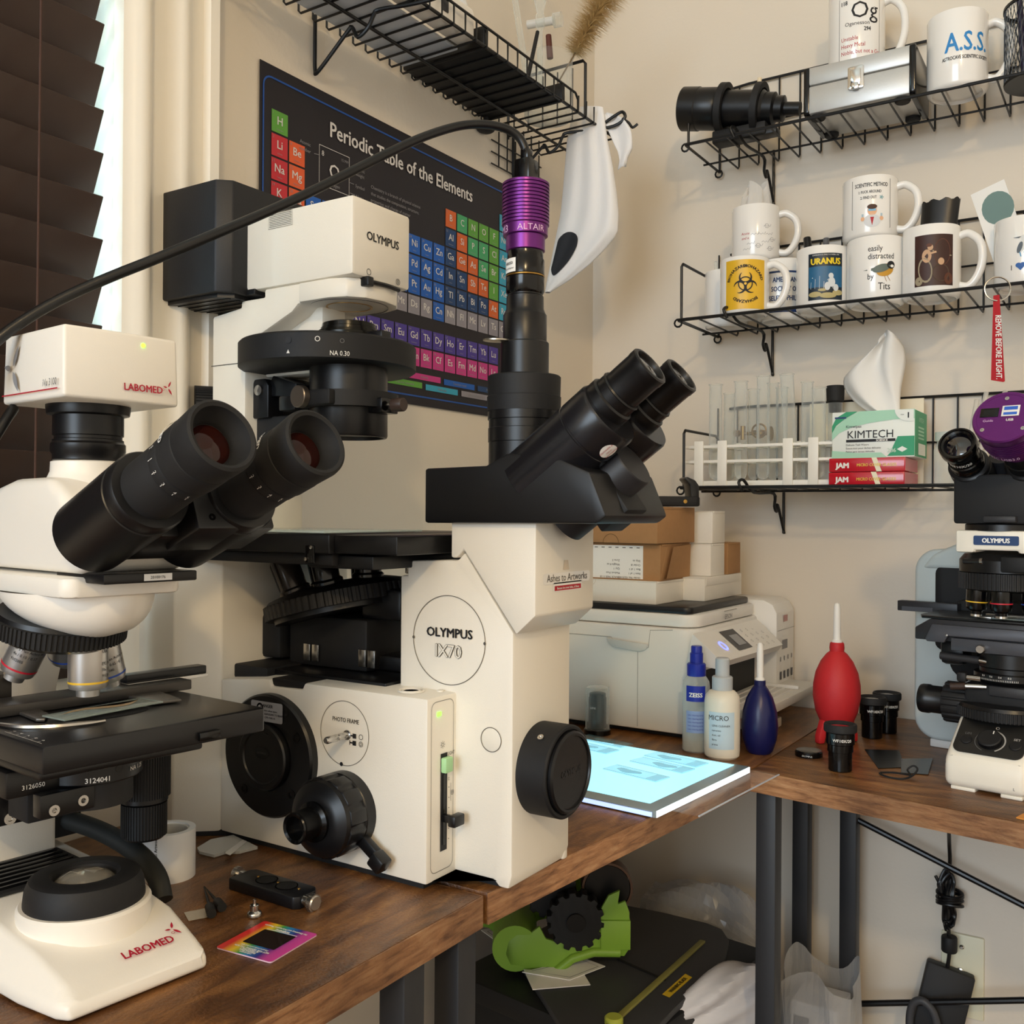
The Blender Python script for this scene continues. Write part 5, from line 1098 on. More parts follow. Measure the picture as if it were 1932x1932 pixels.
m = MB(bx_); m.box((-.030, .072, .1868), (.06, .096, .188), mat('slide_glass', 'B9C9C2', .05, alpha=.45, spec=.9)); m.box((-.032, .095, .1868), (.07, .104, .1905), STEEL, .0008); m.box((-.034, .068, .1866), (-.018, .08, .189), STEEL, .0008); m.build('slide_holder', stg)
# condenser below the stage
m = MB(bx_); K2 = T(xc+.004, .088, 0); m.lathe([(.032, .150), (.036, .148), (.036, .1325), (.034, .131), (.034, .126), (.040, .125), (.040, .118), (.036, .1165), (.03, .112), (0, .112)], BLK, K2, 52)
m.box((-.078, .075, .128), (-.05, .11, .158), BLK, .006); m.cyl((-.072, .062, .140), (-.028, .060, .139), .0045, DGREY); m.cyl((-.028, .060, .139), (-.018, .06, .138), .0028, STEEL)
m.box((-.052, .054, .112), (-.041, .066, .124), BLKM, .003); m.cyl((-.042, .06, .118), (-.026, .06, .118), .0036, STEEL)
cd2 = m.build('condenser', bx_)
m = MB(bx_); m.cyl((-.058, .055, .106), (-.042, .056, .108), .0042, mat('brown_knob', '3A2C26', .4)); m.cyl((-.042, .056, .108), (-.02, .06, .109), .0032, STEEL); m.build('centring_screw', cd2)
m = MB(bx_)
def bw(u, v, w): q = R(-95)+u/.0402; return (xc+.004+(.0402+w)*math.cos(q), .088+(.0402+w)*math.sin(q), v)
for k, t in enumerate(('0.9', '0.6', '0.4', '0.2')): m.text(t, .0030, INKW, Matrix(), warp=lambda u, v, w, k=k: bw(u-.018+.010*k, v+.1223, w))
for k in range(24): q = -.021+.0018*k; m.add([bw(q-.0002, .1185, .0003), bw(q+.0002, .1185, .0003), bw(q+.0002, .1205, .0003), bw(q-.0002, .1205, .0003)], [(0, 1, 2, 3)], INKW)
m.build('scale_marks', cd2)
# arm with name plate, nosepiece and objectives
m = MB(bx_); m.prism([(-.040, .2645), (-.040, .2895), (.034, .2895), (.034, .2645), (.026, .2645), (.026, .2675), (-.020, .2675), (-.020, .2645)], -.20, -.022, CB, .0025, plane((xc+.002, 0, 0), (1, 0, 0), (0, 0, 1))); m.build('arm', bx_)
m = MB(bx_); Xn = plane((xc+.005, .0216, .2785), (1, 0, 0), (0, 0, 1)); m.prism(rr(-.0235, -.0052, .0235, .0052, .0016, 3), 0, .0006, mat('badge_blue', '23406F', .4), 0, Xn); m.text('OLYMPUS', .0072, mat('badge_white', 'F6F6F4', .5), Xn, bold=.05, sx=.92, z=.0009, va='M'); m.build('name_plate', bx_)
NB = T(xc, .085, 0)
m = MB(bx_); m.lathe([(.030, .266), (.046, .262), (.0515, .255), (.0515, .2415), (.048, .2405)], BLK, NB, 60); m.gear(.0525, .0010, 72, .222, .2405, BLKM, NB, .5); m.lathe([(.050, .222), (.040, .219), (0, .218)], BLK, NB, 50); np_ = m.build('nosepiece', bx_)
m = MB(bx_); m.cyl((-.041, .046, .2535), (-.018, .038, .2545), .0033, mat('bar_dark', '232120', .3)); m.lathe([(.0036, 0), (.0036, .003), (0, .003)], STEEL, axm((-.018, .037, .2545), (-.9, .1, 0)), 12); m.box((.002, .030, .243), (.034, .05, .2605), mat('recess_black', '08080A', .6), .002); m.build('selector_lever', np_)
for (x, y, tl, ring) in ((-.030, .058, .2, 'yellow'), (-.002, .050, 0, 'red'), (.028, .06, 0, 'blue')):
    m = MB(bx_); A = axm((x, y, .2205), (-.05*tl*5, 0, -1)); r = .0118
    m.lathe([(r, 0), (r, .018), (r*.9, .022), (r*.55, .0245), (r*.5, .030), (.003, .031), (0, .031)], BLKG, A, 36); o = m.build('objective', np_)
    m = MB(bx_); m.lathe([(r*1.004, .0128), (r*1.015, .0133), (r*1.004, .0142)], mat('band_'+ring, {'red': 'C62336', 'yellow': 'E2B62C', 'blue': '2F4FA8'}[ring], .4), A, 36, False)
    m.build('colour_band', o)
    m = MB(bx_); m.lathe([(r*.52, .025), (r*.52, .0305)], STEEL, A, 24)
    m.build('tip', o)
# trinocular head, tilted eyepieces
m = MB(bx_); m.lathe([(.040, .289), (.040, .296), (.037, .2975)], BLK, T(xc+.002, .06, 0), 52); m.prism([(-.046, .297), (-.046, .352), (.050, .352), (.050, .297)], -.12, -.022, BLKM, .003, FX(0)); m.box((-.012, .014, .2985), (.022, .03, .306), DGREY, .002); m.build('head_body', bx_)
be = Vector((0, -.875, .485))
for sx_, nm in ((-1, 'l'), (1, 'r')):
    m = MB(bx_); p = Vector((xc+(-.0275 if sx_ < 0 else .0325), .062, .347)); A = axm(p, be, (1, 0, 0))
    m.lathe([(.0225, -.02), (.0225, .028), (.0215, .0285), (.0215, .0295), (.0222, .030), (.0222, .035), (.0205, .0365), (.018, .037)], mat('binocular_black', '131315', .36), A, 44); h = m.build('eyepiece_housing', bx_)
    if sx_ < 0:
        m = MB(bx_); m.lathe([(.0185, .036), (.0185, .042), (.0178, .043), (.0178, .0455), (.0185, .046), (.0185, .051), (.0172, .052), (.0172, .0655), (.0195, .068), (.0205, .070), (.0205, .079), (.0198, .081), (.0180, .081), (.0172, .079), (.0150, .078), (.0142, .0755)], BLKG, A, 48); e = m.build('eyepiece', h)
        m = MB(bx_); m.lathe([(.0143, .0757), (.009, .0785), (0, .0795)], mat('violet_lens', '07060F', .03, spec=1, coat=1), A, 36); m.build('lens', e)
        Ai = A
        m = MB(bx_)
        qa = math.atan2((A.inverted() @ (p+be*.06+Vector((0, -.3, -.5)))).y, (A.inverted() @ (p+be*.06+Vector((0, -.3, -.5)))).x)
        def lw2(u, v, w, s_=1): q = qa+s_*u/.0174; return tuple(A @ Vector(((.0174+w)*math.cos(q), (.0174+w)*math.sin(q), .0565+v)))
        m.text('WF10X/20', .0058, INKW, Matrix(), bold=.02, warp=lw2); m.build('lettering', e, smooth=60)
    else:
        m = MB(bx_); m.lathe([(.0185, .036), (.0185, .048), (.0175, .049), (.0175, .056), (.019, .0575), (.019, .066), (.0165, .067), (.0165, .071)], BLK, A, 44); m.build('camera_adapter', h)
        m = MB(bx_); q = [(.0155, .070), (.0215, .0715), (.0215, .083), (.0295, .087), (.0295, .095), (.031, .096)]
        z = .096
        for k in range(6): q += [(.031, z), (.031, z+.0018), (.0293, z+.002), (.0293, z+.0032)]; z += .0034
        q += [(.031, z), (.0315, z+.001), (.0315, z+.010), (.0302, z+.0115), (.027, z+.0115), (.0268, z+.0112), (0, z+.0112)]
        m.lathe(q, PURPLE, A, 64); cam2 = m.build('camera', bx_, smooth=40)
        F2 = A @ T(0, 0, z+.0113); up2 = F2.to_3x3().inverted() @ Vector((0, 0, 1)); ang = math.atan2(up2.y, up2.x)-PI/2; F2 = F2 @ RZ(ang)
        m = MB(bx_); m.box((-.024, .000, 0), (-.006, .011, .0006), BLKG, .0002, F2); m.box((-.021, .0025, .0005), (-.009, .0085, .0007), mat('recess_black', '08080A', .6), 0, F2); m.text('Guide', .0042, PT, F2 @ T(-.015, -.006, 0)); m.build('guide_port', cam2)
        m = MB(bx_); m.box((-.003, .000, 0), (.014, .013, .0006), INKW, .0002, F2); m.box((-.001, .0015, .0005), (.012, .0045, .001), mat('usb_blue', '2E62C8', .4), 0, F2); m.box((-.001, .0075, .0005), (.012, .0115, .001), mat('usb_blue', '2E62C8', .4), 0, F2); m.text('USB', .0042, INKW, F2 @ T(.006, -.006, 0), bold=.03); m.build('usb_port', cam2)
        for s3 in ((-.019, -.016), (0, .022), (.02, -.016)):
            m = MB(bx_); m.lathe([(.0022, 0), (.0022, .0008), (.001, .0008), (.0008, .0003), (0, .0003)], STEEL, F2 @ T(s3[0], s3[1], 0), 14); m.build('screw', cam2)
        m = MB(bx_); A3 = A; qb = qa
        def pw(u, v, w): q = qb+u/.0298; return tuple(A3 @ Vector(((.0298+w)*math.cos(q), (.0298+w)*math.sin(q), .088+v)))
        m.text('183C USB3.0', .0062, PT, Matrix(), warp=lambda u, v, w: pw(u-.006, v, w)); m.build('lettering', cam2, smooth=60)
m = MB(bx_); m.lathe([(.0145, -.03), (.0145, .036), (.0138, .0375), (0, .0375)], mat('dial_grey', '222226', .45), axm((xc-.002, .088, .345), Vector((0, -.62, .78)), (1, 0, 0)), 36); m.lathe([(.0008, .0376), (0, .0379)], STEEL, axm((xc-.002, .088, .345), Vector((0, -.62, .78)), (1, 0, 0)), 8); m.build('hinge_cap', bx_)
# ================================================================ things on the right wall shelves
CER = mat('white_ceramic', 'F2EFEA', .16, coat=.4)
def wrap(m, r, base, fn):
    """draw flat (u, v) shapes with fn on a temporary sheet and wrap them round a cylinder facing local -Y"""
    t = MB(); t.M = Matrix(); fn(t)
    vs = [((r+v.z)*math.sin(v.x/r), -(r+v.z)*math.cos(v.x/r), base+v.y) for v in t.v]
    o = len(m.v); m.v += [m.M @ Vector(p) for p in vs]
    m.f += [tuple(i+o for i in f) for f in t.f]; m.m += [m.mi(t.mats[i]) for i in t.m]
I4 = Matrix()
def panel(t, x0, y0, x1, y1, c, z=.0003, n=16): t.grid(lambda u, v: (x0+(x1-x0)*u, y0+(y1-y0)*v, z), n, 2, c)
def blob(t, cx, cy, rx, ry, c, z=.0006, n=18, a=0): t.poly([(cx+rx*math.cos(q)*math.cos(a)-ry*math.sin(q)*math.sin(a), cy+rx*math.cos(q)*math.sin(a)+ry*math.sin(q)*math.cos(a)) for q in [2*PI*k/n for k in range(n)]], c, I4, z)
def mug(label, x, y, z, r, h, face, hang, deco, hand=True, group='printed mugs on the wire shelves'):
    """face: how far the print is turned from the camera, hang: angle of the handle from the print (degrees)"""
    to_cam = math.atan2(-y, -x)
    c = thing('mug', label, 'mug', (x, y, z), to_cam+PI/2+R(face), group)
    m = MB(c); m.lathe([(0, .004), (r*.78, .004), (r*.80, .0015), (r*.84, 0), (r*.95, .0015), (r, .006), (r, h-.002), (r-.0008, h), (r-.003, h-.0005), (r-.0036, h-.004), (r-.0036, .012), (r*.5, .009), (0, .009)], CER, None, 56)
    if deco: wrap(m, r, 0, deco)
    m.build('body', c, smooth=50)
    m = MB(c); hw = h*.36; A = RZ(R(hang))
    q = spline([(0, -r+.0025, h*.86), (0, -r-.010, h*.88), (0, -r-.024, h*.74), (0, -r-.027, h*.5), (0, -r-.021, h*.28), (0, -r-.010, h*.15), (0, -r+.0025, h*.17)], 6)
    if hand: m.tube(q, .0055, CER, 12, X=A @ Matrix.Diagonal((1.15, 1, 1, 1))); m.build('handle', c, smooth=60)
    return c
def d_bio(t):
    Y = mat('biohazard_yellow', 'E3B32B', .35); panel(t, -.031, .006, .031, .079, Y)
    c0 = (0, .043)
    def arc(s, a0, r): t.text(s, .0062, INK, I4, 'C', bold=.04, warp=lambda u, v, w: (c0[0]+(r+v)*math.sin(a0+u/r), c0[1]+(r+v)*math.cos(a0+u/r), .0007))
    arc('BIOHAZARD', .62, .0242); arc('BIOHAZARD', -.62-.05, .0242); arc('\u2022', 0, .0245)
    t.text('BIOHAZARD', .0062, INK, I4, 'C', bold=.04, warp=lambda u, v, w: (c0[0]+(.0242+v)*math.sin(PI+u/.0242), c0[1]+(.0242+v)*math.cos(PI+u/.0242), .0007))
    for k in range(3):
        a = R(90+120*k); cx, cy = c0[0]+.0098*math.cos(a), c0[1]+.0098*math.sin(a)
        d0 = 90+120*k+180
        N_ = 30; pl = [(cx+.0083*math.cos(R(d0-140+280*q/N_)), cy+.0083*math.sin(R(d0-140+280*q/N_))) for q in range(N_+1)]
        for q in range(N_):
            w0, w1 = (.0034*math.sin(PI*min(.97, max(.03, s_/N_)))**.6 for s_ in (q, q+1)); n0, n1 = (R(d0-140+280*s_/N_) for s_ in (q, q+1))
            t.add([(pl[q][0]+w0*.5*math.cos(n0), pl[q][1]+w0*.5*math.sin(n0), .0008), (pl[q+1][0]+w1*.5*math.cos(n1), pl[q+1][1]+w1*.5*math.sin(n1), .0008), (pl[q+1][0]-w1*.5*math.cos(n1), pl[q+1][1]-w1*.5*math.sin(n1), .0008), (pl[q][0]-w0*.5*math.cos(n0), pl[q][1]-w0*.5*math.sin(n0), .0008)], [(0, 1, 2, 3)], INK)
    t.circ(c0, .0098, .0016, INK, I4, .0009, 40); blob(t, 0, c0[1], .0019, .0019, Y, .0011)
def d_mol(t):
    for k, s in enumerate(('Acute', 'and a')): t.text(s, .0055, INKR, I4 @ T(-.020, .036-.007*k, 0), shear=.2)
    for i, (a, b) in enumerate(((-.006, .036), (.004, .036), (.013, .048), (.016, .036), (.010, .024), (.022, .028), (-.012, .022), (.0, .018), (.018, .014), (-.018, .014))):
        if i in (2, 5, 7, 8): t.loop([(a+.0034*math.cos(R(60*q)), b+.0034*math.sin(R(60*q))) for q in range(6)], .0005, mat('dim_grey', '8A8A8E', .6), I4, .0004)
        t.loop([(a-.005, b-.001), (a-.0025, b+.001), (a, b-.001), (a+.0025, b+.001), (a+.005, b-.001), (a+.007, b+.003)], .0005, mat('dim_grey', '8A8A8E', .6), I4, .0004, False)
NVY = mat('navy_print', '1E3A6B', .5)
def d_amer(t):
    for k, (s, y) in enumerate((('AMERICAN', .056), ('SOCIETY OF', .042), ('SELENOPHILES', .028))): t.text(s, .0105, NVY, I4 @ T(0, y, 0), bold=.035, sx=.72)
    panel(t, -.032, .070, .032, .073, NVY); panel(t, -.032, .010, .032, .016, NVY)
def d_uran(t):
    panel(t, -.024, .012, .026, .079, mat('poster_night', '12222E', .4)); panel(t, -.023, .030, .025, .060, mat('poster_sea', '1F5E86', .4), .0005)
    t.text('URANUS', .0125, mat('title_yellow', 'F0D01E', .45), I4 @ T(.001, .063, 0), bold=.05, sx=.86, z=.0009)
    t.text('EXPERIENCE ONLY A WEEK ON', .0026, INKW, I4 @ T(.001, .0755, 0), z=.0009)
    S = mat('sand_print', 'B7A873', .5); P_ = mat('pale_print', 'D7DADB', .5)
    for a, b, rx, ry in ((-.014, .020, .009, .004), (.004, .018, .012, .004), (.018, .022, .008, .004), (-.004, .026, .006, .002)): blob(t, a, b, rx, ry, S, .0007)
    for a, b, rx, ry in ((.008, .046, .0036, .0040), (.009, .037, .005, .007), (.003, .031, .004, .006), (.015, .029, .004, .005)): blob(t, a, b, rx, ry, P_, .0009)
    for k in range(6): t.loop([(-.02+.006*k, .028), (-.0195+.006*k, .038+.004*(k % 3))], .0005, P_, I4, .0007, False)
    t.loop([(-.018, .044), (.004, .040)], .0012, P_, I4, .0008, False)
def d_tits(t):
    for s, y, x in (('easily', .071, -.006), ('distracted', .060, .002), ('by', .032, -.012), ('Tits', .017, .006)): t.text(s, .0115 if s != 'Tits' else .014, INK, I4 @ T(x, y, 0), bold=.005, sx=.78)
    blob(t, .007, .044, .012, .0085, mat('bird_yellow', 'C7922C', .5), .0006, a=.3); blob(t, .002, .0465, .012, .0055, mat('bird_grey', '5D6A63', .5), .0008, a=.25); blob(t, .015, .051, .0055, .0055, INK, .0010); blob(t, .0165, .0495, .0025, .002, INKW, .0012)
    t.poly([(-.022, .045), (-.006, .048), (-.006, .043)], mat('bird_grey', '5D6A63', .5), I4, .0007); t.loop([(.006, .036), (.009, .028)], .0007, KRAFT, I4, .0007, False); t.loop([(.010, .036), (.014, .029)], .0007, KRAFT, I4, .0007, False)
def d_sci(t):
    t.loop([(-.028, .012), (.026, .012), (.026, .080), (-.028, .080)], .0007, INK, I4, .0004)
    t.text('SCIENTIFIC METHOD', .0078, INK, I4 @ T(-.001, .069, 0), bold=.02, sx=.62); t.text('1: FUCK AROUND', .0055, INK, I4 @ T(-.003, .060, 0), bold=.02, sx=.7); t.text('2: FIND OUT', .0055, INK, I4 @ T(-.005, .052, 0), bold=.02, sx=.7)
    for k in range(5): t.loop([(.0125+.003*math.cos(R(72*k)), .0535+.003*math.sin(R(72*k))), (.0125, .0535)], .0012, mat('teal_print', '7FA9B0', .5), I4, .0005, False)
    SK, BR, GY = mat('skin_print', 'E8B48C', .6), mat('hair_print', '4A2F22', .6), mat('coat_print', 'D9DADC', .6)
    blob(t, 0, .021, .011, .009, GY, .0005); blob(t, 0, .035, .0062, .0068, SK, .0006); blob(t, 0, .0405, .0066, .0036, BR, .0007); t.rect(-.005, .0345, .005, .0375, mat('goggle_print', '6FB1D8', .4), I4, .0008); t.poly([(-.0025, .026), (.0025, .026), (0, .014)], INKR, I4, .0008)
    for s_ in (-1, 1): blob(t, .0125*s_, .024, .0026, .003, SK, .0007); t.loop([(.0125*s_, .026), (.0125*s_, .031)], .0026, mat('flask_print', 'AFC4CF', .4), I4, .0006, False)
def d_paint(t):
    panel(t, -.022, .013, .029, .082, mat('canvas_dark', '3B1F18', .5)); BG = mat('canvas_brown', '5E3524', .6); SK = mat('canvas_skin', 'C9A17E', .6); DR = mat('canvas_dress', '9C9077', .6); CO = mat('canvas_coat', '4B3A2B', .6)
    blob(t, .014, .058, .011, .018, BG, .0005); blob(t, -.008, .034, .009, .017, DR, .0006, a=.1); blob(t, -.006, .053, .006, .009, SK, .0007); blob(t, -.0015, .0645, .0035, .0042, SK, .0008); blob(t, -.003, .0675, .0036, .0024, BG, .0009); blob(t, .012, .030, .011, .012, CO, .0006); blob(t, .012, .045, .0040, .0048, SK, .0008)
    t.loop([(.001, .060), (.026, .053)], .0016, DR, I4, .001, False); t.loop([(-.003, .056), (.006, .058)], .0026, SK, I4, .0009, False); blob(t, -.016, .020, .005, .006, DR, .0006); blob(t, .022, .022, .006, .008, BG, .0007)
def d_boob(t):
    GB_, WB_, LB_ = mat('booby_grey', '59616A', .5), mat('booby_white', 'D9DBDA', .5), mat('booby_blue', '4E9CC9', .5)
    for cx, s in ((-.004, 1), (.022, 1.5)):
        blob(t, cx, .050, .0042*s, .0085*s, WB_, .0005, a=-.25); blob(t, cx-.002*s, .048, .0028*s, .0075*s, GB_, .0006, a=-.3); blob(t, cx+.002*s, .0605+.003*(s-1)*4, .0028*s, .003*s, WB_, .0007); t.poly([(cx+.004*s-.004*s, .062+.006*(s-1)), (cx+.001-.004*s, .060+.006*(s-1)), (cx-.012*s+.002, .0615+.006*(s-1))], GB_, I4, .0008)
        for q in (-.002, .003): t.loop([(cx+q*s, .042-.004*(s-1)), (cx+q*s+.0015, .036-.004*(s-1))], .0012*s, LB_, I4, .0006, False)
    t.text('I', .0095, INK, I4 @ T(-.016, .020, 0)); t.text('boobies', .0095, INK, I4 @ T(.0035, .020, 0), 'L', sx=.9)
    blob(t, -.0075, .0255, .0034, .0030, mat('heart_blue', '2F5FA5', .5), .0006); blob(t, -.0025, .0255, .0034, .0030, mat('heart_blue', '2F5FA5', .5), .0006); t.poly([(-.0108, .0248), (.0008, .0248), (-.005, .0185)], mat('heart_blue', '2F5FA5', .5), I4, .0006)
def d_og(t):
    t.loop([(-.028, .012), (.032, .012), (.032, .100), (-.028, .100)], .0006, INK, I4, .0004)
    t.text('118', .0085, INK, I4 @ T(-.0245, .089, 0), 'L', bold=.03, sx=.8); t.text('Og', .034, INK, I4 @ T(.009, .068, 0), bold=.0, sx=.95); t.text('Oganesson', .0078, INK, I4 @ T(-.002, .058, 0)); t.text('294', .0082, INK, I4 @ T(.012, .049, 0), bold=.03, sx=.8)
    for k, s in enumerate(('Unstable', 'Heavy Metal', 'Noble, but not a Gas')): t.text(s, .0085, INKR, I4 @ T(-.0245, .037-.010*k, 0), 'L', sx=.80)
def d_ass(t):
    t.text('A.S.S.', .036, mat('sky_blue_print', '2E86C9', .45), I4 @ T(.002, .045, 0), bold=.02, sx=.72); t.text('ASTROCAVE SCIENTIFIC SOCIETY', .0068, INK, I4 @ T(.002, .034, 0), bold=.03, sx=.62)
q2 = S2+.0018
mug('white mug with a yellow biohazard panel at the left front of the middle shelf', -.5195, 1.436, q2, .0362, .085, 2, 72, d_bio)
mug('white mug half hidden behind the biohazard mug, left end of the middle shelf', -.577, 1.512, q2, .034, .090, 60, 150, None, False)
mug('white mug with bold navy lettering under the molecule mug', -.486, 1.508, q2, .0375, .0925, 8, 100, d_amer)
mug('white mug with a molecule drawing stacked above the biohazard mug', -.5205, 1.487, q2+.0930, .0362, .083, 6, 78, d_mol)
mug('white mug with a blue picture under a yellow planet name', -.4105, 1.462, q2, .0370, .091, 6, 150, d_uran)
mug('white mug with a small bird between words, under the scientist mug', -.3352, 1.462, q2, .0392, .0935, 8, 150, d_tits)
mug('white mug with a cartoon scientist stacked on the bird mug', -.3435, 1.463, q2+.094, .0377, .086, 4, 76, d_sci)
mug('white mug with a dark painted scene, holding a black pouch', -.2595, 1.456, q2, .0375, .097, 0, 78, d_paint)
mug('white mug with grey birds and a blue heart, holding black cloth and a postcard', -.1425, 1.452, q2, .0385, .090, -2, 110, d_boob)
mug('white mug with a large element symbol above the silver case', -.371, 1.492, S1+.0757, .0395, .117, 4, 80, d_og)
mug('white mug with big blue initials at the right of the silver case', -.228, 1.455, S1+.0018, .0385, .103, 16, 74, d_ass)
# odds and ends standing in the mugs
def stick(name, label, cat, a, b, r, mt, group=None):
    m = MB(); m.cyl(a, b, r, mt, r*.9, 14, bev=r*.3); return tag(m.build(name), label, cat, group)
for k, (dx, dz) in enumerate(((-.012, .112), (-.004, .108), (.006, .116))):
    stick('glass_rod', 'glass rod standing in the white mug behind the biohazard mug', 'rod', (-.577+dx, 1.512, q2+.012), (-.577+dx*1.6, 1.514, q2+dz), .003, WATER, 'rods in the left white mug')
stick('marker', 'black marker in the planet mug, leftmost item in it', 'pen', (-.4255, 1.468, q2+.012), (-.437, 1.474, q2+.118), .0062, BLK)
stick('marker', 'grey tapered tool in the planet mug, right of the black marker', 'pen', (-.409, 1.474, q2+.012), (-.412, 1.486, q2+.116), .005, mat('grey_plastic_dark', '5E5F63', .4))
m = MB(); pc_ = Vector((-.258, 1.452, q2+.010))
m.grid(lambda u, v: tuple(pc_+Vector(((.021+.004*v)*math.cos(2*PI*u)*(1-.0*v)+.010*v, (.012)*math.sin(2*PI*u)+.006*v, .126*v+.0018*v*math.sin(9*2*PI*u)))), 40, 10, mat('black_pouch', '0D0C0E', .35), cu=True)
tag(m.build('pouch', smooth=60), 'black gathered pouch sticking out of the painted mug', 'pouch')
m = MB(); m.M = T(-.172, 1.458, DZ+q2+.085) @ RZ(R(-8)) @ RX(R(6)) @ RY(R(-16)); m.box((-.022, -.0006, -.05), (.022, .0006, .062), PAPER); m.poly([(.004+.020*math.cos(t), .03+.022*math.sin(t)) for t in [2*PI*k/20 for k in range(20)]], mat('card_teal', '6F8A86', .6), plane((0, -.0008, 0), (1, 0, 0), (0, 0, 1))); tag(m.build('postcard'), 'white postcard with a grey-green blot standing in the bird and heart mug', 'card')
m = MB(); cc = Vector((-.128, 1.452, q2+.082))
m.grid(lambda u, v: tuple(cc+Vector(((.030*(1-v)**.7+.002)*math.cos(2*PI*u)+.012*v+.003*math.sin(6*u*PI), (.026*(1-v)**.7+.002)*math.sin(2*PI*u), .085*v-.02))), 36, 12, mat('black_cloth', '121013', .9), cu=True)
tag(m.build('cloth', smooth=60), 'black cloth bundled in the bird and heart mug', 'cloth')
m = MB(); cc = Vector((-.522, 1.487, q2+.093+.070))
random.seed(3)
m.grid(lambda u, v: tuple(cc+Vector((.026*math.cos(2*PI*u)*(1-.4*v)+.005*math.sin(5*u*2*PI)*v, .02*math.sin(2*PI*u)*(1-.5*v), .045*v+.012*v*math.sin(3*2*PI*u)))), 40, 8, glass_mat('crinkled_film', 'F3F1EE', .25, .62), cu=True)
tag(m.build('plastic_bag', smooth=0), 'crinkled clear plastic bag in the molecule mug', 'bag')
# key ring with a red streamer hanging on the middle shelf bracket
kr = thing('key_ring', 'steel key ring with a red fabric streamer hanging from the middle shelf', 'key ring', (-.172, 1.392, S2-.02))
rc = at(1882, 545, 1, 1.392)
m = MB(kr); m.M = T(0, 0, DZ); A = axm(rc, (.4, -1, .1)); m.tube([tuple(A @ Vector((.0155*math.cos(a), .0155*math.sin(a), 0))) for a in [2*PI*k/30 for k in range(30)]], .0011, STEEL, 8, True); m.build('split_ring', kr)
m = MB(kr); m.M = T(0, 0, DZ); a, b = at(1880, 557, 1, 1.3905), at(1874, 721, 1, 1.3905); RD = mat('red_webbing', 'B3202A', .8, bump=.2, scale=900)
tdir = (b-a); Lk = tdir.length; Xw = plane(a, (1, -.15, .02), -tdir)
m.prism([(-.0035, 0), (.0035, 0), (.0085, -Lk), (.0065, -Lk-.001), (-.0078, -Lk+.003)], -.0007, .0007, RD, 0, Xw); sm = m.build('streamer', kr)
m = MB(kr); m.M = T(0, 0, DZ); m.text('REMOVE BEFORE FLIGHT.', .0098, INKW, Xw @ T(.0022, -.026, .0010) @ RZ(R(-90)), 'L', bold=.03, sx=.74, shear=.15, va='M'); m.build('lettering', sm)
# top shelf: finder scope, silver case, pencil cup
fs = thing('finder_scope', 'black finder scope in two mounting rings at the left end of the top shelf', 'telescope', (-.55, 1.46, S1))
sa, sb = at(1300, 206, 1, 1.452), at(1520, 205, 1, 1.468); dd = (sb-sa).normalized(); A = axm(sa-dd*.010, dd)
m = MB(fs); m.M = T(0, 0, DZ); m.lathe([(0, 0), (.0315, 0), (.033, .0015), (.033, .0265), (.0318, .028), (.0318, .055), (.029, .060), (.0275, .062), (.0275, .128), (.024, .132), (.024, .146), (.019, .149), (.019, .160), (.010, .162), (.010, .185), (0, .185)], BLK, A, 48); m.build('tube', fs)
for zz, rr_ in ((.062, .0385), (.118, .0385)):
    m = MB(fs); m.M = T(0, 0, DZ); m.lathe([(rr_-.008, zz), (rr_, zz), (rr_, zz+.010), (rr_-.008, zz+.010), (rr_-.008, zz)], BLKM, A, 40, False); m.build('mounting_ring', fs)
m = MB(fs); m.M = T(0, 0, DZ); c1 = A @ Vector((0, 0, .095)); m.cbox((c1.x, c1.y, S1+.012), (.085, .03, .02), BLKM, .003, None); m.cbox((c1.x+.03, c1.y, S1+.006), (.055, .022, .009), BLK, .001); m.build('mounting_foot', fs)
m = MB(fs); m.M = T(0, 0, DZ); c2 = A @ Vector((0, 0, .122)); m.cyl((c2.x, c2.y, c2.z+.034), (c2.x+.001, c2.y, c2.z+.047), .0032, mat('cream_screw', 'E6D6B6', .4)); m.build('alignment_screw', fs)
cs = thing('case', 'silver aluminium case with black corners and a chrome latch on the top shelf', 'case', (-.352, 1.472, S1+.0018), R(1))
ALU = mat('brushed_aluminium', 'C4C4C2', .38, .45, bump=.05, scale=400)
m = MB(cs); m.box((-.078, -.046, .006), (.074, .058, .046), ALU, .0035); bd = m.build('case_body', cs)
m = MB(cs); m.box((-.078, -.046, .0468), (.074, .058, .0735), ALU, .0035); m.build('case_lid', cs)
for sx_ in (-.0775, .0665):
    m = MB(cs); m.prism(rr(-.0475, .004, .0595, .0745, .006, 4), sx_, sx_+.0085, BLKG, .002, plane((0, 0, 0), (0, 1, 0), (0, 0, 1))); m.build('corner_trim', cs)
m = MB(cs); Xc_ = LF(-.004, -.0462, .043); m.prism(rr(-.011, -.016, .011, .0165, .003), 0, .003, mat('chrome', 'E6E6E6', .08, 1), .001, Xc_); m.box((-.0075, -.012, .003), (.0075, .011, .0062), mat('chrome', 'E6E6E6', .08, 1), .0014, Xc_); m.box((-.005, -.018, .003), (.005, -.008, .0078), mat('chrome', 'E6E6E6', .08, 1), .002, Xc_); m.build('latch', cs)
for dx in (-.06, .056):
    for dy in (-.032, .044):
        m = MB(cs); m.lathe([(.009, 0), (.0105, .002), (.0105, .0062)], RUB, T(dx, dy, 0), 24); m.build('foot', cs)
cu_ = thing('pencil_cup', 'black mesh pencil cup full of dark pens at the right edge of the top shelf', 'cup', (-.128, 1.47, S1+.0018))
m = MB(cu_)
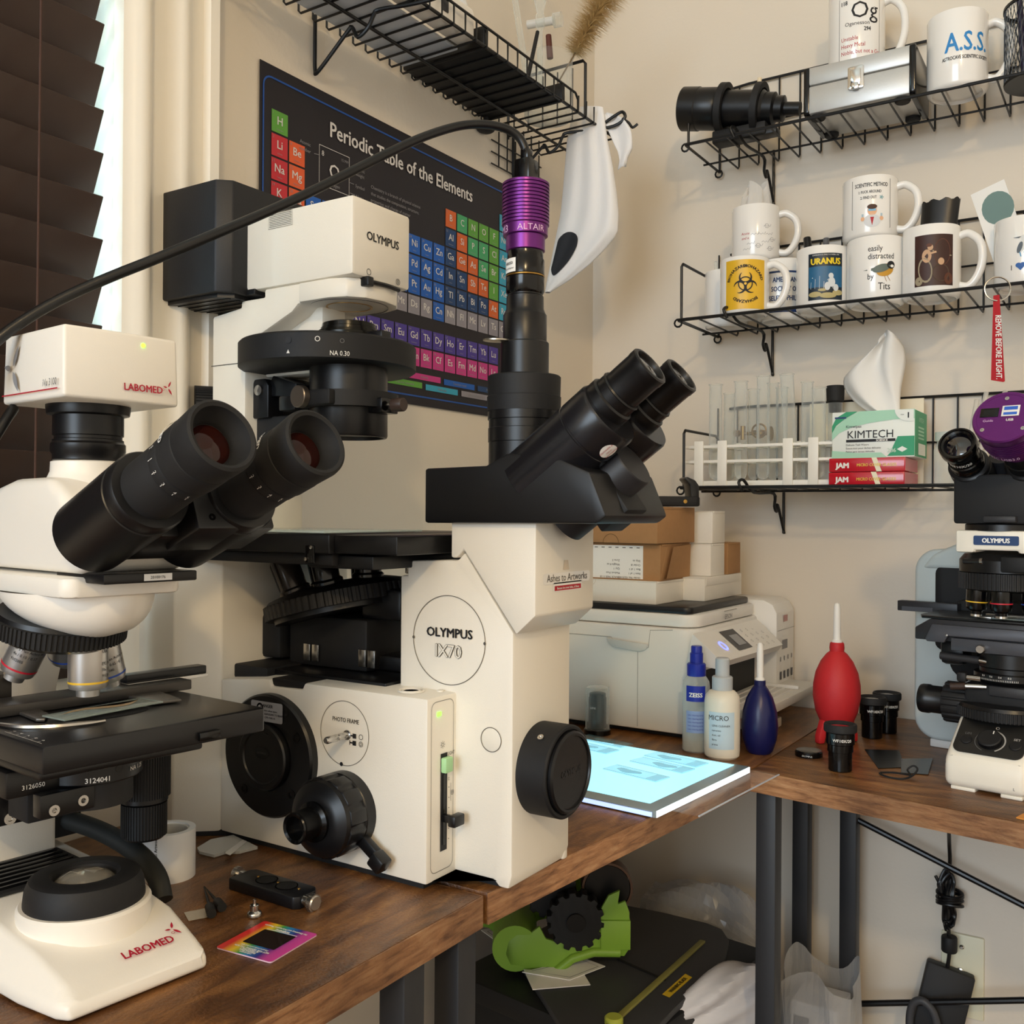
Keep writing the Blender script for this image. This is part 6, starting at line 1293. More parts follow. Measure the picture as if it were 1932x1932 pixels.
for k in range(44):
    for s_ in (-1, 1):
        m.wire([((.044)*math.cos(2*PI*(k/44+s_*t*.10)), .044*math.sin(2*PI*(k/44+s_*t*.10)), .002+.098*t) for t in [q/6 for q in range(7)]], .0006, WIRE, 4)
m.lathe([(.0, .0), (.044, .0), (.0448, .003), (.0435, .004)], WIRE, None, 40, False); m.build('mesh_body', cu_)
m = MB(cu_); m.lathe([(.0435, .099), (.0455, .0995), (.0455, .103), (.0435, .1035)], WIRE, None, 40, False); m.build('rim', cu_)
for k, (dx, dy, c) in enumerate(((-.018, -.012, 'dark violet'), (-.004, -.020, 'black'), (.012, -.010, 'dark violet'), (-.012, .010, 'black'), (.004, .006, 'black'))):
    stick('pen', ('dark violet' if c != 'black' else 'black')+' pen standing in the mesh pencil cup at the right edge', 'pen', (-.128+dx, 1.47+dy, S1+.006), (-.128+dx*1.5, 1.47+dy*1.4, S1+.15+.006*k), .0042, mat('violet_pen', '211A38', .35) if c != 'black' else BLK, 'dark pens in the mesh cup' if c == 'black' else 'violet pens in the mesh cup')
# lowest shelf: test tube rack with tubes
tr = thing('test_tube_rack', 'white plastic test tube rack at the left of the lowest shelf', 'rack', (-.50, 1.475, S3+.0022))
RW = mat('rack_white', 'F2EEE4', .4); rx0, rx1 = -.618, -.388
m = MB(tr); m.M = T(0, 0, DZ); m.box((rx0, 1.445, S3+.0022), (rx1, 1.505, S3+.0125), RW, .0015); m.build('base', tr)
for zz in (.040, .063):
    m = MB(tr); m.M = T(0, 0, DZ); z = S3+zz
    m.box((rx0, 1.445, z), (rx1, 1.450, z+.0045), RW, .0006); m.box((rx0, 1.500, z), (rx1, 1.505, z+.0045), RW, .0006); m.box((rx0, 1.473, z), (rx1, 1.477, z+.0045), RW, .0006)
    for k in range(9): xx = rx0+k*(rx1-rx0-.004)/8; m.box((xx, 1.449, z), (xx+.004, 1.501, z+.0045), RW, .0005)
    m.build('grid_shelf', tr)
for px in (1318, 1362, 1486, 1534):
    x = at(px, 880, 1, 1.443).x
    for y in (1.4425, 1.5055):
        m = MB(tr); m.M = T(0, 0, DZ); m.box((x-.0075, y, S3+.004), (x+.0075, y+.0025, S3+.074), RW, .0008); m.build('strap', tr)
tubes = ((1350, 1.462, .150, 0), (1376, 1.488, .138, 0), (1398, 1.462, .152, 0), (1422, 1.488, .142, 0), (1440, 1.462, .158, 0), (1458, 1.488, .15, 0), (1475, 1.490, .142, 0), (1500, 1.462, .158, .05), (1523, 1.489, .148, 0), (1545, 1.462, .135, 0))
for k, (px, y, h, tilt) in enumerate(tubes):
    x = at(px-(6 if tilt else 0), 800, 1, y).x; r = .0085 if y > 1.48 else .0098
    tl = ('leaning clear test tube fourth from the right in the white rack' if tilt else ('short clear test tube in the front row of the white rack' if y < 1.48 else 'clear test tube in the back row of the white rack'))
    t_ = thing('test_tube', tl, 'test tube', (x, y, S3+.0135), 0, None if tilt else ('front row test tubes' if y < 1.48 else 'back row test tubes'))
    m = MB(t_); m.M = t_.matrix_basis @ RY(-tilt); m.lathe([(0, 0), (r*.7, r*.3), (r, r), (r, h-.002), (r+.0015, h-.001), (r+.0015, h), (r-.0012, h)], WATER, None, 28, False); m.build('tube', t_, smooth=60)
x = at(1576, 760, 1, 1.515).x
bt = thing('test_tube', 'clear test tube with a black rubber stopper behind the green tissue box', 'test tube', (x, 1.515, S3+.0022))
m = MB(bt); m.lathe([(0, 0), (.0085, .004), (.0105, .012), (.0105, .128), (.0095, .128)], WATER, None, 28, False); m.build('tube', bt, smooth=60)
m = MB(bt); m.lathe([(.0088, .114), (.0100, .128), (.0128, .131), (.0135, .153), (.0125, .154), (0, .154)], RUB, None, 28); m.build('stopper', bt)
bk = MB(); a = at(1528, 770, 1, 1.545); b = at(1743, 752, 1, 1.545); bk.box((a.x, 1.545, S3+.003), (b.x, 1.548, S3+.134), mat('cream_board', 'EFE4CB', .8)); tag(bk.build('backing_board'), 'cream card board standing behind the green tissue box', 'board')
vv = thing('valve', 'small brass valve with a wheel in front of the test tubes', 'valve', (-.51, 1.52, S3+.09))
BR2 = mat('old_brass', '9C7B42', .35, .9); va, vb = at(1388, 818, 1, 1.530), at(1452, 818, 1, 1.530)
m = MB(vv); m.M = T(0, 0, DZ); m.cyl(va, vb, .0028, BR2, n=14); m.cyl(va-Vector((.002, 0, 0)), va+Vector((.006, 0, 0)), .0052, BR2, n=16); c = va.lerp(vb, .22); m.cyl(c-Vector((0, 0, .010)), c+Vector((0, 0, .012)), .0042, BR2, n=16); c = va.lerp(vb, .75); m.sphere(c, .0065, BR2, 12); m.cyl(vb, vb+Vector((.003, 0, .0)), .0115, BR2, n=16); vbody = m.build('valve_body', vv)
m = MB(vv); m.M = T(0, 0, DZ); c = va.lerp(vb, .72)+Vector((0, -.004, .004)); A = axm(c, (.2, -1, .1))
m.tube([tuple(A @ Vector((.011*math.cos(q), .011*math.sin(q), 0))) for q in [2*PI*k/24 for k in range(24)]], .0015, BR2, 8, True)
for k in range(4): m.cyl(A @ Vector((0, 0, 0)), A @ Vector((.011*math.cos(k*PI/2), .011*math.sin(k*PI/2), 0)), .0012, BR2, n=8)
m.build('hand_wheel', vv)
# red cover glass boxes and the tissue box
RB = mat('cover_glass_red', 'C01B2B', .22, coat=.5); YB = mat('yellow_print', 'E4C33C', .5); PBx = mat('pale_red_plastic', 'C25C63', .25)
def cover_box(z, label, rz):
    c = thing('cover_glass_box', label, 'box', (-.340, 1.478, z), rz, 'red cover glass boxes'); hx_, hy_, h = .0515, .046, .0195
    m = MB(c); m.box((-hx_, -hy_, 0), (hx_, hy_, h), RB, .0012); m.box((hx_-.001, -hy_+.002, .001), (hx_+.0004, hy_-.002, h-.001), PBx, 0); b = m.build('box_body', c)
    m = MB(c); X = LF(0, -hy_-.0003, 0); m.text('JAM', .0105, INKW, X @ T(-.033, .0055, 0), bold=.06, sx=1.0); m.text('MICRO COVER GLASSES', .0058, YB, X @ T(.014, .0075, 0), bold=.02, sx=.86)
    m.poly([(.007, h), (.014, h), (.021, 0), (.014, 0)], mat('tape_print', 'F1E6C9', .5), X, .0001); m.build('print', b)
cover_box(S3+.0022, 'lower red box of cover glasses on the lowest shelf', 0); cover_box(S3+.0222, 'upper red box of cover glasses under the green tissue box', R(.8))
tb_ = thing('tissue_box', 'green and white box of lab wipes on top of the red boxes', 'box', (-.333, 1.482, S3+.0420))
GN = mat('kim_green', '2F9A6C', .45); GN2 = mat('kim_green_pale', 'A9D8BD', .5); GW = mat('kim_white', 'EDF1EA', .5); hx_, hy_, h = .0560, .042, .0660
m = MB(tb_); m.box((-hx_, -hy_, 0), (hx_, hy_, h), GW, .001); m.box((hx_-.001, -hy_+.001, .001), (hx_+.0005, hy_-.001, h-.001), GN); m.rect(-.02, .004, .030, .020, GW, RF(hx_+.0008, 0, 0)); b = m.build('carton', tb_)
m = MB(tb_); X = LF(0, -hy_-.0004, 0)
m.poly([(-hx_, .026), (-.046, .036), (-.028, .044), (-.004, .049), (.028, .0525), (hx_, .053), (hx_, h), (-.018, h), (-.038, .056), (-.05, .045), (-hx_, .036)], GN2, X, .0002); m.poly([(-hx_, .036), (-.05, .047), (-.037, .057), (-.02, h), (-.036, h), (-.05, .058), (-hx_, .046)], GN, X, .0004)
m.poly([(hx_, .029), (.034, .029), (.029, .018), (.024, .006), (.020, .002), (hx_, .002)], GN, X, .0003); m.poly([(-hx_, 0), (.02, 0), (.012, .007), (-.02, .007), (-hx_, .011)], GN2, X, .0003)
m.text('KIMTECH', .0155, INK, X @ T(-.003, .028, 0), bold=.0, sx=.98, z=.0007); m.rect(-.036, .0225, .031, .0262, INK, X, .0006); m.text('SCIENCE', .0040, INKW, X @ T(.013, .0229, 0), bold=.05, z=.0009); m.text('Kimwipes', .0055, INK, X @ T(-.036, .043, 0), 'L', z=.0007)
for k, s in enumerate(('Delicate Task Wipers', 'Essuie-tout pour t\u00e2ches d\u00e9licates', 'Pa\u00f1os para tareas delicadas')): m.text(s, .0036, INK, X @ T(-.036, .0175-.0048*k, 0), 'L', z=.0007)
m.text('286', .008, mat('pale_number', 'C9DCCB', .5), X @ T(.026, .007, 0), z=.0007, bold=.02); m.poly([(.033, .011), (.040, .015), (.047, .011), (.040, .007)], GW, X, .0006); m.rect(-.052, .0565, -.036, .059, NVY, X, .0007)
m.poly([(.032+.02*math.cos(R(a)) + .018, h+.017*math.sin(R(a))-.0) for a in range(180, 285, 10)]+[(hx_-.001, h-.016), (hx_-.001, h-.0005)], GW, X, .0009); m.text('1', .011, INK, X @ T(.048, .054, 0), bold=.03, z=.0011); m.text('size', .003, INK, X @ T(.040, .058, 0), z=.0011); m.build('print', b)
m = MB(tb_); m.text('KIMTECH', .009, GN2, RF(hx_+.0007, 0, .050), sx=.9)
for k in range(4): m.rect(-.02, .026+.005*k, .02, .0285+.005*k, GN2, RF(hx_+.0007, 0, 0))
m.build('side_print', b)
ts = MB(); c0 = Vector((-.338, 1.482, S3+.1085))
def tis(u, v):
    w = .036+.052*math.sin(PI*min(1, v*1.05))**.8*(1 if v < .6 else 1-.42*(v-.6)/.4); a = (u-.5)*2; r_ = .030+.006*math.sin(3*v)
    return tuple(c0+Vector((r_-w*(1-u)+.003*math.sin(9*u+6*v), .009*math.sin(5.5*a+2*v)*(.3+v)+.012*a*a, .112*v+.008*math.sin(2.6*a+1.2)*v-.010*v*v*a*a)))
ts.grid(tis, 26, 20, mat('tissue_white', 'F2F0EC', .9, alpha=.9)); to_ = ts.build('tissue', smooth=60, recalc=False); md = to_.modifiers.new('thick', 'SOLIDIFY'); md.thickness = .0006
tag(to_, 'white tissue pulled up out of the green tissue box', 'tissue')
# clutter at the right end of the lowest shelf
x = at(1768, 880, 1, 1.46).x
jr = thing('jar', 'small clear jar right of the red boxes on the lowest shelf', 'jar', (x+.012, 1.47, S3+.0022))
m = MB(jr); m.lathe([(0, .0), (.017, 0), (.018, .003), (.018, .050), (.014, .058), (.014, .066)], WATER, None, 30, False); m.build('jar_body', jr)
m = MB(jr); m.lathe([(.0165, .062), (.0165, .074), (0, .075)], glass_mat('frosted_cap', 'E9EEEA', .3, .5), None, 30); m.build('lid', jr)
for k in range(4):
    a = at(1845+9*k, 800, 1, 1.50); stick('pipette', 'clear plastic pipette leaning behind the head of the right microscope', 'pipette', (a.x-.02, 1.50, S3+.004), (a.x+.006*k-.004, 1.52, S3+.125+.01*(k % 2)), .0035, glass_mat('pipette_clear', 'F2EFE8', .2, .6), 'pipettes behind the right microscope')
# ================================================================ things on the left wall shelf
zf = LS+.0016
def P8(px, py, dz=0): p = at(px, py, 2, LS); return Vector((p.x, p.y, zf+dz))
bt_ = thing('instrument_tray', 'black ribbed tray lying on the left wall shelf, seen from below', 'tray', (-.775, 1.12, zf))
m = MB(bt_); m.M = T(0, 0, DZ); m.box((-.842, 1.025, zf), (-.716, 1.222, zf+.006), BLKM, .002)
for k in range(4): m.box((-.83+.03*k, 1.035, zf+.006), (-.822+.03*k, 1.212, zf+.010), BLK)
m.box((-.845, 1.022, zf+.002), (-.712, 1.030, zf+.028), BLK, .002); m.box((-.845, 1.217, zf+.002), (-.712, 1.226, zf+.028), BLK, .002); m.build('tray_body', bt_)
m = MB(bt_); m.M = T(0, 0, DZ)
for k in range(7): m.lathe([(.004, -.006), (.005, 0)], BLKG, T(-.8465, 1.05+.025*k, zf+.006) @ RY(R(-90)), 12)
m.build('knobs', bt_)
bl_ = MB(); p = at(912, 222, 2, LS-.01); bl_.M = T(0, 0, DZ); bl_.sphere((-.842, 1.213, LS-.010), .011, BLKM, 12, (1.3, 1.5, .8)); bl_.cyl((-.842, 1.213, LS-.006), (-.836, 1.205, LS+.004), .004, BLKM)
tag(bl_.build('cable_clip'), 'small black clip under the far end of the black ribbed tray', 'clip')
ps = thing('plastic_strip', 'white plastic housing lying on the left wall shelf beside the black tray', 'housing', (-.74, .93, zf))
m = MB(ps); m.M = T(0, 0, DZ); m.box((-.742, .78, zf), (-.716, 1.008, zf+.042), WHITEP, .006); b = m.build('housing', ps)
m = MB(ps); m.M = T(0, 0, DZ)
for k in range(3): m.box((-.7155, .84+.05*k, zf+.012), (-.7148, .85+.05*k, zf+.026), DGREY, .0008)
m.build('sockets', b)
tp = MB(); tp.box((-.836, .74, zf), (-.746, 1.012, zf+.004), mat('frosted_plastic', 'C9D2DF', .35, alpha=.8), .0015); tag(tp.build('plastic_tray'), 'frosted bluish plastic tray lying flat on the wires of the left shelf', 'tray')
# beaker with rods, separating funnel and a bottle brush
bx0 = at(1062, 190, 2, LS); bc = Vector((-.762, 1.262, zf))
bk_ = thing('beaker', 'clear glass beaker at the far end of the left wall shelf', 'beaker', bc)
m = MB(bk_); m.lathe([(0, .001), (.034, 0), (.036, .003), (.036, .088), (.038, .092), (.0365, .0925)], WATER, None, 40, False); m.build('beaker_body', bk_, smooth=60)
fn_ = thing('separating_funnel', 'clear glass separating funnel standing in the beaker on the left shelf', 'funnel', bc)
fx_ = T(-.012, -.006, 0)
m = MB(fn_); m.lathe([(.004, .03), (.0042, .135), (.007, .140), (.007, .156), (.005, .158), (.010, .180), (.028, .232), (.036, .262), (.030, .29), (.012, .305), (.012, .32)], WATER, fx_, 32, False); m.build('funnel_body', fn_, smooth=60)
m = MB(fn_); m.M = fn_.matrix_basis @ fx_; m.cyl((-.022, 0, .148), (.018, .01, .148), .0062, glass_mat('frosted_glass', 'EFEFEC', .3, .45)); m.cyl((.018, .01, .148), (.030, .013, .148), .0105, WATER); m.build('stopcock', fn_)
bb2 = thing('bottle_brush', 'bottle brush with tan bristles standing in the beaker on the left shelf', 'brush', bc)
ba0, ba1 = at(1046, 168, 1, 1.256), at(1152, -22, 1, 1.285)
m = MB(bb2); m.M = T(0, 0, DZ); m.tube([ba0, ba0.lerp(ba1, .5)+Vector((.002, 0, 0)), ba1], .0012, mat('twisted_wire', '6C5A41', .35, .8)); m.build('wire_stem', bb2)
m = MB(bb2); m.M = T(0, 0, DZ); BRM = mat('tan_bristle', 'E8CF9A', .8); dv = (ba1-ba0).normalized(); e1 = dv.orthogonal().normalized(); e2 = dv.cross(e1); random.seed(5)
for k in range(2400):
    t = random.random(); p = ba0.lerp(ba1, .36+.64*t); a = random.random()*2*PI; L = (.024+.018*t)*random.uniform(.75, 1.05)
    q = p+(e1*math.cos(a)+e2*math.sin(a))*L+dv*random.uniform(-.003, .003); w = (e1*math.sin(a)-e2*math.cos(a))*.0007
    m.add([p+w, p-w, q], [(0, 1, 2)], BRM)
m.build('bristles', bb2, smooth=0, kind='stuff')
stick('cork', 'dark red-brown cork rod beside the separating funnel in the beaker', 'rod', (-.762, 1.266, zf+.092), (-.764, 1.264, zf+.128), .0048, mat('dark_cork', '5A2E25', .6))
stick('glass_rod', 'clear glass rod standing on the left shelf beside the leaning black rod', 'rod', (-.752, 1.192, zf+.012), (-.766, 1.152, zf+.21), .0048, WATER)
stick('rod', 'black rod leaning on the left shelf between black tray and beaker', 'rod', (-.728, 1.150, zf+.012), (-.726, 1.172, zf+.085), .003, BLKM)
pg_ = MB(); a, b = P8(905, 8, .05), P8(925, 62, .016); pg_.tube([(-.735, 1.035, zf+.012), (-.744, 1.0, zf+.09), (-.75, .985, zf+.14)], lambda t: .0075-.003*(1-t), glass_mat('frosted_glass', 'EFEFEC', .3, .45), 14); tag(pg_.build('dropper'), 'clear plastic dropper leaning over the black tray on the left shelf', 'dropper')
# white cloth bag hanging on the shelf hook
cb2 = thing('cloth_bag', 'white cloth bag with a round dark print hanging on the left shelf hook', 'bag', (-.69, 1.33, LS-.3))
hk = at(1128, 212, 1, 1.325); hd_ = Vector((.838, .546, 0)); nd_ = Vector((.546, -.838, 0)); CL = mat('white_cloth', 'EDEBEA', .9, bump=.15, scale=500)
def bagpt(px, py, off): p = at(px, py, 1, 1.325); return p
rows = [(203, 1092, 1138), (225, 1078, 1142), (262, 1070, 1146), (310, 1066, 1156), (360, 1062, 1164), (400, 1058, 1168), (440, 1050, 1166), (470, 1044, 1142), (500, 1038, 1112), (528, 1032, 1076), (552, 1028, 1038)]
def bag(u, v):
    f = v*(len(rows)-1); i = min(len(rows)-2, int(f)); t = f-i; ra, rb2 = rows[i], rows[i+1]
    y = ra[0]+(rb2[0]-ra[0])*t; l = ra[1]+(rb2[1]-ra[1])*t; r_ = ra[2]+(rb2[2]-ra[2])*t
    s = math.cos(2*PI*u); px = (l+r_)/2+(r_-l)/2*s; p = at(px, y, 1, 1.325)
    th = math.sin(2*PI*u)*(.006+.014*math.sin(PI*min(1, v*1.02)))+.003*math.sin(9*s+4*v)*math.sin(PI*v)
    return p+nd_*th
m = MB(cb2); m.M = T(0, 0, DZ); m.grid(bag, 44, 30, CL, cu=True); bgm = m.build('bag_body', cb2, smooth=70)
m = MB(cb2); m.M = T(0, 0, DZ); LG = mat('bag_print', '26282E', .8)
def bagf(a, b):
    # a across (0 left .. 1 right), b down, on the side facing the room
    u = 1-math.acos(max(-1, min(1, 2*a-1)))/(2*PI); p0 = Vector(bag(u if math.sin(2*PI*u) > 0 else 1-u, b)); return p0+nd_*.0018
def lg(u, v):
    a = 2*PI*u; return tuple(bagf(.05+max(0, .24*v*math.cos(a)*.95+.17), .745+.135*v*math.sin(a)))
m.grid(lg, 40, 8, LG, cu=True); m.build('round_print', bgm, smooth=0)
m = MB(cb2); m.M = T(0, 0, DZ); tb2 = [(1139, 214), (1156, 226), (1170, 250), (1180, 284), (1174, 316)]
def tail(u, v):
    f = v*4; i = min(3, int(f)); t = f-i; px = tb2[i][0]+(tb2[i+1][0]-tb2[i][0])*t; py = tb2[i][1]+(tb2[i+1][1]-tb2[i][1])*t
    w = 6+28*math.sin(PI*min(.93, v+.06)); p = at(px+(u-.5)*w*1.2, py+(u-.5)*-6, 1, 1.33); return p+nd_*(.004*math.sin(6*u+5*v))
m.grid(tail, 8, 16, CL); o = m.build('tail', cb2, smooth=70, recalc=False); md = o.modifiers.new('thick', 'SOLIDIFY'); md.thickness = .001
# ================================================================ small things on the near desk
def flat(pts, z0, z1, mt, m):
    n = len(pts); v = [at(p[0], p[1], 2, z0) for p in pts]
    m.add([(q.x, q.y, z0) for q in v]+[(q.x, q.y, z1) for q in v], [tuple(range(n))[::-1], tuple(range(n, 2*n))]+[(k, (k+1) % n, (k+1) % n+n, k+n) for k in range(n)], mt)
v = on_desk(318, 1652); ro = thing('label_roll', 'roll of white labels standing on end beside the white microscope base', 'roll', (v.x, v.y, 0))
LBW = mat('label_white', 'EFEFEE', .55)
m = MB(ro); m.lathe([(.0215, 0), (.0215, .040), (.0165, .040), (.0165, .0), (.0215, 0)], LBW, None, 48, False); m.lathe([(.0165, .0005), (.0165, .0385), (.0150, .0385), (.0150, .0005)], mat('core_card', 'D8D2C6', .8), None, 40, False); m.build('roll', ro)
m = MB(ro)
m.grid(lambda u, v: tuple(Vector((-.0215*math.sin(2.2-1.2*u) if u < .5 else -.0215*math.sin(1.6)-.001, -.0217*math.cos(2.2-1.2*u)*(1) if u < .5 else -.0217*math.cos(1.6)-.018*(u-.5), .040*v)) if False else Vector((-.008-.016*u, -.0210-.003*u, .040*v))), 8, 2, LBW); o = m.build('loose_tail', ro, recalc=False); md = o.modifiers.new('thick', 'SOLIDIFY'); md.thickness = .0004
m = MB(ro)
def rw(u, v, w): q = R(-62)+u/.0216; return ((.0217+w)*math.cos(q), (.0217+w)*math.sin(q), v)
m.text('Ashes to Artworks', .0036, INK, Matrix(), 'L', bold=.01, warp=lambda u, v, w: rw(-v, .0125+u, w)); m.circ((0, 0), .0019, .0004, INK, Matrix(), 0, 16)
n0 = len(m.v)-32
for i in range(n0, len(m.v)): l = ro.matrix_basis.inverted() @ m.v[i]; m.v[i] = ro.matrix_basis @ Vector(rw(l.x-.0005, .0075+l.y, .0003))
for u0, v0 in ((-.003, .005), (.001, .0045), (.0025, .010)):
    m.add([rw(u0, v0, .0003), rw(u0+.0012, v0, .0003), rw(u0+.0012, v0+.0012, .0003), rw(u0, v0+.0012, .0003)], [(0, 1, 2, 3)], INK)
m.build('lettering', ro, smooth=60)
zb = MB(); rz = [(372, 1604), (398, 1588), (440, 1580), (486, 1602), (452, 1611), (423, 1612), (404, 1618), (376, 1611)]
flat(rz, .0004, .0028, glass_mat('zip_bag_film', 'EDEDEA', .22, .62), zb); flat([(424, 1610), (458, 1585), (466, 1588), (434, 1614)], .003, .0035, glass_mat('zip_strip', 'F4F3F0', .3, .3), zb)
tag(zb.build('zip_bag', smooth=0), 'flat clear zip bag lying behind the label roll by the ivory microscope', 'bag')
sl_ = thing('slider', 'black slider plate with two round windows and two knurled chrome knobs', 'slider', at(517, 1680, 2, 0))
cs_ = [at(*q, 2, .0095) for q in ((430, 1656), (479, 1638), (606, 1677), (560, 1695))]
c0 = sum(cs_, Vector())/4; ax_ = ((cs_[3]-cs_[0])+(cs_[2]-cs_[1])).normalized(); c0.z = 0; sl_.matrix_basis = T(c0.x, c0.y, DZ) @ RZ(math.atan2(ax_.y, ax_.x)); sl_.location = (c0.x, c0.y, DZ); sl_.rotation_euler = (0, 0, math.atan2(ax_.y, ax_.x))
Ls, Ws = (cs_[3]-cs_[0]).length, abs((cs_[1]-cs_[0]).dot(Vector((-ax_.y, ax_.x, 0))))
m = MB(sl_); h2 = Ws/2; l2 = Ls/2
m.prism([(-l2, -h2), (l2-.004, -h2), (l2, -h2+.004), (l2, h2-.006), (l2-.006, h2), (-l2+.004, h2), (-l2, h2-.004)], .0, .0098, mat('slider_black', '0F1014', .38), .0012); sb_ = m.build('plate', sl_)
m = MB(sl_)
for xx, mm in ((-.0095, 'hole_black'), (.0130, 'slot_dark')):
    m.lathe([(.0090, .0099), (.0082, .0099), (.0080, .0094), (0, .0094)], mat(mm, '020202' if mm == 'hole_black' else '0A0A0C', .7), T(xx, .001, .0001), 36)
m.build('window_ring', sb_)
for xx in (-.0205, .0022, .0255):
    m = MB(sl_); m.lathe([(.0013, .0098), (.0012, .0104), (0, .0105)], BRASS, T(xx, .002, 0), 12); m.build('screw', sb_)
for sgn, yy in ((-1, .004), (1, -.004)):
    m = MB(sl_); A = axm((sgn*l2, yy, .0055), (sgn, 0, 0)); m.lathe([(.0042, -.001), (.0042, .004), (.0030, .0045), (.0030, .007)], STEEL, A, 24); m.gear(.0062 if sgn < 0 else .0068, .0004, 40, .007, .0105, STEEL, A, .5); m.lathe([(.0058, .0104), (.0050, .0115), (0, .0115)], mat('chrome_face', 'B9B2A8', .3, .9), A, 28); m.build('knob', sl_)
v = on_desk(480, 1729); tsr = thing('thumb_screw', 'small steel thumb screw standing on its head beside the rainbow card', 'screw', (v.x, v.y, 0))
m = MB(tsr); m.lathe([(.0048, 0), (.0055, .0008), (.0055, .0022), (.0050, .0034), (.0034, .0046), (.0034, .0086), (.0030, .0090), (.0012, .0090), (.0012, .0128), (0, .013)], STEEL, None, 32); m.build('screw', tsr)
for k, (a, b, lbl) in enumerate((((385, 1673), (399, 1724), 'black soft cable tip lying by the label roll, front one of the crossed pair'), ((386, 1673), (419, 1712), 'black soft cable tip lying by the label roll, rear one of the crossed pair'))):
    m = MB(); p0, p1 = at(*a, 2, .0016), at(*b, 2, .0038); d_ = (p1-p0)
    m.tube([p0+d_*t for t in (0, .1, .45, .6, .68, .75, .96, 1)], lambda t: (.0005 if t < .2 else .0011 if t < .45 else .0016 if t < .58 else .0026 if t < .7 else .0036), mat('tip_black', '151516', .55), 14)
    tag(m.build('cable_tip'), lbl, 'tip', None)
fm = MB(); flat([(347, 1722), (389, 1714), (391, 1731), (356, 1738)], .0003, .0006, glass_mat('clear_film', 'EFE9DD', .15, .75), fm); tag(fm.build('film_piece'), 'small clear film square lying beside the black cable tips', 'film')
# rainbow printed card with a dark window
rc_ = thing('card', 'rainbow bordered warning card with a dark window lying on the desk', 'card', at(505, 1776, 2, 0))
K4 = [at(*q, 2, .0012) for q in ((493, 1736.5), (597, 1761), (514, 1817), (413.5, 1787.5))]
cx_ = sum(K4, Vector())/4; ux = ((K4[1]-K4[0])+(K4[2]-K4[3])).normalized(); uy = ((K4[0]-K4[3])+(K4[1]-K4[2])).normalized()
Wc = ((K4[1]-K4[0]).length+(K4[2]-K4[3]).length)/2; Hc = ((K4[0]-K4[3]).length+(K4[1]-K4[2]).length)/2
RBM = bpy.data.materials.new('rainbow_print'); RBM.use_nodes = True; nt = RBM.node_tree; b_ = nt.nodes['Principled BSDF']; b_.inputs['Roughness'].default_value = .35
tc = nt.nodes.new('ShaderNodeTexCoord'); mp = nt.nodes.new('ShaderNodeMapping'); sx_ = nt.nodes.new('ShaderNodeSeparateXYZ'); mr = nt.nodes.new('ShaderNodeMapRange'); cr = nt.nodes.new('ShaderNodeValToRGB')
mr.inputs[1].default_value = -Wc/2-.004; mr.inputs[2].default_value = Wc/2+.002
el = cr.color_ramp.elements; el[0].color = lin('D3222B'); el[1].position = 1; el[1].color = lin('D8479F'); 
for p_, c_ in ((.16, 'D8302A'), (.30, 'E9C92F'), (.43, '3F9B4A'), (.56, '2E7FC0'), (.70, '2C2F86'), (.83, 'C24598')): k_ = el.new(p_); k_.color = lin(c_)
nt.links.new(tc.outputs['Object'], sx_.inputs[0]); nt.links.new(sx_.outputs[0], mr.inputs[0]); nt.links.new(mr.outputs[0], cr.inputs[0]); nt.links.new(cr.outputs[0], b_.inputs['Base Color'])
Fc = plane((cx_.x, cx_.y, 0), ux, uy); rc_.matrix_basis = T(0, 0, DZ) @ Fc; rc_.location = rc_.matrix_basis.to_translation(); rc_.rotation_euler = rc_.matrix_basis.to_euler()
m = MB(rc_); m.prism(rr(-Wc/2, -Hc/2, Wc/2, Hc/2, .0022, 4), .0002, .0011, mat('card_pale_edge', 'DDBBCC', .5)); m.rrect(-Wc/2, -Hc/2, Wc/2, Hc/2, .0022, RBM, I4, .0012); cdm = m.build('printed_card', rc_)
m = MB(rc_); m.rrect(-Wc*.29, -Hc*.20, Wc*.29, Hc*.27, .001, mat('dark_window', '2A211E', .12, coat=.5), I4, .0014); m.rect(-Wc*.27, Hc*.285, Wc*.29, Hc*.30, INKW, I4, .0014); m.build('window', cdm)
m = MB(rc_); Xf = I4 @ RZ(PI)
for (s, y, sz, bd) in (('For Rheinberg and Polarization Theatrics', -.405, .0030, .04), ('WARNING', -.345, .0034, .06), ('Observe under polarised light', .255, .0026, .03), ('NOT FOR VIEWING THE SUN', .305, .0030, .05), ('ALTERNATIVELY', .35, .0028, .05), ('Rheinberg filters', .395, .0028, .05), ('polarization', .437, .0028, .04)):
    m.text(s, sz, INKW, Xf @ T(0, y*Hc, .0013), bold=bd, sx=.78)
m.build('lettering', cdm)
# printed stickers on the ivory microscope
m = MB(ix); XS = RF(.2447, 0, 0)
m.rrect(-.038, .2475, .040, .2565, .003, PAPER, XS, .0002); m.rrect(-.022, .2410, .026, .2485, .002, PAPER, XS, .0002); m.text('Ashes to Artworks', .0088, mat('sticker_ink', '5A5450', .6), XS @ T(.001, .2495, 0), sx=.98, z=.0005); m.rect(-.020, .2418, .024, .2458, INKR, XS, .0004)
m.text('Because love never fades...it Shines', .0026, INKW, XS @ T(.002, .2429, 0), bold=.03, z=.0006); m.poly([(-.006, .2585), (.004, .2585), (.002, .2665), (-.004, .2665)], mat('sticker_pale', 'D9CBB6', .6), XS, .0002); m.build('sticker', ix)
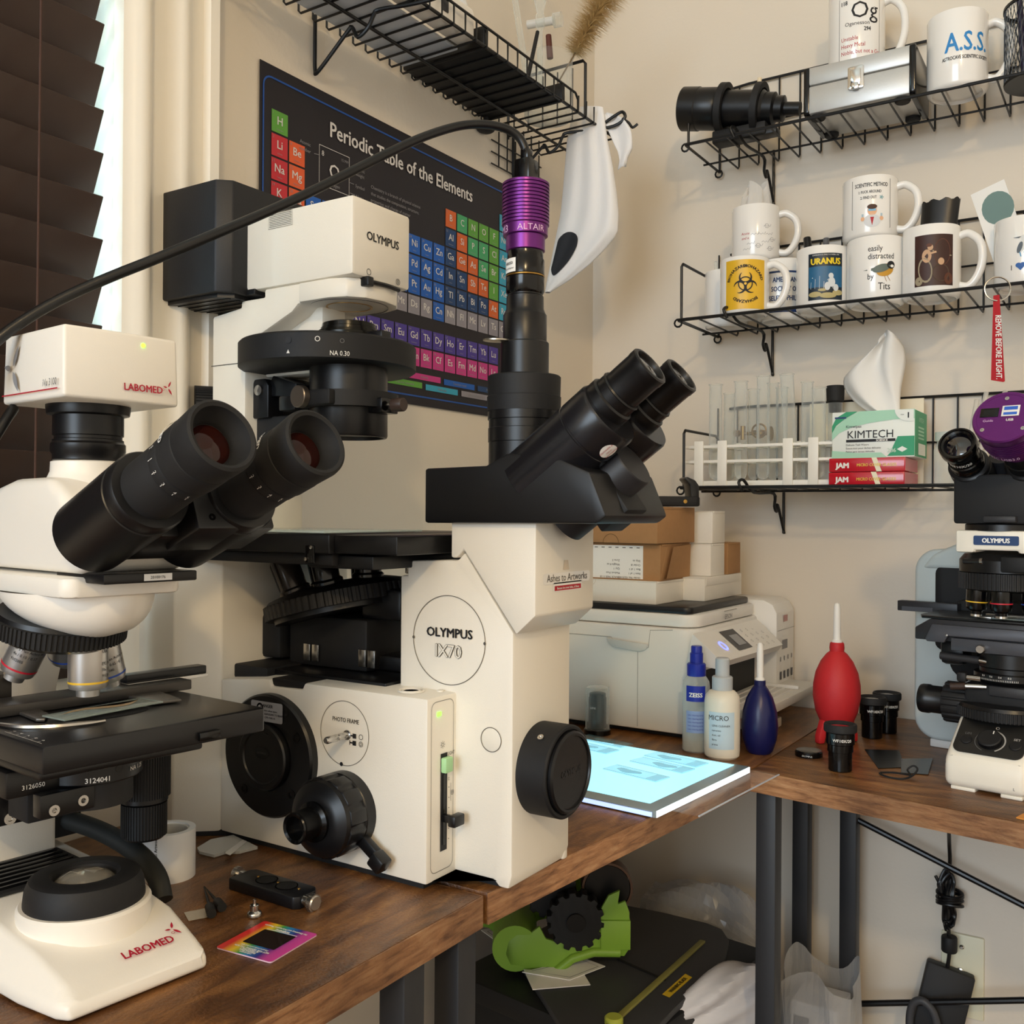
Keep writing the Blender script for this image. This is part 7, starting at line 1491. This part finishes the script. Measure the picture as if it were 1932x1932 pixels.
# thick black camera cable running over the microscopes, and the thin one behind the camera box
def dp(px, py, d): p = ray(px, py)*d; p.z += CAM_H; return p
ca = MB(); pts = [(992, 292, .846), (989, 276, .846), (978, 258, .845), (955, 243, .842), (915, 235, .836), (865, 238, .828), (800, 258, .812), (730, 290, .795), (650, 330, .775), (565, 372, .752), (480, 410, .73), (395, 446, .708), (300, 486, .69), (200, 526, .672), (110, 567, .657), (40, 608, .645), (-15, 650, .636), (-70, 705, .63)]
ca.tube(spline([dp(*q) for q in pts], 6), .0037, mat('cable_black', '121213', .35), 14); tag(ca.build('camera_cable', smooth=60), 'thick black cable arching from the purple camera across to the left edge', 'cable')
cb3 = MB(); cb3.tube(spline([dp(*q) for q in ((26, 770, .66), (18, 782, .655), (6, 800, .65), (-12, 830, .645), (-40, 880, .64))], 6), .0034, mat('cable_black', '121213', .35), 12); tag(cb3.build('cable', smooth=60), 'black cable dropping behind the white camera box at the left edge', 'cable')
# pale block behind the ivory microscope's stage
blk = MB(); a = at(487, 985, 0, -.812); b = at(546, 1003, 0, -.812); blk.box((-.85, a.y, .262), (-.812, b.y, .300), mat('cream_block', 'E3D3B4', .6), .002); 
tag(blk.build('block'), 'small cream block behind the stage of the ivory microscope by the window casing', 'block')
# ================================================================ under the desks
ZU = -.30
def fl(px, py, z=ZU): return at(px, py, 2, z)
ub = thing('storage_box', 'dark grey storage box under the corner desk carrying the green dispenser', 'box', (-.60, 1.05, -DZ))
m = MB(ub); m.M = T(0, 0, DZ); a, b, c = fl(893, 1852), fl(1075, 1930), fl(900, 1640)
UBM = mat('box_dark', '17181A', .55)
ex = (b-a).normalized(); ey = Vector((-ex.y, ex.x, 0)); Fb = plane((a.x, a.y, 0), ex, ey)
m.box((-.03, .01, -DZ+.002), (.235, .33, ZU-.012), UBM, .006, Fb); m.box((-.04, 0, ZU-.028), (.245, .34, ZU), UBM, .005, Fb); m.build('box_body', ub)
# trimmer board
tb3 = thing('paper_trimmer', 'dark grey trimmer board with a yellow ruler under the desk', 'trimmer', (-.5, 1.1, ZU))
out = [fl(*q) for q in ((1130, 1716), (1188, 1721), (1250, 1733), (1335, 1754), (1362, 1765), (1375, 1786), (1368, 1824), (1330, 1862), (1270, 1920), (1220, 1975), (1080, 1985), (985, 1835))]
m = MB(tb3); m.M = T(0, 0, DZ); m.prism([(p.x, p.y) for p in out], ZU+.0005, ZU+.010, mat('board_grey', '3A3B3D', .55, bump=.08, scale=300), .002); bdm = m.build('board', tb3)
m = MB(tb3); m.M = T(0, 0, DZ); p0, p1 = at(1158, 1930, 2, ZU+.011), at(1326, 1778, 2, ZU+.011); d_ = p1-p0; RUL = mat('ruler_olive', '8E8A4A', .5)
m.box((-.02, -.004, 0), (d_.length, .004, .0035), RUL, .001, plane(p0, d_, Vector((-d_.y, d_.x, 0)))); m.lathe([(.011, 0), (.011, .006), (.009, .008), (0, .008)], mat('yellow_green_knob', 'B0B84A', .4), T(p0.x, p0.y, p0.z), 24); m.build('ruler', bdm)
m = MB(tb3); m.M = T(0, 0, DZ); q = [at(*k, 2, ZU+.0105) for k in ((1249, 1876), (1263, 1882), (1306, 1844), (1293, 1837))]; m.add([tuple(k) for k in q], [(0, 1, 2, 3)], mat('sticker_yellow', 'E3BE2B', .5))
sq = plane((q[0]+q[1])/2+Vector((0, 0, .0004)), (q[3]-q[0]), (q[0]-q[1])); Ls_ = (q[3]-q[0]).length; m.text('WARNING BLADE', .0075, INK, sq @ T(Ls_/2, -.003, 0), bold=.04, sx=.75); m.build('warning_sticker', bdm)
m = MB(tb3); m.M = T(0, 0, DZ); p0, p1 = at(1165, 1810, 2, ZU+.011), at(1255, 1850, 2, ZU+.011); d_ = p1-p0; m.box((0, -.002, 0), (d_.length, .002, .001), BLKM, 0, plane(p0, d_, Vector((-d_.y, d_.x, 0)))); m.build('groove', bdm)
# white printed cards below the dispenser
for k, (pts, lbl, z) in enumerate(((((908, 1756), (990, 1735), (1010, 1800), (962, 1795)), 'white printed card sticking out behind the green dispenser', ZU+.0005), (((985, 1835), (1100, 1808), (1142, 1824), (1075, 1850)), 'white card with a thin printed frame, upper one under the green dispenser', ZU+.0128), (((988, 1830), (1100, 1836), (1114, 1859), (1005, 1868)), 'white blank card, lower one under the green dispenser', ZU+.0110))):
    m = MB(); v4 = [at(*q, 2, z) for q in pts]; m.add([tuple(q) for q in v4]+[(q.x, q.y, q.z+.001) for q in v4], [(3, 2, 1, 0), (4, 5, 6, 7)]+[(i, (i+1) % 4, (i+1) % 4+4, i+4) for i in range(4)], PAPER)
    if k != 2:
        cc = sum(v4, Vector())/4; ins = [cc+(q-cc)*.8 for q in v4]; F_ = T(0, 0, 0)
        m.loop([(q.x, q.y) for q in ins], .0012, mat('dim_grey', '8A8A8E', .6), F_, z+.0013)
    tag(m.build('printed_card'), lbl, 'card')
# green label dispenser with black rollers
gd = thing('label_dispenser', 'lime green plastic label dispenser with black ribbed rollers under the desk', 'dispenser', (fl(1080, 1800).x, fl(1080, 1800).y, ZU+.014))
GRN = mat('lime_plastic', '7FA83A', .42); Dz = 1.29
hz = RT.copy(); hz.z = 0; hz.normalize(); dz_ = FW.copy(); dz_.z = 0; dz_.normalize()
def gp(px, py, dep=0.0):
    """point on the dispenser's side plate plane (parallel to the picture's horizontal), pushed back by dep"""
    d = ray(px, py); c = fl(1080, 1845); k = Vector((c.x, c.y, 0)).dot(dz_)/d.dot(dz_); p = d*k; p.z += CAM_H
    return p+dz_*dep
def plate(m, pts, d0, d1, mt, bev=.0015):
    P0 = gp(*pts[0]); F_ = plane(P0, hz, (0, 0, 1)); inv = F_.inverted()
    m.prism([tuple((inv @ gp(*q))[:2]) for q in pts], -d1, -d0, mt, bev, F_)
side = [(952, 1800), (958, 1775), (975, 1762), (1000, 1762), (1018, 1748), (1030, 1772), (1055, 1778), (1085, 1784), (1110, 1770), (1124, 1752), (1130, 1722), (1148, 1690), (1170, 1680), (1166, 1706), (1180, 1700), (1188, 1722), (1188, 1790), (1178, 1805), (1130, 1800), (1085, 1810), (1062, 1832), (1060, 1850), (1035, 1855), (1010, 1848), (985, 1825), (962, 1822)]
m = MB(gd); m.M = T(0, 0, DZ); plate(m, side, .0, .006, GRN); plate(m, [(x-66, y-22) for x, y in side], .085, .091, GRN)
P0 = gp(998, 1803); m.tube([gp(972, 1790), gp(972, 1790, .088)], .030, GRN, 28)
m.build('side_frame', gd)
m = MB(gd); m.M = T(0, 0, DZ); a = gp(1133, 1733); b = gp(1189, 1721, .0); F_ = plane(gp(1133, 1790), hz, (0, 0, 1)); L2 = (gp(1189, 1790)-gp(1133, 1790)).length; H2 = gp(1133, 1735).z-gp(1133, 1790).z
m.box((0, 0, -.05), (L2, H2, .004), GRN, .001, F_); m.build('front_tray', gd)
m = MB(gd); m.M = T(0, 0, DZ)
m.tube([gp(1005, 1850), gp(1025, 1846), gp(1050, 1832), gp(1080, 1808), gp(1120, 1796), gp(1170, 1797)], .006, GRN, 12); m.tube([gp(1010, 1852, .0), gp(1040, 1856), gp(1062, 1848)], .008, GRN, 12); m.build('bottom_rail', gd)
m = MB(gd); m.M = T(0, 0, DZ); c = gp(1086, 1738, .0); A = axm(c, dz_); m.gear(.038, .005, 14, -.004, .018, BLKM, A, .55, .001); m.lathe([(.012, -.008), (.012, -.004), (0, -.004)], BLK, A, 24); m.build('roller', gd)
m = MB(gd); m.M = T(0, 0, DZ); c = gp(1040, 1700, .030); A = axm(c, dz_); m.gear(.036, .004, 14, 0, .045, BLKM, A, .55, .001); m.build('roller', gd)
m = MB(gd); m.M = T(0, 0, DZ); c = gp(1150, 1692, .04); A = axm(c, dz_); m.lathe([(.031, -.012), (.034, -.012), (.034, .012), (.031, .012), (.031, -.012)], mat('brown_tape', '5B4233', .4), A, 44, False); m.lathe([(0, -.011), (.030, -.011), (.030, .011), (0, .011)], BLK, A, 40); m.build('tape_roll', gd)
# white cloth bundle and clear bags right of the box
cl3 = MB(); random.seed(11); CLW = mat('crumpled_cloth', 'D9D8DC', .9)
def crump(p, q, r0, r1, sd, sc=.02):
    def f(u, v):
        a = 2*PI*u; c = p.lerp(q, v); r = r0+(r1-r0)*v; r *= (1+.22*math.sin(3*a+sd+4*v)+.12*math.sin(7*a-sd*2+9*v))*math.sin(PI*min(.985, max(.06, v)))**.45
        d = (q-p).normalized(); e1 = d.orthogonal().normalized(); e2 = d.cross(e1)
        return tuple(c+e1*r*math.cos(a)+e2*r*math.sin(a)*.75)
    return f
cl3.grid(crump(at(1225, 1940, 2, ZU-.02), at(1440, 1855, 2, ZU-.03), .035, .055, 1.2), 40, 24, CLW, cu=True); tag(cl3.build('cloth', smooth=50), 'crumpled white cloth hanging beside the dark trimmer board under the desk', 'cloth')
BAGM = glass_mat('bag_film', 'DCDCDC', .18, .72)
bg1 = MB(); bg1.grid(crump(at(1220, 1700, 2, ZU-.02), at(1440, 1790, 2, ZU-.05), .06, .075, 2.1), 40, 20, BAGM, cu=True); tag(bg1.build('plastic_bag', smooth=0), 'crumpled clear plastic bag behind the trimmer board under the desk', 'bag')
FZ = -DZ+.01
bx3 = thing('bagged_box', 'boxed item wrapped in clear plastic standing on the floor between the desk legs', 'box', (at(1545, 1920, 1, 1.42).x, 1.42, -DZ))
m = MB(bx3); m.M = T(0, 0, DZ); a, b = at(1492, 1885, 1, 1.40), at(1582, 1870, 1, 1.40)
m.box((a.x, 1.40, -DZ), (b.x, 1.468, a.z), mat('box_white', 'DADBDD', .6), .002); ib = m.build('inner_box', bx3)
m = MB(bx3); m.M = T(0, 0, DZ); m.rect(0, 0, .022, a.z+DZ-.02, mat('slate_print', '4A525E', .5), LF(a.x+.004, 1.3995, -DZ)); m.build('print', ib)
m = MB(bx3); m.M = T(0, 0, DZ); w_ = b.x-a.x
m.grid(lambda u, v: (a.x-.015+(w_+.03)*(.5+.5*max(-1, min(1, 1.25*math.cos(2*PI*u))))+.004*math.sin(11*u*PI+7*v), 1.43+.052*max(-1, min(1, 1.25*math.sin(2*PI*u)))+.004*math.sin(13*PI*u+9*v), -DZ+.004+(a.z+DZ+.035+.016*math.sin(6*PI*u))*v*(1) ), 48, 16, BAGM, cu=True); m.build('plastic_wrap', bx3, smooth=0)
# outlet plate, hanging adapter with coiled cord
YW = BWY-.0005
op_ = thing('wall_plate', 'cream cable wall plate on the right wall behind the power adapter', 'wall plate', (at(1820, 1830, 1, BWY).x, BWY, -.55))
m = MB(op_); m.M = T(0, 0, DZ); a, b = at(1776, 1905, 1, YW), at(1858, 1770, 1, YW); m.box((a.x, BWY-.006, a.z), (b.x, BWY, b.z), mat('cream_plate', 'E4DFC4', .45), .0025); pl = m.build('plate', op_)
for px, py, r_ in ((1815, 1786, .0032), (1812, 1832, .0055)):
    m = MB(op_); m.M = T(0, 0, DZ); c = at(px, py, 1, BWY-.006); m.lathe([(r_, 0), (r_, .003), (r_*.5, .0045), (0, .0045)], STEEL, axm(c, (0, -1, 0)), 18); m.build('screw' if r_ < .004 else 'coax_jack', pl)
YH = 1.548
pa_ = thing('power_adapter', 'black power adapter with a bundled cord hanging behind the right desk', 'adapter', (at(1780, 1880, 1, YH).x, YH, -.6))
m = MB(pa_); m.M = T(0, 0, DZ); F_ = plane(at(1775, 1925, 1, YH-.01), (1, .15, -.22), (.1, .2, 1)); m.box((-.035, -.03, -.016), (.030, .075, .012), BLKM, .003, F_); ad2 = m.build('brick', pa_)
m = MB(pa_); m.M = T(0, 0, DZ); hp = lambda px, py, dy=0: at(px, py, 1, YH+dy)
m.tube(spline([hp(1790, 1545, -.06), hp(1791, 1590, -.01), hp(1792, 1630), hp(1786, 1660), hp(1788, 1700), hp(1790, 1765), hp(1791, 1800), hp(1785, 1840), hp(1781, 1868)], 6), .0028, BLK, 10)
m.lathe([(.010, -.010), (.011, -.008), (.011, .010), (.010, .012), (0, .012)], BLKM, T(*hp(1791, 1782)), 24)
m.cyl(hp(1781, 1872), hp(1786, 1835), .006, BLK, .0032, 14); m.build('cord', pa_)
m = MB(pa_); m.M = T(0, 0, DZ)
for k in range(6):
    w = 12+3*(k % 3); x0_ = 1778+4*(k % 4); q = [hp(x0_+6, 1640+4*k, .004*(k % 2)), hp(x0_-w*.5, 1668, -.006), hp(x0_+2, 1700, -.004+.003*k), hp(x0_-w*.4+8, 1735, .004), hp(x0_+8, 1755-3*k, -.004), hp(x0_+w*.9, 1725, .004), hp(x0_+8, 1695, -.008), hp(x0_+w*.8, 1665, 0)]
    m.tube(spline(q, 6, True), .0024, BLK, 8, True)
for k in range(4):
    c = hp(1792, 1685+7*k); m.tube([(c.x+.017*math.cos(a), c.y+.012*math.sin(a), c.z+.003*math.sin(a+k)) for a in [2*PI*q/20 for q in range(20)]], .0025, BLK, 8, True)
m.tube(spline([hp(1765, 1652), hp(1770, 1662), hp(1776, 1672)], 4), .0024, BLK, 8); m.build('cord_bundle', pa_)
gc = MB(); gc.tube(spline([hp(1722, 1990, -.04), hp(1716, 1930, -.04), hp(1722, 1895, -.04), hp(1740, 1888, -.04), hp(1758, 1905, -.04), hp(1768, 1935, -.04), hp(1775, 1990, -.04)], 6), .0055, mat('grey_cord', '3D3E42', .5), 12); tag(gc.build('cord', smooth=60), 'looped dark grey cord hanging over the brace rod before the power adapter', 'cord')
